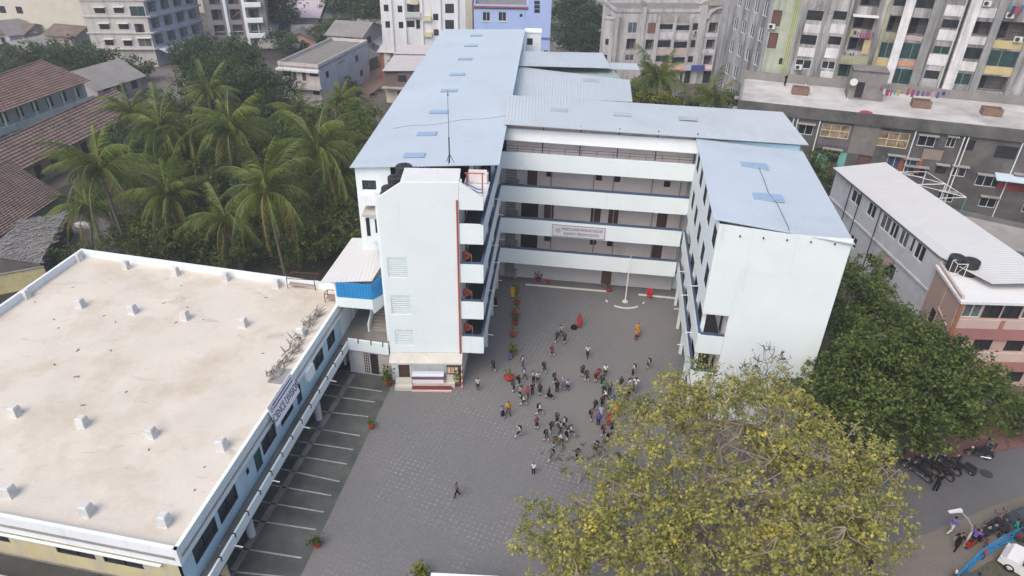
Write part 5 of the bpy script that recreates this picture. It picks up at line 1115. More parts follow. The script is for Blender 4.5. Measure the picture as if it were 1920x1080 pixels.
F = _['R']; b = MB(); b.sheet(F.pt(.2, 3.2, 2.9), F.pt(F.len, 3.2, 2.9), F.pt(F.len, .75, 3.6), F.pt(.2, .75, 3.6), pitch=.4); b.build('awning', [mat('tin_awning', (.40, .46, .50), .5, var=.1)], bf)
F2 = Frame((-67.5, 157), (-55.5, 160))
b2, _ = block('balcony_apartments', 'brown and white apartment house with projecting white balconies behind the corner apartments', 'apartments', F2, 10, 20, mat('brown_grey_wall', (.24, .22, .22), .9, var=.15), [(s, z, 2.2, 2.2, 'bal') for s in (2.2, 6, 9.8) for z in (5.0, 8.2, 11.4, 14.6, 17.8)])
for z in (6.9 - 3.2, 6.9, 10.1, 13.3, 16.5):
    b = MB(); b.fbox(F2, 8.2, 11.6, .003, 1.1, z - .3, z + .55); b.build('balcony_box', [W_PLAIN], b2)
for s in (4.1, 7.9): rib(b2, F2, s, .6, 0, 19.8, W_PLAIN, th=.25)

WHITEB = mat('chalky_white_wall', (.66, .66, .66), .9, var=.06, sc=.3, dirt=(.42, .40, .38), da=.38, dsc=.45, streak=True)
FBD = Frame((-26.4, 139.8), (-10.2, 141))
W = [(724, 15, .9, 1.2, 'd2'), (727, 46, .9, 1.2, 'd2'), (750, 17, .9, 1.2, 'd2'), (752, 47, .9, 1.2, 'd2'), (775, 16, 2.4, 1.7, 'bal'), (770, 45, 1.5, 1.2, 'd2'), (784, 46, .8, 1.7, 'bal'), (817, 32, 1.0, 1.2, 'd2'), (818, 61, 1.0, 1.2, 'd2'), (843, 16, 1.7, 1.7, 'd2'), (843, 46, 1.7, 1.7, 'd2')]
bd, _ = block('white_apartments', 'chalk white apartment house with pale yellow sunshades behind the long blue roof', 'apartments', FBD, 11, 18.5, WHITEB, px(FBD, W) + [(s, 1.4, 1.8, 2.3, 'dark') for s in (2, 6, 10, 14)], sill=None, right=[(2.5, z, 1.2, 1.5, 'd2') for z in (5, 8, 11, 14)])
for u, v in [(801, 34), (803, 64), (776, 3)]: panel(bd, FBD, u, v, 1.5, .9, mat('pale_yellow', (.56, .52, .34), .85, var=.1), 'sunshade', th=.5)
for u in (735, 760, 792, 826, 858): rib(bd, FBD, FBD.sz(u, 40)[0], .3, 0, 18.4, WHITEB, th=.3)
panel(bd, FBD, 774, 27, 3.0, .9, mat('sage_balcony', (.45, .48, .44), .85, var=.1), 'balcony_box', th=.7)
PBLUE = mat('lavender_blue_wall', (.36, .46, .72), .85, var=.05, sc=.3, dirt=(.27, .33, .50), da=.25, dsc=.4, streak=True)
FBE = Frame((-7.6, 125), (1.7, 125.2))
be, _ = block('blue_house', 'lavender blue house with white framed windows behind the far end of the blue roof', 'house', FBE, 9, 16.2, PBLUE, px(FBE, [(892, 24, .7, 1.2, 'd2'), (912, 31, 1.3, 1.5, 'w2'), (942, 31, 1.35, 1.5, 'w2'), (977, 29, .5, .5, 'vent')]) + [(s, z, 1.3, 1.4, 'w2') for s in (2, 5, 8) for z in (2, 5.5, 9)], sill=WHITE_P, roofm=CONC, par=.5)
b = MB(); b.fbox(FBE, -.1, FBE.len + .1, .003, .25, 16.2, 16.45); b.build('cornice', [mat('red_cornice', (.30, .10, .08), .8)], be)
F = Frame((1.72, 124.6), (5.6, 124.7))
bw, _ = block('blue_stair_wing', 'taller lavender blue stair wing with two columns of three small windows', 'house', F, 8, 22, PBLUE, px(F, [(993, 5, .95, .6, 'd2'), (1007, 5, .95, .6, 'd2'), (993, 13, .95, .6, 'd2'), (1007, 13, .95, .6, 'd2'), (993, 21, .95, .6, 'd2'), (1007, 21, .95, .6, 'd2')]) + [(3.3, 8.4, .9, 2.2, 'blue')])
b = MB(); b.fbox(F, 0, F.len, .003, .12, 11.3, 11.6); b.build('string_course', [mat('deep_blue_line', (.12, .16, .35), .8)], bw)

# two storey house with a grey flat roof by the lane
FBG = Frame((-41.2, 120.6), (-33.8, 119.0))
bg_, _ = block('two_storey_house', 'two storey pale house with a sunken grey flat roof by the lane', 'house', FBG, 21, 6.9, CREAMY, px(FBG, [(538, 137, 1.6, 1.0, 'd2'), (588, 138, 1.6, 1.0, 'd2'), (552, 141, .7, 1.7, 'door'), (570, 142, .7, 1.7, 'door'), (593, 172, 1.2, 1.1, 'g')]),
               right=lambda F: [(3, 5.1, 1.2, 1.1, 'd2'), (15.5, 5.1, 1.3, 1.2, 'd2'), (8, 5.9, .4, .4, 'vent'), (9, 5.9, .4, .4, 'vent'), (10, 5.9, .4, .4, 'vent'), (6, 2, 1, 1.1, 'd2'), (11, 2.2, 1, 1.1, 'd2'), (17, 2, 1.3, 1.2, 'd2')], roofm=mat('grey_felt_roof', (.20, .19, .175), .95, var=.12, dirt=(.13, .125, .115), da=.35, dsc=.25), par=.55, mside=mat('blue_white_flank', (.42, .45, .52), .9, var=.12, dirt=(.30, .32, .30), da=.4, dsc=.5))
b = MB(); b.fbox(FBG, -.3, FBG.len + .3, .003, 1.0, 3.3, 3.5); b.fbox(FBG, -.3, FBG.len + .3, .9, 1.0, 3.51, 4.2); b.build('balcony_box', [CREAMY], bg_)
b = MB(); b.fbox(FBG, -.2, FBG.len + .2, .003, .6, 6.1, 6.45); b.build('cornice', [WHITEB], bg_)
TIN = mat('grey_tin_roof', (.235, .225, .215), .8, var=.12, sc=.4, dirt=(.15, .14, .13), da=.35, dsc=.3, fine=.08)
def gable(name, lab, F, depth, h, ridge, m, roofm, items=(), along=False, over=.5, cat='house', group=None, rib_=.35, amp=.03, right=()):
    """pitched roof house; along=True puts the ridge parallel to the front"""
    t = thing(name, lab, cat, F.pt(F.len / 2, -depth / 2, 0), 0, group)
    A, B, C, D = F.pt(0, 0, 0), F.pt(F.len, 0, 0), F.pt(F.len, -depth, 0), F.pt(0, -depth, 0)
    facade(t, F, 0, F.len, 0, h, list(items), m); FRt = Frame(B.xy, C.xy)
    facade(t, FRt, 0, FRt.len, 0, h, list(right), m); facade(t, Frame(C.xy, D.xy), 0, F.len, 0, h, [], m); facade(t, Frame(D.xy, A.xy), 0, depth, 0, h, [], m)
    z = Vector((0, 0, 1)); e = over
    if along:
        r0, r1 = F.pt(-e, -depth / 2, ridge), F.pt(F.len + e, -depth / 2, ridge); dz = (ridge - h) / (depth / 2) * e
        for a, c_ in ((F.pt(-e, e, h - dz), F.pt(F.len + e, e, h - dz)), (F.pt(-e, -depth - e, h - dz), F.pt(F.len + e, -depth - e, h - dz))):
            b = MB(); b.sheet(a, c_, r1, r0, pitch=rib_, amp=amp); b.build('roof_sheet', [roofm], t)
        for s in (0, F.len): b = MB(); b.add([F.pt(s, 0, h), F.pt(s, -depth, h), F.pt(s, -depth / 2, ridge - .05)], [(0, 1, 2)]); b.build('gable_wall', [m], t)
    else:
        r0, r1 = F.pt(F.len / 2, e, ridge), F.pt(F.len / 2, -depth - e, ridge); dz = (ridge - h) / (F.len / 2) * e
        for s in (-e, F.len + e):
            b = MB(); b.sheet(F.pt(s, e, h - dz), F.pt(s, -depth - e, h - dz), r1, r0, pitch=rib_, amp=amp); b.build('roof_sheet', [roofm], t)
        for o in (0, -depth): b = MB(); b.add([F.pt(0, o, h), F.pt(F.len, o, h), F.pt(F.len / 2, o, ridge - .05)], [(0, 1, 2)]); b.build('gable_wall', [m], t)
    return t
DIMW = mat('dim_timber_wall', (.09, .085, .085), .95, var=.25)
g1_ = Frame(at(408, 100, 0), at(520, 97, 0)); gb = gable('barn_house', 'large grey gabled house with pale timber framing above the bushy trees', g1_, 15, 4.6, 8.8, DIMW, TIN, [(s, 3, .9, 1.3, 'grey') for s in (5, 10)], over=.6)
for s in (0.1, g1_.len / 2, g1_.len - .1, g1_.len * .25, g1_.len * .75): rib(gb, g1_, s, .25, 0, 4.6 + (4 if s == g1_.len / 2 else (2 if .2 < s / g1_.len < .8 else 0)), WHITEB, th=.12, name='timber')
b = MB(); b.fbox(g1_, 0, g1_.len, .13, .2, 4.5, 4.7); b.build('timber', [WHITEB], gb)
gable('rear_house', 'grey roofed house with a small veranda behind the two storey house', Frame((-40, 150), (-32.5, 148.5)), 12, 6.2, 8.0, mat('beige_wall', (.33, .30, .28), .9, var=.15), TIN, [(2, 5.2, 2, 1.2, 'dark'), (5, 5.2, 2, 1.2, 'dark'), (4, 2, 1.4, 1.4, 'dark')], along=True, right=[(4, 4.8, 2.5, 1.3, 'dark'), (8, 1.8, 2.2, 2, 'door')])
gable('pink_roof_house', 'low house with a pale pink sheet roof in the upper left distance', Frame((-64, 178), (-49, 178)), 14, 4.6, 7.2, mat('beige_wall', (.33, .30, .28)), mat('pale_pink_sheet', (.50, .42, .47), .6, var=.06), [(3, 2.5, 1.2, 1.2, 'd2')], along=True)
gable('shed', 'small grey tin shed at the left of the two storey house', Frame(at(490, 112, 0), at(560, 112, 0)), 7, 2.6, 3.6, DIMW, TIN, along=True)
# lane house with two sheet roofs
FL_ = Frame((-23.4, 122.9), (-15.0, 122.1))
lh, _ = block('lane_house', 'brown and cream lane house with two stepped pale sheet roofs by the long blue roof', 'house', FL_, 20, 5.6, mat('brown_upper_wall', (.16, .12, .11), .9, var=.15), [(3.2, 4.5, 1.6, 1.2, 'd2'), (6, 4.5, 1.2, 1.0, 'd2')], z0=3.0, roofm=CONC, par=0)
facade(lh, FL_.off(-.4), 0, FL_.len, 0, 2.98, [(3.0, 1.5, 1.9, 1.3, 'g'), (6, 1.2, 1.3, 2.0, 'door')], mat('pale_cream_wall', (.58, .54, .42), .85, var=.08))
b = MB(); b.fbox(FL_, -.4, FL_.len, -.38, 1.1, 2.84, 3.0); b.build('ledge', [mat('beige_wall', (.33, .30, .28))], lh)
s0, s1, s2, s3 = at(716, 133, 5.9), at(800, 133, 5.9), at(850, 105, 6.5), at(739, 103, 6.5)
PSH = mat('pinkish_sheet', (.46, .43, .43), .7, var=.05, dirt=(.36, .33, .32), da=.25, dsc=.3)
b = MB(); b.sheet(s0, s1, s2, s3, pitch=.35, amp=.02); b.build('roof_sheet', [PSH], lh)
s0, s1, s2, s3 = at(739, 101, 6.7), at(850, 103, 6.7), at(860, 84, 7.2), at(753, 84, 7.2)
b = MB(); b.sheet(s0, s1, s2, s3, pitch=.35, amp=.02); b.build('roof_sheet', [PSH], lh)
gable('orange_wall_house', 'small house with a buff roof and an orange side wall beyond the lane house', Frame((-27.2, 140), (-22.2, 139.5)), 9, 5.2, 6.0, mat('burnt_orange', (.30, .12, .07), .9, var=.2), PSH, [(1.5, 4.2, 1.2, 1.2, 'dark'), (3.6, 4.2, 1, 1.2, 'dark')], along=True)
gable('lane_shed', 'pale tin lean-to beside the lane near the long blue roof', Frame((-17.6, 108), (-13.4, 107)), 6, 2.2, 2.8, mat('beige_wall', (.33, .30, .28)), mat('tin_awning', (.40, .46, .50)), along=True)

# tiled school-like houses at the left edge
TILE = mat('clay_tile', (.20, .13, .108), .9, var=.22, sc=.9, dirt=(.12, .085, .075), da=.45, dsc=.5, fine=.22)
TILE2 = mat('dark_clay_tile', (.165, .115, .10), .9, var=.25, sc=.9, dirt=(.09, .07, .065), da=.5, dsc=.5, fine=.25)
def tiled(root, a, b_, c, d, m):
    """a-b eave, d-c ridge: courses of tiles stepping down the slope"""
    a, b_, c, d = map(Vector, (a, b_, c, d)); n = int((d - a).length / .55); k = int((b_ - a).length / .36); q = MB(); up = (b_ - a).cross(d - a).normalized()
    if up.z < 0: up = -up
    for j in range(n):
        t0, t1 = j / n, (j + 1) / n
        l0, r0 = a.lerp(d, t0), b_.lerp(c, t0); l1, r1 = a.lerp(d, t1), b_.lerp(c, t1)
        vs = []
        for i in range(k + 1):
            w = i / k; h = .06 * (i % 2)
            vs += [l0.lerp(r0, w) + up * (.11 + h), l1.lerp(r1, w) + up * (.0 + h), l0.lerp(r0, w) - up * .0]
        q.add(vs, [f for i in range(k) for f in ((3 * i, 3 * i + 3, 3 * i + 4, 3 * i + 1), (3 * i, 3 * i + 2, 3 * i + 5, 3 * i + 3))])
    o = q.build('tile_courses', [m], root); o['kind'] = 'stuff'
    b2 = MB(); b2.tube([d + up * .1, c + up * .1], .14, 6); b2.build('ridge_tile', [m], root)
    return o
th1 = thing('tiled_house', 'two storey house with red clay tile roof and pale green veranda at the left edge', 'house', (-80, 105, 0))
e0, e1, e2, e3 = at(-60, 234, 6.2), at(170, 151, 6.2), at(80, 113, 9.2), at(-70, 165, 9.2)
tiled(th1, e0, e1, e2, e3, TILE)
FV = Frame(at(-60, 236, 6.0), at(178, 156, 6.0)).off(-.9); PG = mat('pale_green_veranda', (.46, .52, .49), .9, var=.12, dirt=(.24, .26, .25), da=.4, dsc=.4)
facade(th1, FV.off(-1.6), 0, FV.len, 0, 6.1, [(s, 4.7, 1.1, 1.5, 'dark') for s in np.arange(2, FV.len - 1, 2.7)], PG)
for i in range(int(FV.len / 2.6)): rib(th1, FV, 1 + i * 2.6, .22, 0, 5.9, PG, o=-.2, th=.2, name='column')
b = MB(); b.fbox(FV, 0, FV.len, -.15, 0.03, 3.0, 4.0); b.build('veranda_parapet', [PG], th1)
b = MB(); b.fbox(FV, 0, FV.len, -1.58, -.16, 2.9, 3.1); b.build('floor_slab', [CONC], th1)
b = MB(); F = Frame(e1.xy, e2.xy); b.fbox(F, .6, F.len, -1.2, -1.0, 0, 6.2); b.add([F.pt(.6, -1, 6.2), F.pt(F.len, -1, 6.2), F.pt(F.len, -1, 9.1)], [(0, 1, 2)]); b.build('gable_wall', [PG], th1)
th2 = thing('tiled_row', 'long low row under a sagging red tile roof in front of the veranda house', 'house', (-60, 92, 0))
e0, e1, e2, e3 = at(20, 330, 3.0), at(268, 206, 3.0), at(216, 167, 5.2), at(-40, 283, 5.2)
tiled(th2, e0, e1, e2, e3, TILE2)
FV = Frame(e0.xy, e1.xy).off(-.6); facade(th2, FV, 0, FV.len, 0, 3.1, [(s, 1.5, 1.3, 1.8, 'dark') for s in np.arange(2, FV.len - 1, 3)], mat('olive_wall', (.26, .25, .16), .9, var=.2))
b = MB(); F = Frame(e1.xy, e2.xy); b.fbox(F, .5, F.len, -.8, -.6, 0, 3.0); b.add([F.pt(.5, -.6, 3), F.pt(F.len, -.6, 3), F.pt(F.len, -.6, 5.1)], [(0, 1, 2)]); b.build('gable_wall', [mat('olive_wall', (.26, .25, .16))], th2)
th3 = thing('tiled_outhouse', 'nearest red tile roof at the left edge above the rubble covered shed', 'house', (-55, 68, 0))
e0, e1, e2, e3 = at(-50, 478, 2.6), at(118, 366, 2.6), at(18, 301, 4.9), at(-90, 352, 4.9)
tiled(th3, e0, e1, e2, e3, TILE2)
FV = Frame(e0.xy, e1.xy).off(-.5); facade(th3, FV, 0, FV.len, 0, 2.7, [], mat('olive_wall', (.26, .25, .16)))
# rubble covered tin shed and yard next to it
ts_ = thing('rubble_shed', 'low shed with broken grey roof sheets and dry palm litter behind the annex', 'shed', at(60, 450, 0))
e0, e1, e2, e3 = at(-30, 480, 2.3), at(75, 494, 2.2), at(125, 398, 2.7), at(30, 415, 2.7)
b = MB(); b.sheet(e0, e1, e2, e3, pitch=.3, amp=.04); b.build('roof_sheet', [mat('grey_asbestos', (.20, .195, .19), .95, var=.25, dirt=(.08, .08, .07), da=.4, dsc=.7)], ts_)
b = MB(); b.prism([e0.xy, e1.xy, e2.xy, e3.xy], 0, 2.1); b.build('wall', [DIMW], ts_)
rng = random.Random(12); b = MB()
for i in range(420):
    w_, t_ = rng.random(), rng.random(); p = e0.lerp(e1, w_).lerp(e3.lerp(e2, w_), t_) + Vector((0, 0, .08 + rng.random() * .12)); a = rng.gauss(.5, .7); l = rng.uniform(.3, 1.3); d = Vector((cos(a), sin(a), rng.uniform(-.08, .1))) * l; n = Vector((-sin(a), cos(a), 0)) * rng.uniform(.02, .09)
    b.add([p - n, p + d - n * .4, p + d + n * .4, p + n], [(0, 1, 2, 3)])
o = b.build('palm_litter', [mat('grey_litter', (.24, .23, .22), .95, var=.4, sc=2)], ts_); o['kind'] = 'stuff'
yp = [at(100, 420, 0), at(140, 392, 0), at(260, 400, 0), at(250, 470, 0), at(120, 480, 0)]
sheet_obj('yard_paving', yp, 0.012, mat('plum_grey_paving', (.12, .11, .11), .9, var=.12, sc=.5))
p = at(155, 423, .3); b = MB(); F = Frame((p.x - 1.1, p.y + .2), (p.x + 1.1, p.y - .3)); b.fbox(F, 0, 2.2, -.8, 0, .012, .4); tag(b.build('stone_bench', [WHITE_P]), 'white stone slab in the plum paved yard under the palm', 'slab')
yw = thing('yellow_wall', 'faded yellow boundary wall behind the left edge of the annex', 'wall', at(30, 520, 0)); F = Frame(at(-60, 535, 1.6), at(85, 508, 1.6))
b = MB(); b.fbox(F, 0, F.len, -.2, 0, 0, 2.0); b.build('panel', [mat('lemon_wall', (.52, .46, .24), .85, var=.1, dirt=(.3, .27, .18), da=.35, dsc=.5)], yw)
b = MB(); b.fbox(F, 0, F.len, -.25, .05, 2.0, 2.1); b.build('coping', [CONC], yw)
# hip roofed grey house, green shed, cream block in the far left corner
gable('grey_tile_house', 'small grey tile roofed house between the red tile roof and the corner apartments', Frame(at(190, 198, 0), at(268, 172, 0)), 9, 3.2, 5.4, mat('lilac_white_wall', (.36, .33, .35), .9, var=.12), TIN, [(2, 1.7, 1.6, 1.6, 'dark'), (5, 1.7, 1.8, 1.6, 'dark'), (8, 1.7, 1.4, 1.4, 'dark')], along=True, over=.9)
gable('green_shed', 'teal green walled shed under a bent grey sheet roof in the far left', Frame(at(85, 66, 0), at(165, 60, 0)), 8, 6.2, 6.9, mat('teal_wall', (.06, .17, .15), .9, var=.2), TIN, [(3, 3, 2, 1.8, 'green')], along=True)
gable('purple_roof_house', 'low house with a faded purple roof in the far left', Frame(at(25, 92, 0), at(72, 86, 0)), 12, 3.0, 5.2, mat('blue_grey_flank', (.34, .37, .43)), mat('purple_grey_tin', (.17, .155, .17), .8, var=.1), along=True)
cb, _ = block('cream_block', 'cream windowless apartment block in the top left corner', 'apartments', Frame((-122, 165), (-96, 163.5)), 14, 21, mat('cream_plaster', (.56, .53, .45), .9, var=.06), [(s, z, 1.5, 1.5, 'd2') for s in (5, 9) for z in (4, 7, 10, 13)])
# far rows of houses
rng = random.Random(77)
FCOL = [mat('far_wall_%d' % i, c, .9, var=.12, sc=.3, dirt=(.25, .24, .23), da=.35, dsc=.3, streak=True) for i, c in enumerate([(.45, .43, .40), (.36, .37, .40), (.50, .46, .38), (.40, .33, .31), (.52, .52, .52)])]
FARH = [(-150, 205, 16, 9), (-128, 215, 14, 13), (-104, 208, 15, 8), (-82, 222, 18, 10), (-58, 215, 14, 6), (-52, 240, 18, 12), (-36, 205, 12, 6.5), (-24, 190, 12, 8), (-12, 215, 16, 14), (-6, 180, 10, 12), (14.5, 178, 9, 11), (16, 205, 12, 14), (30, 225, 16, 16), (56, 190, 18, 18), (80, 205, 18, 20), (104, 190, 20, 18), (128, 170, 20, 16), (-170, 180, 18, 10)]
for i, (x, y, w, h) in enumerate(FARH):
    F = Frame((x, y), (x + w, y + rng.uniform(-2, 2)))
    items = [(s, z, 1.4, 1.3, rng.choice(['d2', 'g', 'w2'])) for s in np.arange(2, w - 1, 3.2) for z in np.arange(1.8, h - .8, 3.1)]
    block('distant_house', ('distant %s house number of storeys %d in the far row' % ('x', 1)), 'house', F, rng.uniform(8, 12), h, FCOL[i % 5], items, roofm=TIN if i % 3 else CONC)[0]['label'] = 'distant %s house of %s storeys %s' % (['beige', 'blue grey', 'cream', 'brown', 'white'][i % 5], ['two', 'three', 'four', 'five', 'six'][min(4, max(0, int(h / 3.2) - 2))], 'far behind the %s' % ['cream block at top left', 'teal shed', 'purple roof', 'corner apartments', 'balcony apartments', 'barn house', 'rear house', 'orange walled house', 'white apartments', 'blue house', 'street trees', 'far end of the street', 'arch apartments', 'rear apartments', 'stained apartments', 'stained apartments to the right', 'long sooty building', 'far left corner'][i])

# packed low houses between the far blocks
SMALL = [(30, 118, 9, 2.8, 'grey', 'left of the purple roof'), (118, 92, 8, 3.0, 'brown', 'in front of the teal shed'), (60, 60, 9, 3.4, 'pale', 'behind the purple roof'), (445, 88, 8, 3.0, 'dark', 'left of the barn house'), (590, 92, 9, 3.2, 'grey', 'between the barn and the two storey house'), (640, 66, 9, 4.2, 'dark', 'behind the rear house'), (688, 112, 7, 3.4, 'pale', 'beside the lane sheds'), (697, 92, 8, 4.4, 'grey', 'behind the lane sheds'), (700, 70, 9, 3.6, 'brown', 'left of the white apartments'), (560, 58, 10, 3.4, 'brown', 'below the pink roof'), (470, 40, 10, 3.6, 'grey', 'beyond the barn house'), (610, 36, 11, 4.2, 'pale', 'right of the pink roof'), (655, 138, 6, 2.8, 'dark', 'with a red shop front in the lane'), (22, 88, 8, 3.0, 'brown', 'at the left edge beyond the dark trees'), (150, 78, 8, 3.2, 'dark', 'between the teal shed and the corner apartments'), (565, 100, 7, 3.0, 'dark', 'at the left corner of the two storey house'), (1130, 85, 7, 3.4, 'pale', 'behind the street tree'), (1150, 45, 9, 4.0, 'brown', 'left of the arch apartments')]
ROOFC_ = {'grey': TIN, 'brown': mat('rusty_tin', (.16, .12, .10), .85, var=.25, dirt=(.10, .08, .07), da=.4, dsc=.5), 'pale': mat('pale_tin', (.36, .36, .36), .7, var=.1, dirt=(.22, .21, .2), da=.35, dsc=.4), 'dark': mat('dark_tin', (.11, .11, .115), .8, var=.2)}
for i, (u, v, w, h, c, wh) in enumerate(SMALL):
    p = at(u, v, 0); a = ((i * 37) % 17 - 8) * .05; F = Frame((p.x - w / 2 * cos(a), p.y - w / 2 * sin(a)), (p.x + w / 2 * cos(a), p.y + w / 2 * sin(a)))
    gable('low_house', 'low %s roofed house %s' % (c, wh), F, 7 + i % 3, h, h + 1.5, [DIMW, mat('beige_wall', (.33, .30, .28)), mat('blue_grey_flank', (.34, .37, .43)), mat('salmon_band', (.42, .24, .19))][i % 4], ROOFC_[c], [(w * .3, 1.4, 1.1, 1.2, 'd2'), (w * .7, 1.2, 1.1, 2.0, 'door')], along=i % 3 != 0, group='low houses among the far blocks')
# ------------------------------------------------------------------ trees, palms, pots
BARK = mat('pale_bark', (.27, .225, .175), .9, var=.2, sc=2, dirt=(.14, .115, .09), da=.4, dsc=1.5)
BARKD = mat('dark_bark', (.085, .07, .055), .95, var=.25, sc=2)
def leaf_mesh(name, C, size, m, rs, up=.6, aspect=.62, var=.5):
    """many small folded leaves, one island each"""
    n = len(C)
    N_ = rs.normal(size=(n, 3)); N_[:, 2] = np.abs(N_[:, 2]) + up; N_ /= np.linalg.norm(N_, axis=1, keepdims=True)
    T = rs.normal(size=(n, 3)); T -= (T * N_).sum(1, keepdims=True) * N_; T /= np.linalg.norm(T, axis=1, keepdims=True)
    B = np.cross(N_, T); s = size * (1 + var * (rs.random(n) * 2 - 1)); s = s[:, None]
    v0 = C - T * s * .5; v2 = C + T * s * .5 - N_ * s * .12; v1 = C + B * s * aspect * .5 + N_ * s * .10; v3 = C - B * s * aspect * .5 + N_ * s * .10
    V = np.stack([v0, v1, v2, v3], 1).reshape(-1, 3)
    me = bpy.data.meshes.new(name); me.vertices.add(4 * n); me.loops.add(4 * n); me.polygons.add(n)
    me.vertices.foreach_set('co', V.astype(np.float32).ravel()); me.loops.foreach_set('vertex_index', np.arange(4 * n, dtype=np.int32))
    me.polygons.foreach_set('loop_start', np.arange(0, 4 * n, 4, dtype=np.int32)); me.polygons.foreach_set('loop_total', np.full(n, 4, dtype=np.int32))
    me.materials.append(m); me.update(calc_edges=True); me.validate()
    return me
def limb(a, b, rs, wob=.12, sag=.08, n=4):
    L_ = (b - a).length; P_ = [a]
    for i in range(1, n): P_.append(a.lerp(b, i / n) + Vector(rs.normal(size=3)) * L_ * wob * .6 - Vector((0, 0, 1)) * L_ * sag * sin(pi * i / n))
    return P_ + [b]
def tree(name, lab, base, lobes, m, bark, size, tips_k, per_tip, spread, trunk_r=.35, fork=3.0, seed=1, group=None, bare=0.0, up=.6, cat='tree', shell=.55, thin=.012, branch=True):
    rs = np.random.RandomState(seed); base = Vector((base[0], base[1], 0))
    t = thing(name, lab, cat, base, 0, group)
    tb_ = MB(); bb_ = MB(); top = base + Vector((rs.uniform(-.4, .4), rs.uniform(-.4, .4), fork))
    tb_.tube([base, base.lerp(top, .35) + Vector((rs.uniform(-.2, .2), rs.uniform(-.2, .2), 0)), base.lerp(top, .75), top], [trunk_r * 1.35, trunk_r * 1.0, trunk_r * .9, trunk_r * .85], 9)
    Cs = []
    for lb in lobes:
        lx, ly, lz, lr = lb[:4]; bare_ = lb[4] if len(lb) > 4 else bare
        c = Vector((lx, ly, lz)); hub = top.lerp(c, .62); hub.z = top.z * .45 + (c.z - lr * .35) * .55
        mid = top.lerp(hub, .5) + Vector((rs.uniform(-.4, .4), rs.uniform(-.4, .4), rs.uniform(-.1, .5)))
        lr_ = trunk_r * .5
        if branch: bb_.tube(limb(top, hub, rs, .1, .10), [lr_ * (1, .85, .7, .6, .5)[k_] for k_ in range(5)], 7)
        n = max(6, int(tips_k * lr * lr)); sub = [c + Vector(rs.normal(size=3)) * lr * .42 for _ in range(5)]
        if branch:
            for q in sub: bb_.tube(limb(hub, q, rs, .13, .16), [lr_ * (.42, .34, .27, .2, .14)[k_] for k_ in range(5)], 5)
        for i in range(n):
            d = rs.normal(size=3); d /= np.linalg.norm(d); r = lr * (shell + (1 - shell) * rs.random()) * (1 + .12 * max(-1.5, min(1.2, rs.normal())))
            d[2] = d[2] * .75 + .12
            tip = c + Vector(d) * r
            if tip.z < .6: continue
            q = min(sub, key=lambda x: (x - tip).length)
            if branch and (i % 2 == 0 or bare_ > .5): bb_.tube(limb(q, tip, rs, .13, .12), [(lr_ * .13 + thin) * (1, .8, .62, .45, .3)[k_] for k_ in range(5)], 4)
            if rs.random() < bare_: continue
            k = int(per_tip * rs.uniform(.45, 1.5) * (1 if m is L_YEL else 1.7))
            nc = max(2, k // 9); cc_ = np.array(tip) + rs.normal(size=(nc, 3)) * np.array([spread, spread, spread * .6]) * 1.1
            Cs.append(cc_[rs.randint(0, nc, k)] + rs.normal(size=(k, 3)) * size * .62)
    tb_.build('trunk', [bark], t)
    if branch: bb_.build('branches', [bark], t)
    C = np.concatenate(Cs) - np.array(base); C = C[C[:, 2] > .1]
    o = bpy.data.objects.new('crown', leaf_mesh('crown', C, size, m, rs, up)); col.objects.link(o); o.parent = t
    return t
def lobes(lst): return [(*at(q[0], q[1], q[2]).xy, *q[2:]) for q in lst]

L_YEL = leaf('peepal_leaf', [(.085, .105, .036), (.18, .20, .06), (.31, .305, .095), (.44, .40, .105), (.68, .55, .09)], trans=.35)
L_DARK = leaf('dark_leaf', [(.026, .046, .012), (.052, .085, .02), (.092, .135, .03), (.145, .19, .042), (.22, .25, .06)], trans=.33)
L_BLUE = leaf('blue_green_leaf', [(.016, .036, .014), (.028, .058, .020), (.048, .085, .026), (.075, .115, .034), (.11, .145, .045)], trans=.33)
L_MID = leaf('mid_leaf', [(.022, .045, .009), (.045, .08, .014), (.08, .12, .022), (.13, .165, .03), (.19, .20, .04)], trans=.33)
L_BRIGHT = leaf('bright_leaf', [(.05, .08, .01), (.10, .14, .015), (.18, .20, .02), (.26, .24, .03)], trans=.3)

tree('peepal_tree', 'wide yellowing tree with pale bare limbs in front of the school, largest in the picture', at(1302, 1062, 0),
     lobes([(1225, 790, 8.0, 2.5), (1285, 745, 8.4, 1.9), (1335, 725, 8.6, 2.0), (1425, 775, 9, 2.6), (1470, 735, 8, 1.8), (1565, 845, 8, 2.7), (1640, 925, 7, 2.0), (1650, 1010, 7, 2.2), (1180, 900, 7.5, 2.4), (1215, 985, 7.5, 2.8), (1090, 985, 6.2, 2.0), (1030, 975, 5.6, 1.3), (1340, 1005, 8.5, 2.9), (1440, 1050, 8.5, 2.8), (1540, 1000, 8, 2.6),
            (1120, 1060, 6.5, 2.5), (1050, 1050, 6, 1.6), (1390, 800, 9.3, 2.6, .8), (1280, 870, 9.2, 2.5, .62), (1425, 930, 9, 2.4, .75), (1335, 925, 9.2, 2.2, .62), (1565, 950, 8, 2.0, .6), (1480, 930, 9, 1.6), (1250, 1060, 8, 2.6), (1580, 1075, 7.5, 2.4), (1365, 770, 6.5, 1.9), (1300, 795, 6.5, 1.8), (1455, 820, 7, 1.8), (1520, 780, 6.5, 1.9), (1500, 870, 8, 2.0), (1010, 1010, 5.4, 1.2), (1660, 880, 6.5, 1.6)]),
     L_YEL, BARK, .195, 4.3, 84, .42, .44, 3.4, 3, bare=.12, up=.9, shell=.45, thin=.014)
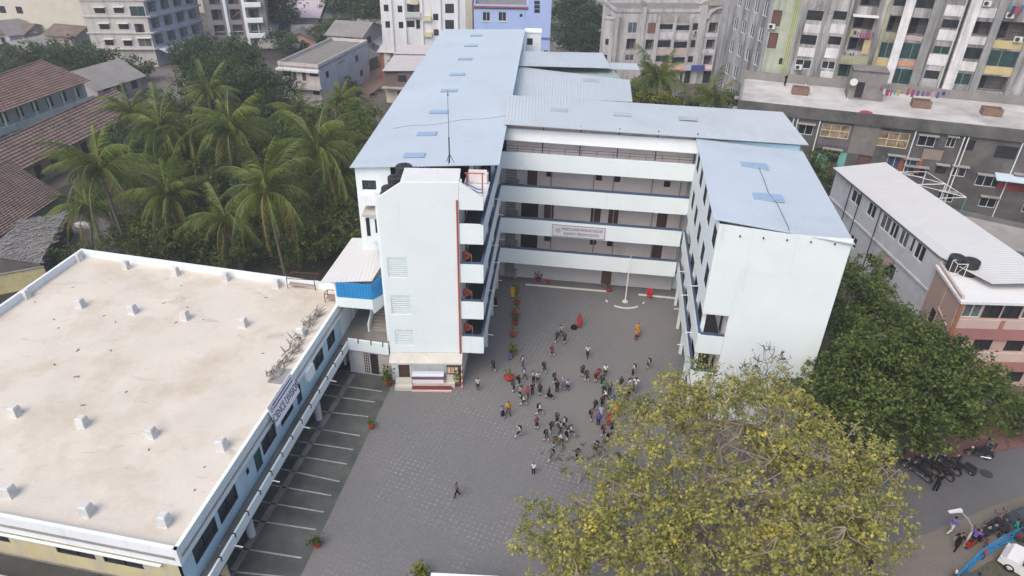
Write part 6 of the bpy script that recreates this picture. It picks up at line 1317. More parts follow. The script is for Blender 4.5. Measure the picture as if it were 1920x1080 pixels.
tree('bare_tree', 'leafless dark twiggy tree against the white end wall of the right wing', at(1440, 812, 0),
     lobes([(1400, 688, 6.8, 1.1), (1440, 662, 7.8, 1.2), (1468, 680, 7.2, 1.1), (1425, 700, 6.6, 1.0), (1375, 700, 6.4, .8)]), L_DARK, BARKD, .12, 16, 2, .15, .14, 2.6, 31, bare=.93, thin=.022)
tree('sapling', 'thin half bare sapling with pinkish twigs left of the yellow tree', at(1085, 905, 0),
     lobes([(1065, 860, 3.4, 1.2), (1110, 845, 3.8, 1.1), (1150, 850, 3.6, 1.0), (1120, 880, 3.0, 1.1)]), leaf('pinkish_leaf', [(.06, .05, .03), (.11, .10, .04), (.15, .12, .05), (.12, .13, .04)]), BARK, .15, 12, 14, .3, .08, 2.0, 32, bare=.45)
tree('neem_tree', 'broad dark green tree between the right wing and the pink house', at(1690, 800, 0),
     lobes([(1640, 700, 7, 3.2), (1745, 690, 7.5, 3.2), (1812, 735, 6.5, 2.7), (1735, 755, 6.5, 3.0), (1610, 765, 6, 2.8), (1690, 800, 5, 2.2), (1560, 700, 5.5, 2.2), (1530, 740, 4.6, 1.7), (1780, 790, 5, 2.0), (1690, 640, 7, 2.6), (1620, 645, 7, 2.2)]),
     L_DARK, BARKD, .24, 4.2, 110, .5, .36, 3, 5, up=.5, shell=.6)
tree('narrow_tree', 'narrow dark tree squeezed between the right wing and the long sheet roofed building', at(1610, 640, 0),
     lobes([(1615, 505, 8.5, 1.7), (1600, 560, 7.8, 2.1), (1640, 560, 7.5, 2.0), (1580, 615, 6.8, 1.8), (1630, 610, 6.6, 2.1)]), L_DARK, BARKD, .22, 4.4, 85, .45, .3, 3, 6, shell=.6)
tree('small_tree', 'small dark tree in the gap behind the right wing roof corner', at(1548, 360, 0), lobes([(1535, 305, 8, 1.5), (1550, 330, 7, 1.6), (1540, 345, 6, 1.6)]), L_DARK, BARKD, .24, 4, 70, .4, .2, 3, 8)
tree('roadside_bush', 'low dark bush at the far right by the red pavement', at(1905, 800, 0), lobes([(1895, 790, 1.6, 1.5), (1925, 775, 1.8, 1.6)]), L_DARK, BARKD, .2, 6, 60, .4, .12, .8, 9, cat='bush')

GARD = 'broad trees in the garden left of the school'
tree('mango_tree', 'big bushy blue green tree behind the coconut palms near the barn house', at(450, 190, 0), lobes([(440, 135, 8, 5.0), (390, 115, 7, 4.2), (500, 175, 7, 4.4), (400, 175, 6, 4.4), (460, 190, 6, 4.5), (520, 215, 5, 3.2), (355, 135, 5, 3.6), (450, 100, 7, 3.6)]), L_BLUE, BARKD, .34, 2.0, 75, .7, .5, 3, 11, GARD, shell=.65)
tree('garden_tree', 'mid green tree under the palms beside the long blue roof', at(620, 290, 0), lobes([(585, 235, 6.5, 3.4), (640, 235, 6.5, 3.2), (665, 265, 5, 2.4), (560, 275, 5, 3.0), (630, 285, 4.5, 3.0)]), L_MID, BARKD, .28, 2.6, 75, .55, .35, 3, 12, GARD, shell=.62)
tree('dark_shade_tree', 'dark dense tree in the shade between the palms and the tower', at(590, 440, 0), lobes([(560, 400, 4.5, 3.0), (620, 395, 5, 3.0), (650, 440, 4, 2.2), (590, 450, 3.5, 2.4), (660, 360, 5, 2.0)]), L_DARK, BARKD, .24, 3.0, 60, .5, .3, 2.4, 13, GARD, shell=.6)
tree('shade_tree', 'dark low tree between the palm trunks near the middle of the garden', at(390, 380, 0), lobes([(350, 360, 4.5, 3.2), (420, 340, 5, 3.2), (300, 340, 4, 3.0), (460, 400, 4, 2.6), (380, 420, 3, 2.4), (300, 410, 3, 2.4), (240, 350, 4, 2.6)]), L_DARK, BARKD, .26, 2.6, 60, .5, .3, 2.2, 14, GARD, shell=.6)
tree('bright_shrub', 'bright yellow green shrub just behind the annex rear parapet', at(470, 490, 0), lobes([(450, 470, 2.8, 1.7), (500, 455, 3, 1.6), (420, 485, 2.2, 1.2), (540, 475, 2.4, 1.3)]), L_MID, BARKD, .22, 5, 60, .35, .15, 1, 15, cat='shrub')
tree('corner_shrub', 'dark green shrub at the rear left corner of the annex', at(230, 465, 0), lobes([(215, 455, 2.2, 1.5), (260, 460, 2.2, 1.4), (160, 470, 1.6, 1.4), (115, 480, 1.5, 1.2)]), L_MID, BARKD, .2, 5, 55, .35, .12, .8, 16, cat='shrub')
tree('courtyard_tree', 'leafy green tree beside the tiled row houses at left', at(255, 300, 0), lobes([(225, 290, 3.5, 2.4), (262, 275, 3.6, 2.2), (195, 300, 3, 2.0)]), L_BLUE, BARKD, .26, 3, 60, .45, .25, 2, 17, GARD)
FARG = 'far trees among the houses'
tree('far_tree', 'dense dark trees at the left edge behind the red tile roof', at(60, 130, 0), lobes([(30, 112, 3.6, 3.2), (75, 108, 3.8, 3.2), (125, 116, 3.4, 3.2), (5, 132, 3.4, 3.2), (105, 100, 3.4, 2.8)]), L_BLUE, BARKD, .42, 1.9, 60, .8, .4, 2, 18, FARG)
tree('far_tree', 'dense tree between the purple roof and the corner apartments', at(160, 130, 0), lobes([(150, 108, 3.8, 3.2), (185, 120, 3.4, 3.2), (140, 92, 3.6, 2.6)]), L_BLUE, BARKD, .42, 1.9, 60, .8, .4, 2, 19, FARG)
tree('far_tree', 'round green tree beyond the teal shed at top left', at(80, 50, 0), lobes([(80, 22, 5, 3.6), (98, 34, 4, 3.2)]), L_BLUE, BARKD, .55, 1.2, 60, 1.1, .5, 3, 20, FARG)
tree('far_tree', 'dark trees above the pink roofed house in the top left middle', at(505, 40, 0), lobes([(495, 18, 7, 6), (525, 12, 8, 6), (470, 12, 7, 5)]), L_BLUE, BARKD, .55, 1.2, 60, 1.1, .5, 3, 21, FARG)
tree('far_tree', 'tall blue green trees left of the white apartments', at(670, 60, 0), lobes([(640, 12, 6, 5), (675, 10, 7, 5.5), (700, 30, 6, 4.5), (712, 50, 4.5, 3.2), (715, 12, 7, 4)]), L_BLUE, BARKD, .55, 1.3, 60, 1.1, .5, 3, 22, FARG)
tree('far_tree', 'green street tree between the blue house and the arch apartments', at(1085, 80, 0), lobes([(1075, 30, 8, 5.0), (1100, 45, 7, 4.4), (1070, 62, 6, 4.2), (1095, 75, 5, 3.6), (1085, 10, 9, 5)]), L_BLUE, BARKD, .5, 1.7, 65, .9, .4, 3, 23, FARG)
tree('far_bush', 'clipped round bush in front of the white apartments', at(800, 82, 0), lobes([(785, 76, 2.6, 2.0), (805, 74, 3, 2.2), (825, 78, 2.4, 1.8)]), L_BLUE, BARKD, .35, 3, 60, .5, .2, 1, 24, cat='bush')
tree('far_tree', 'small tree behind the two storey house roof', at(615, 68, 0), lobes([(603, 62, 4, 2.6), (618, 52, 5, 2.4)]), L_MID, BARKD, .4, 2.2, 60, .6, .25, 2, 25, FARG)
tree('far_tree', 'small tree beside the large grey barn house', at(535, 96, 0), lobes([(535, 85, 4, 2.6), (525, 72, 5, 2.2)]), L_BLUE, BARKD, .4, 2.2, 60, .6, .25, 2, 26, FARG)
tree('croton_shrub', 'bright yellow green shrub rising behind the grey back roof', at(1215, 225, 0), lobes([(1205, 186, 11.2, 1.6), (1235, 188, 11, 1.5), (1255, 192, 10.6, 1.0)]), L_BRIGHT, BARKD, .3, 5, 60, .4, .2, 7, 27, cat='shrub')
tree('hedge_tree', 'grey green bushes behind the grey back roof beside the second palm', at(1300, 220, 0), lobes([(1290, 190, 9, 2.0), (1370, 196, 8.6, 1.8), (1400, 205, 8, 1.6), (1200, 170, 9, 2.2)]), L_BLUE, BARKD, .3, 3.4, 60, .5, .25, 5, 28)
tree('lane_bush', 'low bush by the foot of the two storey house', at(665, 175, 0), lobes([(655, 160, 1.8, 1.8), (668, 175, 1.6, 1.5), (650, 185, 1.6, 1.5)]), L_BLUE, BARKD, .3, 3.6, 50, .4, .15, 1, 29, cat='bush')

# coconut palms
def frond_mesh(seed, L=5.0, droop=1.0):
    rs = random.Random(seed); b = MB(); n = 26; pts = []; side = rs.uniform(-.5, .5); tw = rs.uniform(-.35, .35)
    for i in range(n + 1):
        t = i / n; x = L * (t - .16 * t * t * droop); z = L * (.40 * t - droop * .66 * t ** 2.2); pts.append(Vector((x, side * t * t, z)))
    b.tube(pts[::3] + [pts[-1]], [.055 * (1 - .85 * i / 9) for i in range(len(pts[::3]) + 1)], 4, 1)
    for i in range(3, n + 1):
        t = i / n
        for sgn in (-1, 1):
            for h in (0, .5):
                if rs.random() < .07: continue
                p = pts[i - 1].lerp(pts[i], h); l = (1.15 * (1 - abs(t - .45) * 1.2) + .2) * rs.uniform(.75, 1.15); d = (pts[i] - pts[i - 1]).normalized()
                hang = -.45 - .75 * t * droop * rs.uniform(.5, 1.4) + tw * sgn
                o = (d * rs.uniform(.4, .75) + Vector((0, sgn, 0)) * .75 + Vector((0, 0, hang))).normalized() * l; w = d * .032
                m_ = p + o * .55 + Vector((0, 0, .05)); e = p + o + Vector((0, 0, -.32 * l))
                b.add([p - w, p + w, m_ + w * .9, m_ - w * .9, e], [(0, 1, 2, 3), (3, 2, 4)], 0)
    return b
FROND = []
L_PALM = [leaf('palm_leaf', [(.042, .075, .013), (.085, .13, .02), (.145, .19, .03), (.225, .24, .04)], .45, .25), leaf('palm_leaf_dark', [(.025, .045, .011), (.045, .075, .016), (.085, .115, .025), (.13, .145, .03)], .45, .2), leaf('palm_leaf_old', [(.10, .09, .02), (.17, .14, .03), (.24, .19, .05)], .5, .2)]
RACH = mat('palm_rib', (.20, .19, .07), .6, var=.15)
for i in range(8):
    b = frond_mesh(i, droop=(.9, 1.2, 1.5, 1.8, .5, 1.05, 1.35, 2.1)[i])
    for j in range(3): FROND.append(b.mesh('frond', [L_PALM[j], RACH]))
PG_ = 'coconut palms in the garden'
def palm(u, v, z, lab, sc=1.0, seed=0, group=PG_, nf=30, lean=(0, 0)):
    rs = random.Random(seed); p = at(u, v, z); t = thing('coconut_palm', lab, 'palm tree', (p.x + lean[0], p.y + lean[1], 0), 0, group)
    b = MB(); pts = [Vector((p.x + lean[0] * (1 - k) ** 1.5, p.y + lean[1] * (1 - k) ** 1.5, z * k)) for k in (0, .2, .4, .6, .8, 1)]
    b.tube(pts, [.24, .17, .15, .14, .13, .15], 8); b.build('trunk', [mat('palm_trunk', (.15, .125, .10), .9, var=.2, sc=3)], t)
    b = MB()
    for i in range(7):
        a = rs.random() * 6.28; q = Vector((p.x + .25 * cos(a), p.y + .25 * sin(a), z - .25 - .2 * rs.random())); b.lathe(q, [(.06, -.14), (.13, -.05), (.12, .06), (.04, .13)], 6)
    o = b.build('coconuts', [mat('coconut_husk', (.16, .15, .05), .6, var=.3)], t); o['kind'] = 'stuff'
    R = ORG[t.name]
    for i in range(nf):
        a = i * 2.39996 + rs.uniform(-.25, .25); k = i / nf
        var = 4 if k < .12 else (rs.choice((0, 5)) if k < .36 else (rs.choice((1, 6, 5)) if k < .62 else (rs.choice((2, 6)) if k < .82 else rs.choice((3, 7))))); tone = 2 if (k > .86 and rs.random() < .75) else (0 if rs.random() < .62 else 1)
        o = bpy.data.objects.new('frond', FROND[var * 3 + tone]); col.objects.link(o); o.parent = t
        o.location = (p.x - R[0], p.y - R[1], z); o.rotation_euler = (rs.uniform(-.15, .15), -radians(58 - 74 * k) + rs.uniform(-.28, .28), a + rs.uniform(-.25, .25)); s = 1.1 * sc * rs.uniform(.68, 1.15); o.scale = (s, s, s)
    return t
palm(190, 325, 9.5, 'leftmost coconut palm above the plum paved yard', 1.1, 1, lean=(.5, -.3))
palm(303, 243, 9.5, 'coconut palm in front of the red tiled row, second from the left', 1.0, 2)
palm(432, 248, 10, 'coconut palm in the middle of the garden below the bushy tree', 1.15, 3, lean=(-.6, .4))
palm(597, 285, 11, 'bright tall coconut palm nearest the tower', 1.15, 4, nf=34, lean=(.4, .5))
palm(500, 362, 9.5, 'coconut palm close behind the annex rear parapet', 1.1, 5, lean=(.3, .4))
palm(392, 178, 8.5, 'shaded coconut palm at the edge of the bushy tree', .95, 6)
palm(640, 192, 7, 'small dark coconut palm in front of the two storey house', .8, 7)
palm(318, 372, 7, 'low shaded coconut palm between two taller palms at left', .95, 8)
palm(560, 215, 7.5, 'half hidden coconut palm behind the bright tall one', .8, 9)
palm(1235, 152, 12, 'coconut palm rising behind the grey back roof near the arch apartments', 1.0, 10, 'palms behind the back roof')
palm(1335, 190, 9.6, 'low coconut palm behind the grey back roof by the terrace building', .85, 11, 'palms behind the back roof')
for u, v, z, sc_, sd, lab in [(250, 330, 6.5, .9, 21, 'low coconut palm in front of the tiled outhouse'), (362, 262, 8.5, 1.0, 24, 'coconut palm left of the middle palm with a tilted crown'), (165, 395, 5.0, .85, 25, 'short palm over the white slab in the plum yard'), (640, 330, 8.0, .95, 26, 'palm squeezed between the bright tall palm and the blue roof'), (425, 415, 5.5, .9, 27, 'low palm above the bright shrub behind the annex'), (245, 215, 7.0, .85, 28, 'palm beside the right end of the red tiled row')]:
    palm(u, v, z, lab, sc_, sd, nf=26, lean=(((sd * 37) % 11 - 5) * .22, ((sd * 53) % 9 - 4) * .2))
tree('garden_tree', 'mid green tree filling the gap between the palms and the bushy tree', at(330, 240, 0), lobes([(340, 225, 5, 3.0), (290, 200, 4.5, 2.6), (380, 235, 4.5, 2.8), (320, 265, 4, 2.6), (270, 235, 3.5, 2.4)]), L_BLUE, BARKD, .3, 2.8, 75, .55, .3, 2.4, 41, GARD, shell=.6)
tree('garden_tree', 'dark green tree right of the middle palm below the bushy tree', at(500, 270, 0), lobes([(505, 255, 5, 3.2), (470, 265, 4.5, 2.8), (535, 270, 4.5, 2.6), (450, 225, 5, 2.8)]), L_DARK, BARKD, .28, 2.8, 75, .55, .3, 2.4, 42, GARD, shell=.6)
tree('garden_tree', 'bright green tree against the left wall of the long school wing', at(655, 300, 0), lobes([(675, 255, 7, 2.4), (690, 225, 7, 2.2), (650, 300, 6, 2.4), (660, 215, 6, 2.4)]), L_MID, BARKD, .28, 3.2, 75, .5, .3, 3, 43, GARD, shell=.6)
tree('garden_tree', 'low dark tree behind the annex corner shrubs', at(290, 440, 0), lobes([(290, 425, 3.4, 2.4), (340, 440, 3.2, 2.2), (245, 425, 3, 2.0), (390, 460, 2.6, 1.8)]), L_DARK, BARKD, .25, 3.4, 65, .45, .25, 1.6, 44, GARD, shell=.6)
tree('yard_bush', 'grey green bush at the corner of the corner apartments', at(255, 140, 0), lobes([(240, 128, 2.6, 2.2), (270, 132, 2.2, 2.0), (215, 135, 2.6, 2.2)]), L_BLUE, BARKD, .35, 3, 55, .5, .2, 1, 45, cat='bush')
tree('yard_tree', 'tree beside the barn house left corner', at(400, 105, 0), lobes([(385, 95, 4, 3.0), (410, 110, 3.6, 2.8), (350, 100, 3.6, 2.8)]), L_BLUE, BARKD, .36, 2.6, 60, .6, .25, 2, 46, FARG)
for i, (u, v, lb, mm, lab) in enumerate([(262, 285, [(255, 270, 6, 2.4), (285, 285, 5.5, 2.2), (235, 262, 5, 2.0)], L_BLUE, 'rounded green tree between the two left palms'), (360, 335, [(350, 305, 6, 2.5), (385, 320, 5.5, 2.4), (330, 330, 5, 2.2)], L_MID, 'light green tree between the palms in the middle of the grove'), (450, 350, [(440, 325, 6, 2.4), (470, 345, 5.5, 2.2), (420, 355, 4.5, 2.0)], L_BLUE, 'rounded tree left of the palm behind the annex'),
        (555, 300, [(545, 262, 7, 2.6), (570, 330, 6, 2.2), (530, 300, 6, 2.2)], L_MID, 'light green tree left of the bright tall palm'), (350, 450, [(340, 432, 4, 2.0), (310, 445, 3.4, 1.8), (375, 440, 3.8, 1.8)], L_MID, 'light green bushy tree behind the rear parapet of the annex'), (625, 450, [(620, 425, 4.5, 2.0), (600, 445, 4, 1.8), (645, 410, 5, 2.0)], L_DARK, 'dark tree by the stair porch roof'), (480, 205, [(470, 165, 8.5, 3.4), (430, 150, 8.5, 3.4), (505, 195, 7.5, 3.0), (400, 140, 8, 3.2)], L_BLUE, 'large rounded green canopy at the back of the grove')]):
    tree('garden_tree', lab, at(u, v + 15, 0), lobes(lb), mm, BARKD, .28, 3.2, 70, .5, .28, 2.4, 60 + i, GARD, shell=.62)
# small litter of undergrowth in the garden
rs = np.random.RandomState(5); C = []
for _ in range(900):
    u, v = rs.uniform(230, 700), rs.uniform(250, 500); p = at(u, v, 0)
    if p.y < 49.5 or p.x > -13.2: continue
    C.append(np.array((p.x, p.y, .35)) + rs.normal(size=(26, 3)) * np.array([.6, .6, .25]))
o = bpy.data.objects.new('undergrowth', leaf_mesh('undergrowth', np.concatenate(C), .24, L_DARK, rs)); col.objects.link(o); tag(o, 'dark low undergrowth covering the garden soil between the palms', 'undergrowth', kind='stuff')

# plant pots
POT = mat('red_clay_pot', (.33, .045, .035), .7, var=.15)
def pot(u, v, lab, r=.3, h=.38, plant='green', ph=.8, seed=0, potm=POT, group='potted plants in the courtyard'):
    p = at(u, v, 0); t = thing('plant_pot', lab, 'plant pot', p, 0, group)
    b = MB(); b.lathe(p, [(r * .65, 0), (r, h * .85), (r * 1.12, h * .86), (r * 1.12, h), (r * .9, h), (r * .88, h * .8)], 10); b.build('pot', [potm], t)
    if plant:
        rs = np.random.RandomState(seed); n = {'green': 60, 'tall': 160, 'croton': 150, 'sparse': 24}[plant]
        C = rs.normal(size=(n, 3)) * np.array([.22, .22, ph * .25]) + np.array([0, 0, h + ph * .5])
        o = bpy.data.objects.new('foliage', leaf_mesh('foliage', C, .22, {'green': L_MID, 'tall': L_MID, 'croton': L_BRIGHT, 'sparse': L_DARK}[plant], rs)); col.objects.link(o); o.parent = t
        b = MB(); b.tube([p + Vector((0, 0, h * .8)), p + Vector((.02, 0, h + ph * .6))], .02, 4); b.build('stem', [BARKD], t)
pot(967, 551, 'potted plant at the head of the row beside the yellow dressed woman', seed=1)
pot(969, 571, 'second red pot of the row along the left gallery counted from the back', plant='sparse', seed=2)
pot(965, 591, 'third red pot of the row along the left gallery counted from the back', plant='sparse', seed=3)
pot(966, 609, 'green topped red pot, fourth of the row along the left gallery', seed=4)
pot(962, 631, 'fifth red pot of the row along the left gallery counted from the back', plant='sparse', seed=5)
pot(960, 667, 'pot with yellowish plant beside the crouching child in lilac', plant='croton', seed=6)
pot(954, 712, 'wide red pot with a brown dry plant among the children', r=.42, plant='sparse', seed=7)
pot(1009, 527, 'red pot by the left end of the long white kerb', plant='sparse', seed=8)
pot(1027, 532, 'small red pot just right of the first pot at the white kerb', r=.22, plant=None, seed=8)
pot(1141, 546, 'red pot at the right end of the long white kerb', plant='sparse', seed=9)
pot(697, 803, 'red pot with dark plant on the edge of the parking floor', r=.23, plant='sparse', seed=10, ph=.6)
pot(595, 1025, 'red pot with a green plant at the bottom edge of the parking floor', seed=11, r=.24, h=.3, ph=.6)
pot(727, 722, 'tall feathery green plant in a red pot beside the folding gate', plant='tall', ph=1.6, seed=12)
pot(858, 722, 'yellow croton in a pot at the right corner of the stage', plant='croton', ph=1.3, seed=13)
pot(789, 1085, 'yellow green plant at the very bottom edge of the court', plant='croton', ph=.9, seed=14)
rc = thing('red_chair', 'bright red plastic chair on the short white kerb right of the flagpole', 'chair', at(1217, 559, 0)); p = at(1217, 559, 0)
REDP = mat('red_plastic', (.50, .02, .03), .4, var=.05)
b = MB(); b.box(p.x - .25, p.x + .25, p.y - .25, p.y + .25, .42, .47); b.build('seat', [REDP], rc)
b = MB(); b.box(p.x - .25, p.x + .25, p.y + .2, p.y + .26, .475, .95); b.build('backrest', [REDP], rc)
for x in (-.22, .22):
    for y in (-.22, .22):
        b = MB(); b.tube([(p.x + x, p.y + y, 0), (p.x + x, p.y + y, .418)], .025, 5); b.build('leg', [REDP], rc)
    b = MB(); b.tube([(p.x + x * 1.1, p.y - .2, .66), (p.x + x * 1.1, p.y + .2, .68)], .025, 5); b.build('armrest', [REDP], rc)
# ------------------------------------------------------------------ people
def body_mesh(pose):
    """one continuous skin-grown body, 1.0 unit tall, facing -Y"""
    J = {'pelvis': (0, 0, .52), 'belly': (0, 0, .62), 'chest': (0, .0, .74), 'neck': (0, 0, .835), 'head': (0, -.012, .905), 'crown': (0, -.005, .965),
         'shl': (.105, 0, .80), 'ell': (.14, .015, .64), 'wrl': (.145, -.03, .50), 'hal': (.145, -.045, .44), 'shr': (-.105, 0, .80), 'elr': (-.14, .015, .64), 'wrr': (-.145, -.03, .50), 'har': (-.145, -.045, .44),
         'hil': (.055, 0, .50), 'knl': (.06, -.005, .28), 'anl': (.06, .012, .05), 'tol': (.065, -.075, .022), 'hir': (-.055, 0, .50), 'knr': (-.06, -.005, .28), 'anr': (-.06, .012, .05), 'tor': (-.065, -.075, .022)}
    P = {'walk': dict(knl=(.06, -.09, .29), anl=(.06, -.13, .06), tol=(.06, -.21, .035), knr=(-.06, .02, .285), anr=(-.06, .16, .085), tor=(-.06, .10, .022), ell=(.14, .06, .65), wrl=(.14, .08, .53), hal=(.14, .07, .47), elr=(-.14, -.05, .645), wrr=(-.13, -.13, .55), har=(-.12, -.17, .51)),
         'stride': dict(knl=(.06, -.15, .31), anl=(.06, -.24, .10), tol=(.06, -.31, .06), knr=(-.06, .06, .28), anr=(-.06, .24, .13), tor=(-.06, .19, .03), ell=(.14, .09, .66), wrl=(.14, .12, .55), hal=(.14, .11, .49), elr=(-.14, -.09, .66), wrr=(-.12, -.19, .60), har=(-.11, -.24, .58)),
         'straps': dict(ell=(.16, .0, .65), wrl=(.09, -.11, .70), hal=(.07, -.12, .74), elr=(-.16, 0, .65), wrr=(-.09, -.11, .70), har=(-.07, -.12, .74), knl=(.055, -.05, .285), anl=(.055, -.06, .055), tol=(.055, -.14, .03), anr=(-.055, .08, .06), tor=(-.055, .0, .022)),
         'bend': dict(belly=(0, -.03, .61), chest=(0, -.10, .71), neck=(0, -.15, .79), head=(0, -.19, .85), crown=(0, -.20, .905), shl=(.10, -.12, .765), shr=(-.10, -.12, .765), ell=(.14, -.14, .62), wrl=(.10, -.22, .52), hal=(.08, -.25, .48), elr=(-.14, -.14, .62), wrr=(-.10, -.22, .52), har=(-.08, -.25, .48)),
         'crouch': dict(pelvis=(0, .06, .19), belly=(0, .03, .28), chest=(0, -.02, .38), neck=(0, -.05, .47), head=(0, -.07, .54), crown=(0, -.07, .60), shl=(.105, -.03, .44), shr=(-.105, -.03, .44), ell=(.14, -.10, .33), wrl=(.07, -.19, .30), hal=(.04, -.22, .29), elr=(-.14, -.10, .33), wrr=(-.07, -.19, .30), har=(-.04, -.22, .29), hil=(.07, .05, .18), knl=(.10, -.16, .26), anl=(.08, -.05, .05), tol=(.08, -.13, .022), hir=(-.07, .05, .18), knr=(-.10, -.16, .26), anr=(-.08, -.05, .05), tor=(-.08, -.13, .022)),
         'ride': dict(belly=(0, -.02, .62), chest=(0, -.05, .74), ell=(.15, -.12, .68), wrl=(.16, -.27, .64), hal=(.16, -.32, .64), elr=(-.15, -.12, .68), wrr=(-.16, -.27, .64), har=(-.16, -.32, .64), knl=(.11, -.22, .47), anl=(.11, -.18, .25), tol=(.11, -.26, .23), knr=(-.11, -.22, .47), anr=(-.11, -.18, .25), tor=(-.11, -.26, .23)), 'stand': {}}
    J.update(P[pose]); names = list(J)
    E = [('pelvis', 'belly'), ('belly', 'chest'), ('chest', 'neck'), ('neck', 'head'), ('head', 'crown'), ('chest', 'shl'), ('shl', 'ell'), ('ell', 'wrl'), ('wrl', 'hal'), ('chest', 'shr'), ('shr', 'elr'), ('elr', 'wrr'), ('wrr', 'har'),
         ('pelvis', 'hil'), ('hil', 'knl'), ('knl', 'anl'), ('anl', 'tol'), ('pelvis', 'hir'), ('hir', 'knr'), ('knr', 'anr'), ('anr', 'tor')]
    Rr = dict(pelvis=(.085, .065), belly=(.08, .06), chest=(.09, .065), neck=(.032, .034), head=(.056, .064), crown=(.042, .05), shl=(.042, .042), ell=(.029, .029), wrl=(.022, .022), hal=(.02, .026), shr=(.042, .042), elr=(.029, .029), wrr=(.022, .022), har=(.02, .026),
              hil=(.06, .062), knl=(.043, .045), anl=(.028, .032), tol=(.026, .02), hir=(.06, .062), knr=(.043, .045), anr=(.028, .032), tor=(.026, .02))
    me = bpy.data.meshes.new('body'); me.from_pydata([J[n] for n in names], [(names.index(a), names.index(b)) for a, b in E], [])
    o = bpy.data.objects.new('tmp_body', me); col.objects.link(o)
    o.modifiers.new('s', 'SKIN')
    if not me.skin_vertices: me.skin_vertices.new()
    for i, n in enumerate(names): me.skin_vertices[0].data[i].radius = Rr[n]
    me.skin_vertices[0].data[0].use_root = True
    sm = o.modifiers.new('d', 'SUBSURF'); sm.levels = 1; sm.render_levels = 1
    dg = bpy.context.evaluated_depsgraph_get(); r = bpy.data.meshes.new_from_object(o.evaluated_get(dg)); bpy.data.objects.remove(o)
    # regions: 0 face/neck 1 hair 2 shirt 3 forearm/hand 4 hips+thighs 5 calves 6 shoes
    seg = [(a, b, {'neck': 0, 'head': 0, 'crown': 0}.get(b, 2)) for a, b in E[:5]] + [('chest', 'shl', 2), ('shl', 'ell', 2), ('ell', 'wrl', 3), ('wrl', 'hal', 3), ('chest', 'shr', 2), ('shr', 'elr', 2), ('elr', 'wrr', 3), ('wrr', 'har', 3),
           ('pelvis', 'hil', 4), ('hil', 'knl', 4), ('knl', 'anl', 5), ('anl', 'tol', 6), ('pelvis', 'hir', 4), ('hir', 'knr', 4), ('knr', 'anr', 5), ('anr', 'tor', 6)]
    V = [(Vector(J[a]), Vector(J[b]), k) for a, b, k in seg]
    hd = Vector(J['head']); 
    for k in range(7): r.materials.append(None)
    for p in r.polygons:
        c = p.center; best = 9; kk = 2
        for a, b, k in V:
            d = b - a; t = max(0, min(1, (c - a).dot(d) / d.length_squared)); q = (c - a - d * t).length
            if q < best: best = q; kk = k
        if kk == 0 and c.z > hd.z - .03 and (c.z > hd.z + .035 or c.y > hd.y + .012): kk = 1
        p.material_index = kk; p.use_smooth = True
    r.name = 'person_body'
    return r, J
BODY = {k: body_mesh(k) for k in ('stand', 'walk', 'stride', 'straps', 'bend', 'crouch', 'ride')}
SKIN = [mat('brown_skin_%d' % i, c, .6, var=.05, fine=0) for i, c in enumerate([(.20, .11, .07), (.26, .15, .10), (.15, .08, .05)])]
HAIRM = mat('black_hair', (.010, .009, .010), .7, var=.2, fine=0, spec=.1)
_cc = {}
def cloth(c, n='fabric'):
    k = tuple(c)
    if k not in _cc: _cc[k] = mat('%s_%d' % (n, len(_cc)), c, .95, var=.08, sc=6, fine=.05, spec=.06)
    return _cc[k]
WHT, BLK, NVY, GRY, MRN, RED, YEL_, PUR, GRN, ORG_, SKYB, BRN = (.46, .46, .48), (.010, .010, .012), (.015, .018, .05), (.055, .055, .06), (.14, .02, .04), (.38, .03, .05), (.55, .34, .02), (.11, .09, .28), (.03, .20, .07), (.62, .12, .02), (.03, .12, .28), (.10, .06, .04)
_pack = {}
def pack_mesh(pose):
    if pose in _pack: return _pack[pose]
    J = BODY[pose][1]; c = Vector(J['chest']); bl = Vector(J['belly']); up = (c - bl).normalized(); bk = Vector((0, up.z, -up.y)); o = (c + bl) / 2 + bk * .115 + up * .03
    b = MB(); X = Vector((1, 0, 0)); w, h, d = .095, .125, .055
    ring = lambda k, s: [o + up * k + X * x * w * s + bk * y * d * s for x, y in ((-1, -.9), (-.7, -1), (.7, -1), (1, -.9), (1, .6), (.7, 1), (-.7, 1), (-1, .6))]
    rings = [ring(-h, .8), ring(-h * .85, 1.0), ring(h * .5, 1.0), ring(h * .9, .85), ring(h * 1.05, .5)]
    b.add([p for r in rings for p in r], [(i * 8 + j, i * 8 + (j + 1) % 8, i * 8 + 8 + (j + 1) % 8, i * 8 + 8 + j) for i in range(4) for j in range(8)] + [tuple(range(7, -1, -1)), tuple(32 + j for j in range(8))])
    for s in (-1, 1):
        p0 = o + up * h * .8 + X * s * .06 - bk * .04; p1 = c + up * .075 + X * s * .065 - bk * .0; p2 = c - bk * .08 + X * s * .07; p3 = bl + X * s * .085 - bk * .05
        b.tube([p0, p1, p2, p3], .011, 4)
    _pack[pose] = b.mesh('backpack', [None]); return _pack[pose]
_dress = {}
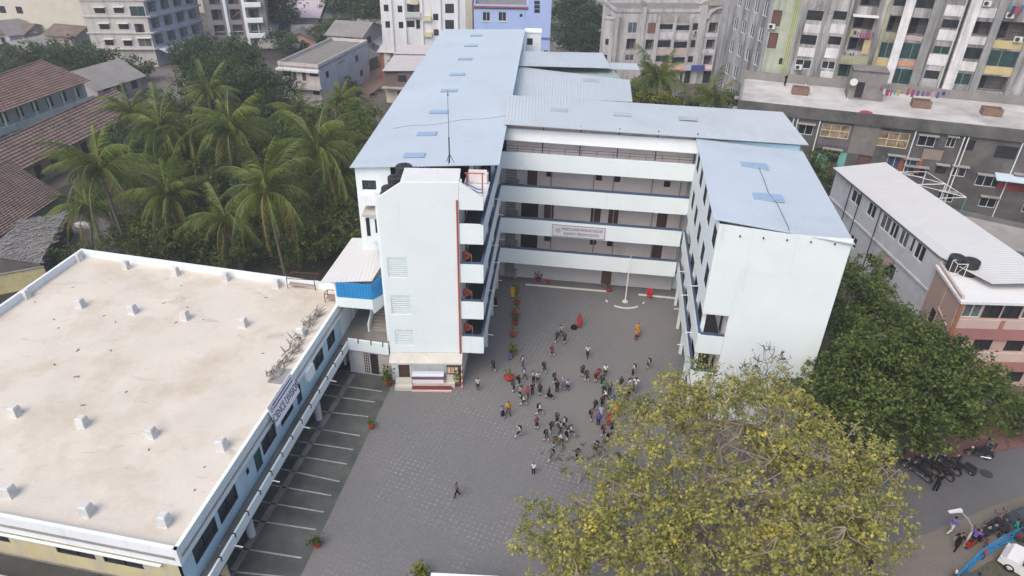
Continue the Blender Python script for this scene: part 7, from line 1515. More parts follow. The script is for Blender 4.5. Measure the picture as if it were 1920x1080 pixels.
def dress_mesh(pose, long):
    k = (pose, long)
    if k in _dress: return _dress[k]
    J = BODY[pose][1]; b = MB(); pv = Vector(J['pelvis']); bl = Vector(J['belly']); z1 = .16 if long == 2 else .29; yk = (J['knl'][1] + J['knr'][1]) / 2
    prof = [(bl.z - .01, .092, .072, bl.y), (pv.z, .105, .088, pv.y), ((pv.z + z1) / 2, .125, .115 + abs(J['knl'][1] - J['knr'][1]) * .3, (pv.y + yk) / 2), (z1, .14, .125 + abs(J['knl'][1] - J['knr'][1]) * .5, yk)]
    vs = [(a * cos(t), y + c * sin(t), z) for z, a, c, y in prof for t in [2 * pi * i / 12 for i in range(12)]]
    b.add(vs, [(i * 12 + j, i * 12 + (j + 1) % 12, i * 12 + 12 + (j + 1) % 12, i * 12 + 12 + j) for i in range(3) for j in range(12)])
    _dress[k] = b.mesh('skirt', [None]); return _dress[k]
_hair = {}
def slot_obj(name, me, mats, parent):
    o = bpy.data.objects.new(name, me); col.objects.link(o); o.parent = parent
    for i, m in enumerate(mats):
        o.material_slots[i].link = 'OBJECT'; o.material_slots[i].material = m
    return o
rngp = random.Random(21)
def person(u, v, lab, pose='stand', h=1.32, rz=0, shirt=WHT, bottom=BLK, pack=None, skirt=0, sleeve=None, legs='trousers', z=0.0, group='children and adults in the courtyard', loc=None, seat=0.0, cap=None):
    p = at(u, v, z) if loc is None else Vector(loc)
    sk = SKIN[rngp.randrange(3)]; me, J = BODY[pose]
    o = bpy.data.objects.new('person', me); col.objects.link(o); tag(o, lab, 'person', group)
    cb, cs = cloth(bottom), cloth(shirt)
    calf = cb if legs == 'trousers' else (sk if legs == 'shorts' else cloth(WHT))
    ms = [sk, cloth(cap) if cap else HAIRM, cs, cs if sleeve else sk, cb, calf, cloth(BLK)]
    for i, m in enumerate(ms): o.material_slots[i].link = 'OBJECT'; o.material_slots[i].material = m
    o.location = (p.x, p.y, p.z + seat); o.rotation_euler = (0, 0, radians(rz)); o.scale = (h, h, h)
    if pack: slot_obj('backpack', pack_mesh(pose), [cloth(pack)], o)
    if skirt: slot_obj('skirt' if skirt == 1 else 'dress_skirt', dress_mesh(pose, skirt), [cb if skirt == 1 else cs], o)
    return o
DKG = (.035, .045, .045)
PEOPLE = [
 (961, 559, 'woman in a yellow tunic standing by the first potted plant of the row', 'stand', 1.55, 10, YEL_, BRN, None, 2, 'trousers'),
 (929, 577, 'person in dark clothes half hidden under the left gallery edge', 'stand', 1.45, 40, BLK, BLK, None, 2, 'socks'),
 (1086, 614, 'woman in a red dress beside a black bag near the middle of the court', 'stand', 1.6, -15, RED, RED, None, 2, 'trousers'),
 (1052, 630, 'boy in a white shirt, rearmost of the three with dark backpacks in mid court', 'stand', 1.3, 20, WHT, GRY, BLK, 0, 'shorts'),
 (1043, 643, 'child with a big black backpack, left of the three in mid court', 'walk', 1.3, -70, GRY, BLK, BLK, 0, 'socks'),
 (1058, 645, 'child with a dark backpack, right of the three in mid court', 'stand', 1.3, 30, GRY, BLK, DKG, 0, 'socks'),
 (1035, 669, 'child with a red backpack striding away below the group of three', 'walk', 1.3, 60, GRY, BLK, (.30, .02, .05), 0, 'socks'),
 (1101, 670, 'boy in a white shirt and dark trousers walking alone in mid court', 'walk', 1.35, -20, WHT, BLK, None, 0, 'trousers'),
 (955, 674, 'child in lilac and blue crouching by the yellowish plant pot', 'crouch', 1.4, 20, PUR, (.2, .18, .35), (.06, .08, .35), 0, 'trousers'),
 (925, 697, 'child with a black backpack walking near the foot of the left gallery', 'walk', 1.3, 30, DKG, BLK, BLK, 0, 'socks'),
 (896, 731, 'boy in a white shirt standing alone in front of the stair tower', 'straps', 1.3, 0, WHT, BLK, None, 0, 'shorts'),
 (980, 688, 'child with a purple grey backpack left of the crowd', 'stand', 1.3, 80, WHT, GRY, (.09, .08, .13), 0, 'trousers'),
 (983, 712, 'child with a blue grey backpack stepping near the wide red pot', 'walk', 1.3, 60, WHT, GRY, (.08, .10, .18), 0, 'shorts'),
 (963, 736, 'child in a maroon cap with a large dark backpack', 'straps', 1.35, 90, GRY, BLK, (.06, .045, .07), 0, 'socks'),
 (1000, 717, 'child with a maroon backpack and white shirt in the left crowd', 'stand', 1.3, 40, WHT, BLK, (.13, .04, .04), 0, 'trousers'),
 (1008, 719, 'child in a white shirt right behind the maroon backpack', 'straps', 1.3, 20, (.45, .5, .45), BLK, None, 0, 'shorts'),
 (998, 740, 'child in navy with blue sleeves leaning to the right', 'stand', 1.35, 30, NVY, NVY, None, 0, 'trousers'),
 (989, 749, 'tall child in a red top and grey trousers in the left crowd', 'walk', 1.42, 150, RED, GRY, None, 0, 'trousers'),
 (981, 761, 'small child with a black backpack taking a very wide step', 'stride', 1.2, 80, WHT, BLK, BLK, 0, 'socks'),
 (1029, 748, 'girl in a black skirt and long white socks striding right', 'stride', 1.3, 60, BLK, BLK, None, 1, 'socks'),
 (1044, 736, 'child in dark clothes with a dark backpack, left of the centre trio', 'stand', 1.35, 170, GRY, BLK, BLK, 0, 'trousers'),
 (1056, 731, 'child in purple grey with white straps in the centre trio', 'straps', 1.4, 0, (.22, .20, .30), (.10, .10, .16), (.5, .5, .5), 1, 'socks'),
 (1064, 732, 'small child in white at the right of the centre trio', 'straps', 1.2, 20, WHT, BLK, None, 0, 'shorts'),
 (942, 783, 'girl in a lilac top walking beside the yellow shirted person', 'walk', 1.3, 30, (.32, .28, .48), BLK, (.10, .09, .14), 1, 'socks'),
 (953, 778, 'person in a yellow shirt and dark trousers walking at the left', 'walk', 1.45, 20, YEL_, BRN, None, 0, 'trousers'),
 (1011, 779, 'child with a large black backpack marching right below the crowd', 'stride', 1.35, 85, WHT, BLK, BLK, 0, 'socks'),
 (1192, 638, 'child in red and white in front of the orange dressed woman', 'straps', 1.25, 0, (.55, .25, .22), MRN, None, 0, 'shorts'),
 (1194, 631, 'woman in bright orange standing behind a child at right of the court', 'stand', 1.6, 10, (.60, .27, .02), (.6, .2, .05), None, 2, 'trousers'),
 (1116, 717, 'child in maroon bending down, left of the maroon pair', 'bend', 1.3, 0, MRN, MRN, (.2, .03, .05), 0, 'socks'),
 (1121, 710, 'child in maroon and pink bending down, right of the maroon pair', 'bend', 1.3, 30, (.3, .1, .14), MRN, MRN, 0, 'socks'),
 (1134, 705, 'boy in a clean white shirt and dark shorts right of the maroon pair', 'stand', 1.3, 0, (.7, .7, .7), BLK, None, 0, 'shorts'),
 (1186, 703, 'child with a dark backpack standing above the two tall white shirted ones', 'stand', 1.3, -70, WHT, BLK, BLK, 0, 'trousers'),
 (1214, 692, 'child with a black backpack standing alone at right near the yellow tree', 'stand', 1.3, -80, (.3, .33, .28), BLK, BLK, 0, 'socks'),
 (1181, 736, 'tall youth in white shirt and grey trousers, left of a pair', 'straps', 1.6, 20, WHT, (.17, .16, .16), BLK, 0, 'trousers'),
 (1190, 735, 'tall youth in white shirt and grey trousers, right of a pair', 'straps', 1.6, -10, (.62, .62, .66), (.17, .16, .16), GRY, 0, 'trousers'),
 (1132, 738, 'adult in a bright green top among the children', 'stand', 1.5, -20, GRN, BLK, None, 0, 'trousers'),
 (1134, 751, 'white shirted child in front of the green topped adult', 'stride', 1.2, 80, (.66, .66, .7), BLK, None, 0, 'shorts'),
 (1142, 741, 'slim person in dark clothes right of the green topped adult', 'stand', 1.45, 10, (.08, .06, .06), NVY, None, 0, 'trousers'),
 (1149, 765, 'child with a bright blue backpack seen from behind', 'stand', 1.4, 180, (.03, .05, .12), BLK, SKYB, 0, 'trousers'),
 (1173, 758, 'person in brown standing by the edge of the yellow crown', 'stand', 1.4, 150, (.09, .07, .06), BLK, None, 0, 'trousers'),
 (1154, 777, 'woman in a vivid orange dress partly under the yellow crown', 'stand', 1.55, 0, ORG_, ORG_, None, 2, 'trousers'),
 (1126, 782, 'small child in a pale shirt between the purple child and the brown child', 'stand', 1.2, 0, (.5, .52, .6), WHT, None, 0, 'trousers'),
 (1137, 783, 'child in brown under the left edge of the yellow crown', 'stand', 1.25, 40, BRN, (.3, .28, .2), None, 0, 'trousers'),
 (1121, 798, 'child with a purple backpack seen from behind near the crown edge', 'stand', 1.4, 180, (.06, .05, .16), BLK, (.09, .05, .30), 0, 'trousers'),
 (1141, 797, 'person in dark red at the left edge of the yellow crown', 'stand', 1.45, 20, (.30, .04, .03), (.45, .12, .1), None, 2, 'trousers'),
 (1208, 787, 'child seen through a gap in the yellow crown', 'walk', 1.3, 20, BLK, BLK, BLK, 0, 'socks'),
 (972, 820, 'child with a black backpack striding left, lowest at the left of the crowd', 'stride', 1.3, -70, WHT, BLK, BLK, 0, 'socks'),
 (1006, 805, 'child with a pinkish red backpack in the lower crowd', 'straps', 1.3, 40, GRY, BLK, (.42, .05, .09), 0, 'socks'),
 (1032, 813, 'child hidden by a very large dark green backpack bent forward', 'bend', 1.35, 100, GRY, BLK, (.025, .035, .03), 0, 'socks'),
 (1049, 814, 'child in a striped white and black top in the lower huddle', 'walk', 1.35, 120, (.35, .35, .36), (.03, .05, .05), GRY, 0, 'trousers'),
 (1057, 804, 'child with a round black backpack at the back of the lower huddle', 'walk', 1.3, -100, WHT, BLK, BLK, 0, 'trousers'),
 (1070, 819, 'child running right with a black and white backpack', 'stride', 1.3, 70, WHT, BLK, (.05, .05, .05), 0, 'socks'),
 (1039, 838, 'child with a brown backpack bending below the lower huddle', 'bend', 1.3, 30, BRN, BLK, (.06, .04, .03), 0, 'socks'),
 (1052, 834, 'child in white partly covered by the pinkish sapling', 'walk', 1.25, 20, WHT, BLK, None, 0, 'shorts'),
 (1033, 865, 'child at the left edge of the sapling stepping left', 'stride', 1.3, -60, (.2, .15, .13), BRN, BLK, 0, 'socks'),
 (1081, 862, 'child beneath the sapling twigs near its right side', 'bend', 1.3, 50, (.12, .08, .05), BLK, BLK, 0, 'socks'),
 (1116, 851, 'child in black and white below the left edge of the crown', 'walk', 1.4, -40, (.3, .3, .3), BLK, BLK, 0, 'socks'),
 (1138, 830, 'person in dark clothes leaning at the left edge of the crown', 'bend', 1.45, 30, BLK, BLK, None, 0, 'trousers'),
 (1000, 889, 'small boy in a white shirt and black trousers alone in the lower court', 'stand', 1.15, -20, (.62, .62, .6), BLK, None, 0, 'trousers'),
 (857, 931, 'man in a grey shirt and black trousers walking alone in the open court', 'walk', 1.42, -70, (.10, .10, .11), BLK, None, 0, 'trousers'),
]
for u, v, lab, pose, h, rz, sh, bo, pk, skt, lg in PEOPLE:
    person(u, v, lab, pose, h, rz, sh, bo, pk, skt, None if pose not in ('stand',) else (sh in (YEL_, RED, ORG_)), lg)
CROWD = [(1020, 700, 'walk', 1.3, 40, BLK), (1091, 706, 'stand', 1.3, -30, BLK), (1100, 716, 'walk', 1.3, 60, BLK), (1128, 765, 'walk', 1.3, -20, BLK), (1160, 742, 'stand', 1.3, 10, BLK), (1163, 728, 'walk', 1.3, 200, DKG), (1178, 748, 'stand', 1.4, 40, None), (1108, 790, 'stand', 1.3, 90, BLK), (1114, 772, 'walk', 1.3, -80, BLK), (1062, 826, 'walk', 1.25, 150, BLK), (1024, 828, 'walk', 1.3, 60, BLK), (1044, 796, 'stand', 1.3, 30, (.05, .06, .1)), (1040, 720, 'walk', 1.3, 80, BLK), (973, 725, 'walk', 1.3, 100, BLK), (975, 745, 'stand', 1.25, -40, (.10, .03, .04)), (1128, 726, 'stand', 1.3, 20, BLK), (1146, 812, 'stand', 1.4, 30, None), (1131, 820, 'walk', 1.35, 70, BLK), (1012, 742, 'stand', 1.3, 10, BLK), (1170, 775, 'stand', 1.4, 60, None)]
WHERE = ['crowd', 'maroon dressed pair', 'maroon pair', 'green topped adult', 'green topped adult', 'two tall youths', 'yellow crown edge', 'purple backpack child', 'purple backpack child', 'lower huddle', 'lower huddle', 'lower huddle', 'centre trio', 'maroon capped child', 'maroon capped child', 'white shirted boy', 'woman in dark red', 'yellow crown edge', 'child in navy', 'woman in orange under the crown']
for i, ((u, v, po, h, rz, pk), wh) in enumerate(zip(CROWD, WHERE)):
    side = 'left of' if i % 2 else 'right of'
    person(u, v, '%s dark clad child%s %s the %s' % (('striding' if po == 'walk' else 'standing'), ' with a dark backpack' if pk else '', side, wh), po, h, rz, [(.05, .05, .055), GRY, (.16, .03, .04), (.03, .03, .04), (.30, .30, .31)][i % 5], BLK, pk, 0, None, 'socks')
p = at(1076, 616, 0); b = MB(); b.lathe((p.x, p.y, 0), [(.26, 0), (.32, .12), (.26, .3), (.1, .38)], 9); b.tube([(p.x - .12, p.y, .34), (p.x, p.y, .55), (p.x + .12, p.y, .34)], .02, 5); tag(b.build('bag', [cloth(BLK)]), 'black bag lying on the paving beside the woman in red', 'bag')
person(0, 0, 'tiny dark figure standing on the pale terrace at its left end', 'stand', 1.6, 30, BLK, BLK, None, 0, loc=at(1471, 161, 13.17), group='people outside the court')
person(1778, 1000, 'man in a violet shirt and pale trousers walking across the road', 'walk', 1.65, 105, (.14, .12, .33), (.5, .48, .48), None, 0, 'full', group='people outside the court')
person(1752, 921, 'person in black with a helmet standing behind the parked motorbikes', 'bend', 1.65, 160, BLK, BLK, None, 0, 'full', group='people outside the court')
person(1790, 1030, 'man in black bending at the tail of the red scooter', 'walk', 1.65, -60, BLK, BLK, None, 0, group='people outside the court')
person(1893, 1004, 'person in a teal shirt near the blue fence', 'walk', 1.65, 60, (.02, .22, .18), BLK, None, 0, 'full', group='people outside the court')
person(980, 442, 'child in red on the first floor gallery by the stairs', 'stand', 1.3, 0, RED, BLK, None, 0, loc=FB.pt(.75, -.8, PB + .425), group='children on the galleries')
person(950, 442, 'child in white beside the one in red on the first floor gallery', 'stand', 1.3, 20, WHT, BLK, None, 0, loc=FB.pt(.45, -.6, PB + .425), group='children on the galleries')

# ------------------------------------------------------------------ motorbikes, scooters, bicycle, cars
def ring_tube(b, c, R_, r, ax='y', n=18, k=6, m=0):
    vs = []
    for i in range(n):
        a = 2 * pi * i / n
        for j in range(k):
            t = 2 * pi * j / k; rr = R_ + r * cos(t); vs.append((c[0] + rr * cos(a), c[1] + r * sin(t), c[2] + rr * sin(a)))
    b.add(vs, [(i * k + j, ((i + 1) % n) * k + j, ((i + 1) % n) * k + (j + 1) % k, i * k + (j + 1) % k) for i in range(n) for j in range(k)], m)
TYRE = mat('tyre_rubber', (.018, .018, .019), .85, var=.2)
CHROME = mat('dull_chrome', (.45, .45, .46), .3, metal=.8, var=.05)
SEATM = mat('black_seat', (.02, .02, .022), .6, var=.2)
LAMP = mat('lamp_glass', (.55, .55, .5), .2, var=.05)
def wheel_parts(t, x, R_, nm='wheel', y=0.0, w=.05):
    b = MB(); ring_tube(b, (x, y, R_), R_ - w, w); o = b.build(nm, [TYRE], t)
    b = MB(); b.tube([(x, y - .05, R_), (x, y + .05, R_)], .05, 8)
    for i in range(6):
        a = pi * i / 3; b.tube([(x, y, R_), (x + (R_ - w) * cos(a), y, R_ + (R_ - w) * sin(a))], .012, 4)
    ring_tube(b, (x, y, R_), R_ - w * 2, .015, k=4); b.build('rim', [CHROME], o)
def motorbike(lab, paint, scooter=False, group='motorbikes parked by the road'):
    t = thing('scooter' if scooter else 'motorbike', lab, 'scooter' if scooter else 'motorbike', (0, 0, 0), 0, group)
    R_ = .25 if scooter else .30
    wheel_parts(t, .62, R_); wheel_parts(t, -.62, R_)
    pm = mat('bike_paint_%02d' % (hash(paint) % 97), paint, .35, var=.1)
    if scooter:
        b = MB(); b.prism([(.42, -.17), (.5, 0), (.42, .17), (.1, .2), (-.1, .2), (-.1, -.2), (.1, -.2)], .25, .32); b.build('footboard', [SEATM], t)
        b = MB(); b.hexa([(-.85, -.16, .35), (-.1, -.2, .3), (-.1, .2, .3), (-.85, .16, .35), (-.9, -.12, .68), (-.05, -.15, .7), (-.05, .15, .7), (-.9, .12, .68)]); b.build('body', [pm], t)
        b = MB(); b.hexa([(.40, -.2, .3), (.52, -.12, .3), (.52, .12, .3), (.40, .2, .3), (.36, -.2, .85), (.48, -.1, .92), (.48, .1, .92), (.36, .2, .85)]); b.build('front_shield', [pm], t)
    else:
        b = MB(); b.hexa([(-.2, -.1, .28), (.3, -.1, .28), (.3, .1, .28), (-.2, .1, .28), (-.25, -.12, .58), (.32, -.12, .6), (.32, .12, .6), (-.25, .12, .58)]); b.build('engine', [mat('engine_grey', (.08, .08, .085), .5, var=.3, metal=.4)], t)
        b = MB(); b.hexa([(-.05, -.13, .62), (.42, -.1, .66), (.42, .1, .66), (-.05, .13, .62), (-.02, -.11, .82), (.36, -.1, .88), (.36, .1, .88), (-.02, .11, .82)]); b.build('tank', [pm], t)
        b = MB(); b.tube([(-.1, .16, .3), (-.75, .17, .36)], [.03, .055], 7); b.build('exhaust', [CHROME], t)
    b = MB(); b.hexa([(-.8, -.11, .72), (-.04, -.13, .70), (-.04, .13, .70), (-.8, .11, .72), (-.82, -.09, .82), (-.06, -.11, .78), (-.06, .11, .78), (-.82, .09, .82)]); b.build('seat', [SEATM], t)
    b = MB()
    for y in (-.07, .07): b.tube([(.62, y, R_), (.44, y, .9)], .022, 5)
    b.build('fork', [CHROME], t)
    b = MB(); b.tube([(.3, -.36, .98), (.42, -.16, 1.0), (.44, 0, .97), (.42, .16, 1.0), (.3, .36, .98)], .02, 6); b.build('handlebar', [SEATM], t)
    b = MB(); b.tube([(.5, 0, .86), (.62, 0, .84)], [.1, .075], 10); b.build('headlight', [LAMP], t)
    b = MB(); b.tube([(-.86, 0, .66), (-.92, 0, .64)], .05, 6); b.build('tail_light', [mat('tail_red', (.35, .01, .01), .3)], t)
    for y in (-.34, .34):
        b = MB(); b.tube([(.34, y * .8, 1.0), (.32, y, 1.14)], .01, 4); b.tube([(.315, y - .05, 1.15), (.315, y + .05, 1.15)], .04, 6); b.build('mirror', [SEATM], t)
    b = MB()
    for x in (.62, -.62):
        pts = [(x + (R_ + .03) * cos(a), 0, R_ + (R_ + .03) * sin(a)) for a in [radians(q) for q in (20, 55, 90, 125, 160)]]; b.tube(pts, .05, 5)
    b.build('mudguard', [pm], t)
    return t
def put(t, u, v, deg, lab=None): return place(t, at(u, v, .004), radians(deg), lab)
mb_ = motorbike('black motorbike with a silver tail, second of the cluster under the dark tree', (.02, .02, .025))
sc_ = motorbike('dark scooter standing apart at the right of the motorbike cluster', (.03, .032, .04), True)
put(mb_, 1748, 884, 120); put(sc_, 1804, 880, 118)
put(copy_tree(mb_), 1722, 893, 118, 'long black motorbike at the left end of the cluster by the yellow tree')
put(copy_tree(mb_), 1766, 890, 108, 'black motorbike with its big front wheel towards the road in the cluster')
put(copy_tree(mb_), 1736, 880, 122, 'black motorbike partly hidden between two others in the cluster')
put(copy_tree(mb_), 1832, 858, 160, 'motorbike at the kerb just behind the rider in the checked shirt')
rb_ = put(copy_tree(mb_), 1846, 850, 20, 'motorbike ridden along the kerb by the person in the checked shirt')
rs_ = motorbike('red scooter with a violet rider beside the street lamp', (.36, .02, .02), True); put(rs_, 1822, 1020, 35)
put(copy_tree(mb_), 1850, 1008, 30, 'black motorbike just right of the street lamp on the dusty shoulder')
put(copy_tree(mb_), 1868, 996, 25, 'black motorbike farther right in the queue on the dusty shoulder')
put(copy_tree(mb_), 1882, 1000, 32, 'black motorbike nearest the teal shirted person')
for u, v, d, lab in [(1480, 985, 70, 'motorbike under the crown right of the round emblem board'), (1352, 972, 80, 'motorbike under the crown left of the emblem board'), (1372, 975, 85, 'second motorbike under the crown beside the white car'), (1610, 1010, 60, 'motorbike below the right part of the yellow crown'), (1625, 1060, 75, 'motorbike at the bottom under the yellow crown')]:
    put(copy_tree(mb_), u, v, d, lab)
for u, v, d, lab in [(672, 132, 40, 'tiny white scooter by the sheds in the lane'), (686, 133, 20, 'second tiny scooter by the sheds in the lane'), (700, 182, 60, 'tiny motorbike at the foot of the cream lane house'), (712, 175, 50, 'second tiny motorbike at the foot of the cream lane house'), (668, 192, 120, 'tiny motorbike near the lane bush')]:
    put(copy_tree(sc_ if 'scooter' in lab else mb_), u, v, d, lab)
for u, v, d, lab in [(1712, 886, 125, 'black motorbike half under the dark tree at the far left of the cluster'), (1757, 876, 115, 'black motorbike wedged in the middle of the cluster'), (1778, 880, 112, 'black motorbike at the right side of the cluster'), (1858, 990, 28, 'black motorbike on the road side of the shoulder queue'), (1875, 985, 35, 'black motorbike on the road side beside the teal shirted person'), (1838, 1012, 30, 'black motorbike just behind the red scooter')]:
    put(copy_tree(mb_), u, v, d, lab)
def rider(bike, lab, sh, bo, h=1.62):
    me = BODY['ride']; L_ = bike.location; a = bike.rotation_euler.z
    o = person(0, 0, lab, 'ride', h, math.degrees(a) + 90, sh, bo, None, 0, 'full', loc=(L_.x - .25 * cos(a), L_.y - .25 * sin(a), .02), seat=.02, group='people outside the court')
    return o
rider(rb_, 'rider in a black and white checked shirt on the motorbike at the kerb', (.12, .12, .13), (.06, .06, .065))
rider(rs_, 'rider in a violet shirt sitting on the red scooter', (.12, .10, .36), BLK)
# bicycle
bk = thing('bicycle', 'old red bicycle leaning near the blue fence', 'bicycle', (0, 0, 0))
RB_ = mat('worn_red_paint', (.26, .05, .05), .6, var=.2)
for x in (.52, -.52):
    b = MB(); ring_tube(b, (x, 0, .34), .32, .02, k=5); o = b.build('wheel', [TYRE], bk); b = MB()
    for i in range(8):
        a = pi * i / 4; b.tube([(x, 0, .34), (x + .31 * cos(a), 0, .34 + .31 * sin(a))], .005, 3)
    b.build('spokes', [CHROME], o)
b = MB()
for p0, p1 in [((-.52, 0, .34), (0, 0, .3)), ((0, 0, .3), (-.16, 0, .82)), ((-.16, 0, .82), (.36, 0, .8)), ((.36, 0, .8), (0, 0, .3)), ((-.52, 0, .34), (-.14, 0, .76)), ((.34, 0, .9), (.52, 0, .34))]: b.tube([p0, p1], .022, 5)
b.build('frame', [RB_], bk)
b = MB(); b.tube([(.2, -.26, .98), (.34, 0, .94), (.2, .26, .98)], .014, 5); b.build('handlebar', [IRON], bk)
b = MB(); b.hexa([(-.3, -.08, .84), (-.04, -.03, .84), (-.04, .03, .84), (-.3, .08, .84), (-.3, -.07, .89), (-.04, -.02, .88), (-.04, .02, .88), (-.3, .07, .89)]); b.build('saddle', [SEATM], bk)
b = MB(); b.box(-.78, -.32, -.1, .1, .68, .71); b.build('carrier', [RB_], bk)
put(bk, 1843, 1036, 55)
# cars
def car(lab, paint, group='cars', big=False):
    t = thing('parked_car', lab, 'car', (0, 0, 0), 0, group); pm = mat('car_paint_%02d' % (int(sum(paint) * 1000) % 97), paint, .3, var=.03, spec=.5, fine=0)
    H = .25 if big else 0
    prof = [(-1.85, .35, .62), (-1.9, .6, .80), (-1.8, .85 + H, .82), (-1.2, .92 + H, .84), (.65, .92 + H * .6, .84), (1.55, .82 + H * .6, .80), (1.88, .62, .74), (1.9, .35, .64)]
    b = MB(); n = len(prof)
    vs = [(x, -w, .30) for x, z, w in prof] + [(x, -w, z) for x, z, w in prof] + [(x, w, z) for x, z, w in prof] + [(x, w, .30) for x, z, w in prof]
    fs = []
    for r in range(3):
        for i in range(n - 1): fs.append((r * n + i, r * n + i + 1, (r + 1) * n + i + 1, (r + 1) * n + i))
    fs += [tuple(r * n for r in range(4)), tuple(r * n + n - 1 for r in (3, 2, 1, 0)), tuple(list(range(3 * n, 4 * n)) + list(range(n - 1, -1, -1)))]
    b.add(vs, fs); b.build('body', [pm], t)
    z0, z1 = .90 + H, 1.48 + H; c0 = [(-1.55, .72), (.75, .72)]; c1 = [(-1.15, .58), (.15, .58)]
    b = MB(); b.hexa([(-1.15, -.6, z1 - .02), (.15, -.6, z1 - .02), (.15, .6, z1 - .02), (-1.15, .6, z1 - .02), (-1.1, -.54, z1 + .06), (.1, -.54, z1 + .06), (.1, .54, z1 + .06), (-1.1, .54, z1 + .06)]); b.build('roof', [pm], t)
    b = MB(); b.quad((.78, -.68, z0), (.78, .68, z0), (.16, .58, z1), (.16, -.58, z1)); b.quad((.78, -.68, z0), (.16, -.58, z1), (.14, -.55, z1 - .02), (.74, -.66, z0 - .01)); b.build('windscreen', [GLASS], t)
    b = MB(); b.quad((-1.6, .68, z0), (-1.6, -.68, z0), (-1.16, -.58, z1), (-1.16, .58, z1)); b.build('rear_window', [GLASS], t)
    for s in (-1, 1):
        for x0, x1, y0, y1 in ((-1.55, -.5, -1.12, -.5), (-.42, .72, -.42, .12)):
            b = MB(); q = [(x0, s * .75, z0), (x1, s * .75, z0), (y1, s * .605, z1), (y0, s * .605, z1)]; b.add(q, [(0, 1, 2, 3) if s < 0 else (3, 2, 1, 0)]); b.build('side_window', [GLASS], t)
        b = MB(); b.tube([(-.46, s * .76, z0), (-.46, s * .61, z1)], .04, 5); b.tube([(.76, s * .74, z0), (.16, s * .6, z1)], .04, 5); b.tube([(-1.58, s * .74, z0), (-1.15, s * .6, z1)], .05, 5); b.build('pillar', [pm], t)
        b = MB(); b.box(1.72, 1.86, s * .66 - .12, s * .66 + .12, .62, .76); b.build('headlight', [LAMP], t)
        b = MB(); b.box(-1.9, -1.8, s * .66 - .1, s * .66 + .1, .68, .84); b.build('tail_light', [mat('tail_red', (.35, .01, .01), .3)], t)
        b = MB(); b.box(.6, .76, s * .92 - .09, s * .92 + .09, .95 + H, 1.06 + H); b.build('mirror', [SEATM], t)
        for x in (-1.2, 1.2): wheel_parts(t, x, .31, y=s * .76, w=.085)
    return t
wc = car('white car with a dark windscreen parked behind the blue fence at the bottom right', (.72, .72, .72), big=True); place(wc, at(1938, 1082, .014), radians(132))
c2 = car('dark green car partly in view below the white car behind the blue fence', (.05, .07, .065)); place(c2, at(1850, 1128, .014), radians(150))
c3 = car('pale grey car parked under the yellow crown beside the emblem board', (.42, .44, .45)); place(c3, at(1487, 950, .01), radians(95))
c4 = car('dark grey car at the right edge near the end of the blue fence', (.05, .055, .06)); place(c4, at(1925, 990, .009), radians(20))
for u, v, d, lab in [(1042, 60, 95, 'far white car parked in the street beside the blue house'), (1040, 34, 92, 'farther white car in the street beyond the blue house'), (1046, 88, 95, 'grey car in the street nearest the long roof'), (426, 60, 15, 'small white car parked beside the balcony apartments')]:
    c = copy_tree(wc if 'white' in lab else c3); place(c, at(u, v, .006), radians(d), lab); c['group'] = 'far parked cars'
# street lamp
lp = thing('street_lamp', 'grey street lamp arching over the dusty shoulder beside the red scooter', 'street lamp', at(1808, 1024, .009)); q = at(1808, 1024, .009); tip = at(1800, 957, 3.6)
b = MB(); b.tube([q, at(1822, 997, 1.1), at(1822, 986, 1.9), at(1815, 973, 2.7), tip], [.09, .07, .06, .05, .04], 8); b.build('pole', [mat('lamp_grey', (.42, .40, .38), .5, var=.1)], lp)
dv = (tip - q); dv.z = 0; dv.normalize(); F = Frame((tip.x, tip.y), (tip.x + dv.x, tip.y + dv.y))
b = MB(); b.hexa([F.pt(-.1, .12, 3.52), F.pt(.75, .09, 3.56), F.pt(.75, -.09, 3.56), F.pt(-.1, -.12, 3.52), F.pt(-.1, .1, 3.68), F.pt(.72, .06, 3.66), F.pt(.72, -.06, 3.66), F.pt(-.1, -.1, 3.68)]); b.build('lamp_head', [mat('lamp_white', (.62, .62, .62), .5)], lp)
b = MB(); b.fbox(F, .1, .65, -.07, .07, 3.49, 3.53); b.build('lens', [LAMP], lp)
lp2 = thing('street_lamp', 'pale street lamp head showing between the dark tree and the parked motorbikes', 'street lamp', at(1745, 880, 0)); q = at(1748, 872, .12)
b = MB(); b.tube([(q.x, q.y, .1), (q.x, q.y, 3.0), (q.x - .3, q.y, 3.3)], .05, 7); b.build('pole', [mat('lamp_grey', (.42, .40, .38))], lp2)
b = MB(); b.box(q.x - 1.1, q.x - .25, q.y - .1, q.y + .1, 3.24, 3.38); b.build('lamp_head', [mat('lamp_white', (.62, .62, .62))], lp2)
lp3 = thing('street_lamp', 'slim far street lamp before the green street tree', 'street lamp', at(1079, 100, 0)); q = at(1079, 97, 0)
b = MB(); b.tube([(q.x, q.y, 0), (q.x, q.y, 7.2)], [.1, .05], 6); b.build('pole', [mat('lamp_grey', (.42, .40, .38))], lp3); b = MB(); b.box(q.x - .9, q.x, q.y - .1, q.y + .1, 7.2, 7.35); b.build('lamp_head', [mat('lamp_white', (.62, .62, .62))], lp3)
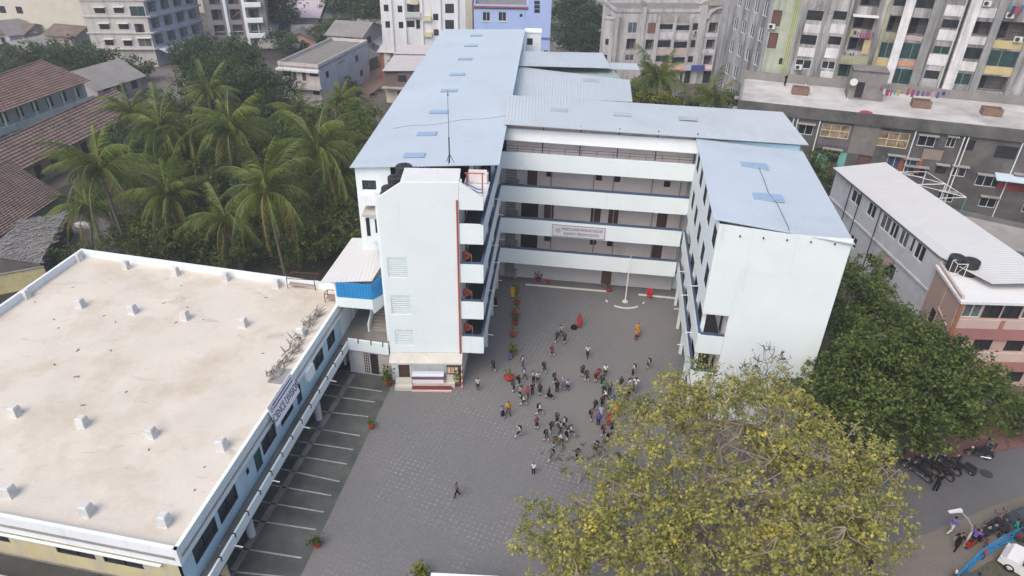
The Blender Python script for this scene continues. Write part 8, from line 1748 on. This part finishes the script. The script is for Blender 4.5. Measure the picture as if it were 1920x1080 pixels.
# blue fence
fc = thing('blue_fence', 'bright blue painted rail fence curving across the bottom right corner', 'fence', at(1860, 1040, 0)); BF_ = mat('bright_blue_paint', (.015, .20, .42), .5, var=.15)
path = [at(1788, 1095, 0), at(1830, 1052, 0), at(1872, 1025, 0), at(1915, 1006, 0), at(1990, 985, 0)]
for i in range(len(path) - 1):
    for z in (.55, .85, 1.1):
        b = MB(); b.tube([path[i] + Vector((0, 0, z)), path[i + 1] + Vector((0, 0, z))], .026, 5); b.build('rail', [BF_], fc)
    L_ = (path[i + 1] - path[i]).length; n = max(2, int(L_ / 1.1))
    for j in range(n):
        q = path[i].lerp(path[i + 1], j / n); b = MB(); b.tube([q, q + Vector((0, 0, 1.15))], .04, 5); b.build('post', [BF_], fc)
    F = Frame(path[i].xy, path[i + 1].xy); b = MB(); b.fbox(F, 0, F.len, -.06, .06, 0, .12); b.build('plinth', [BF_], fc)
# emblem board under the crown
eb = thing('emblem_board', 'tilted white board with a round grey emblem seen through the yellow crown', 'sign', at(1410, 940, 0)); c = at(1412, 912, 2.4); F = Frame((c.x - .75, c.y), (c.x + .75, c.y - .1))
b = MB(); q = [F.pt(0, .5, 1.9), F.pt(1.5, .5, 1.9), F.pt(1.5, -.5, 3.0), F.pt(0, -.5, 3.0)]; n = (q[1] - q[0]).cross(q[3] - q[0]).normalized()
b.hexa(q + [a + n * .05 for a in q]); b.build('board', [mat('board_white', (.58, .58, .62), .6, var=.05)], eb)
b = MB(); e_ = [q[0].lerp(q[1], x).lerp(q[3].lerp(q[2], x), y) + n * .06 for x, y in ((.12, .12), (.88, .12), (.88, .72), (.12, .72))]
for i in range(4): b.tube([e_[i], e_[(i + 1) % 4]], .018, 4)
b.build('border', [flat('navy_ink', (.02, .025, .10))], eb)
cc = q[0].lerp(q[2], .46) + n * .055; ux = (q[1] - q[0]).normalized(); uy = (q[3] - q[0]).normalized()
b = MB(); b.add([cc + ux * .34 * cos(a) + uy * .34 * sin(a) for a in [2 * pi * i / 16 for i in range(16)]], [tuple(range(16))]); b.build('emblem', [mat('emblem_ink', (.12, .12, .16), .8, var=.6, sc=7)], eb)
for s in (.1, 1.4):
    b = MB(); b.tube([F.pt(s, .0, 0), F.pt(s, .0, 2.35)], .05, 6); b.build('post', [IRON], eb)
# gatehouse roof at the bottom edge, compound wall at the right of the court
gh = thing('gate_hut', 'flat white hut roof just entering the picture at the bottom', 'hut', at(870, 1095, 0)); c = at(870, 1090, 2.6); F = Frame((c.x - 1.7, c.y - .3), (c.x + 1.7, c.y - .4))
b = MB(); b.fbox(F, -.2, F.len + .2, -.8, 1.8, 2.45, 2.6); b.build('roof', [W_PLAIN], gh); b = MB(); b.fbox(F, 0, F.len, -.6, 1.6, 0, 2.44); b.build('wall', [W_PLAIN], gh)
cw = thing('compound_wall', 'low cream compound wall under the yellow tree between court and road', 'wall', at(1500, 900, 0))
for A_, B_ in [(at(1400, 790, 0), at(1500, 850, 0)), (at(1500, 850, 0), at(1590, 880, 0))]:
    F = Frame(A_.xy, B_.xy); b = MB(); b.fbox(F, 0, F.len, -.2, 0, 0, 1.5); b.build('panel', [CREAM], cw); b = MB(); b.fbox(F, 0, F.len, -.26, .06, 1.5, 1.6); b.build('coping', [CONC], cw)

# ------------------------------------------------------------------ haze
hz = MB(); hz.box(-950, 950, -250, 950, -1.2, 46)
hm = bpy.data.materials.new('haze'); hm.use_nodes = True; nt = hm.node_tree; nt.nodes.remove(nt.nodes['Principled BSDF'])
pv = nt.nodes.new('ShaderNodeVolumePrincipled'); pv.inputs['Color'].default_value = (.86, .90, .95, 1); pv.inputs['Density'].default_value = HAZE_D = .0006; pv.inputs['Anisotropy'].default_value = .2
nt.links.new(pv.outputs[0], nt.nodes['Material Output'].inputs['Volume'])
ho = hz.build('haze', [hm]); ho['kind'] = 'stuff'
scene.cycles.volume_bounces = 1
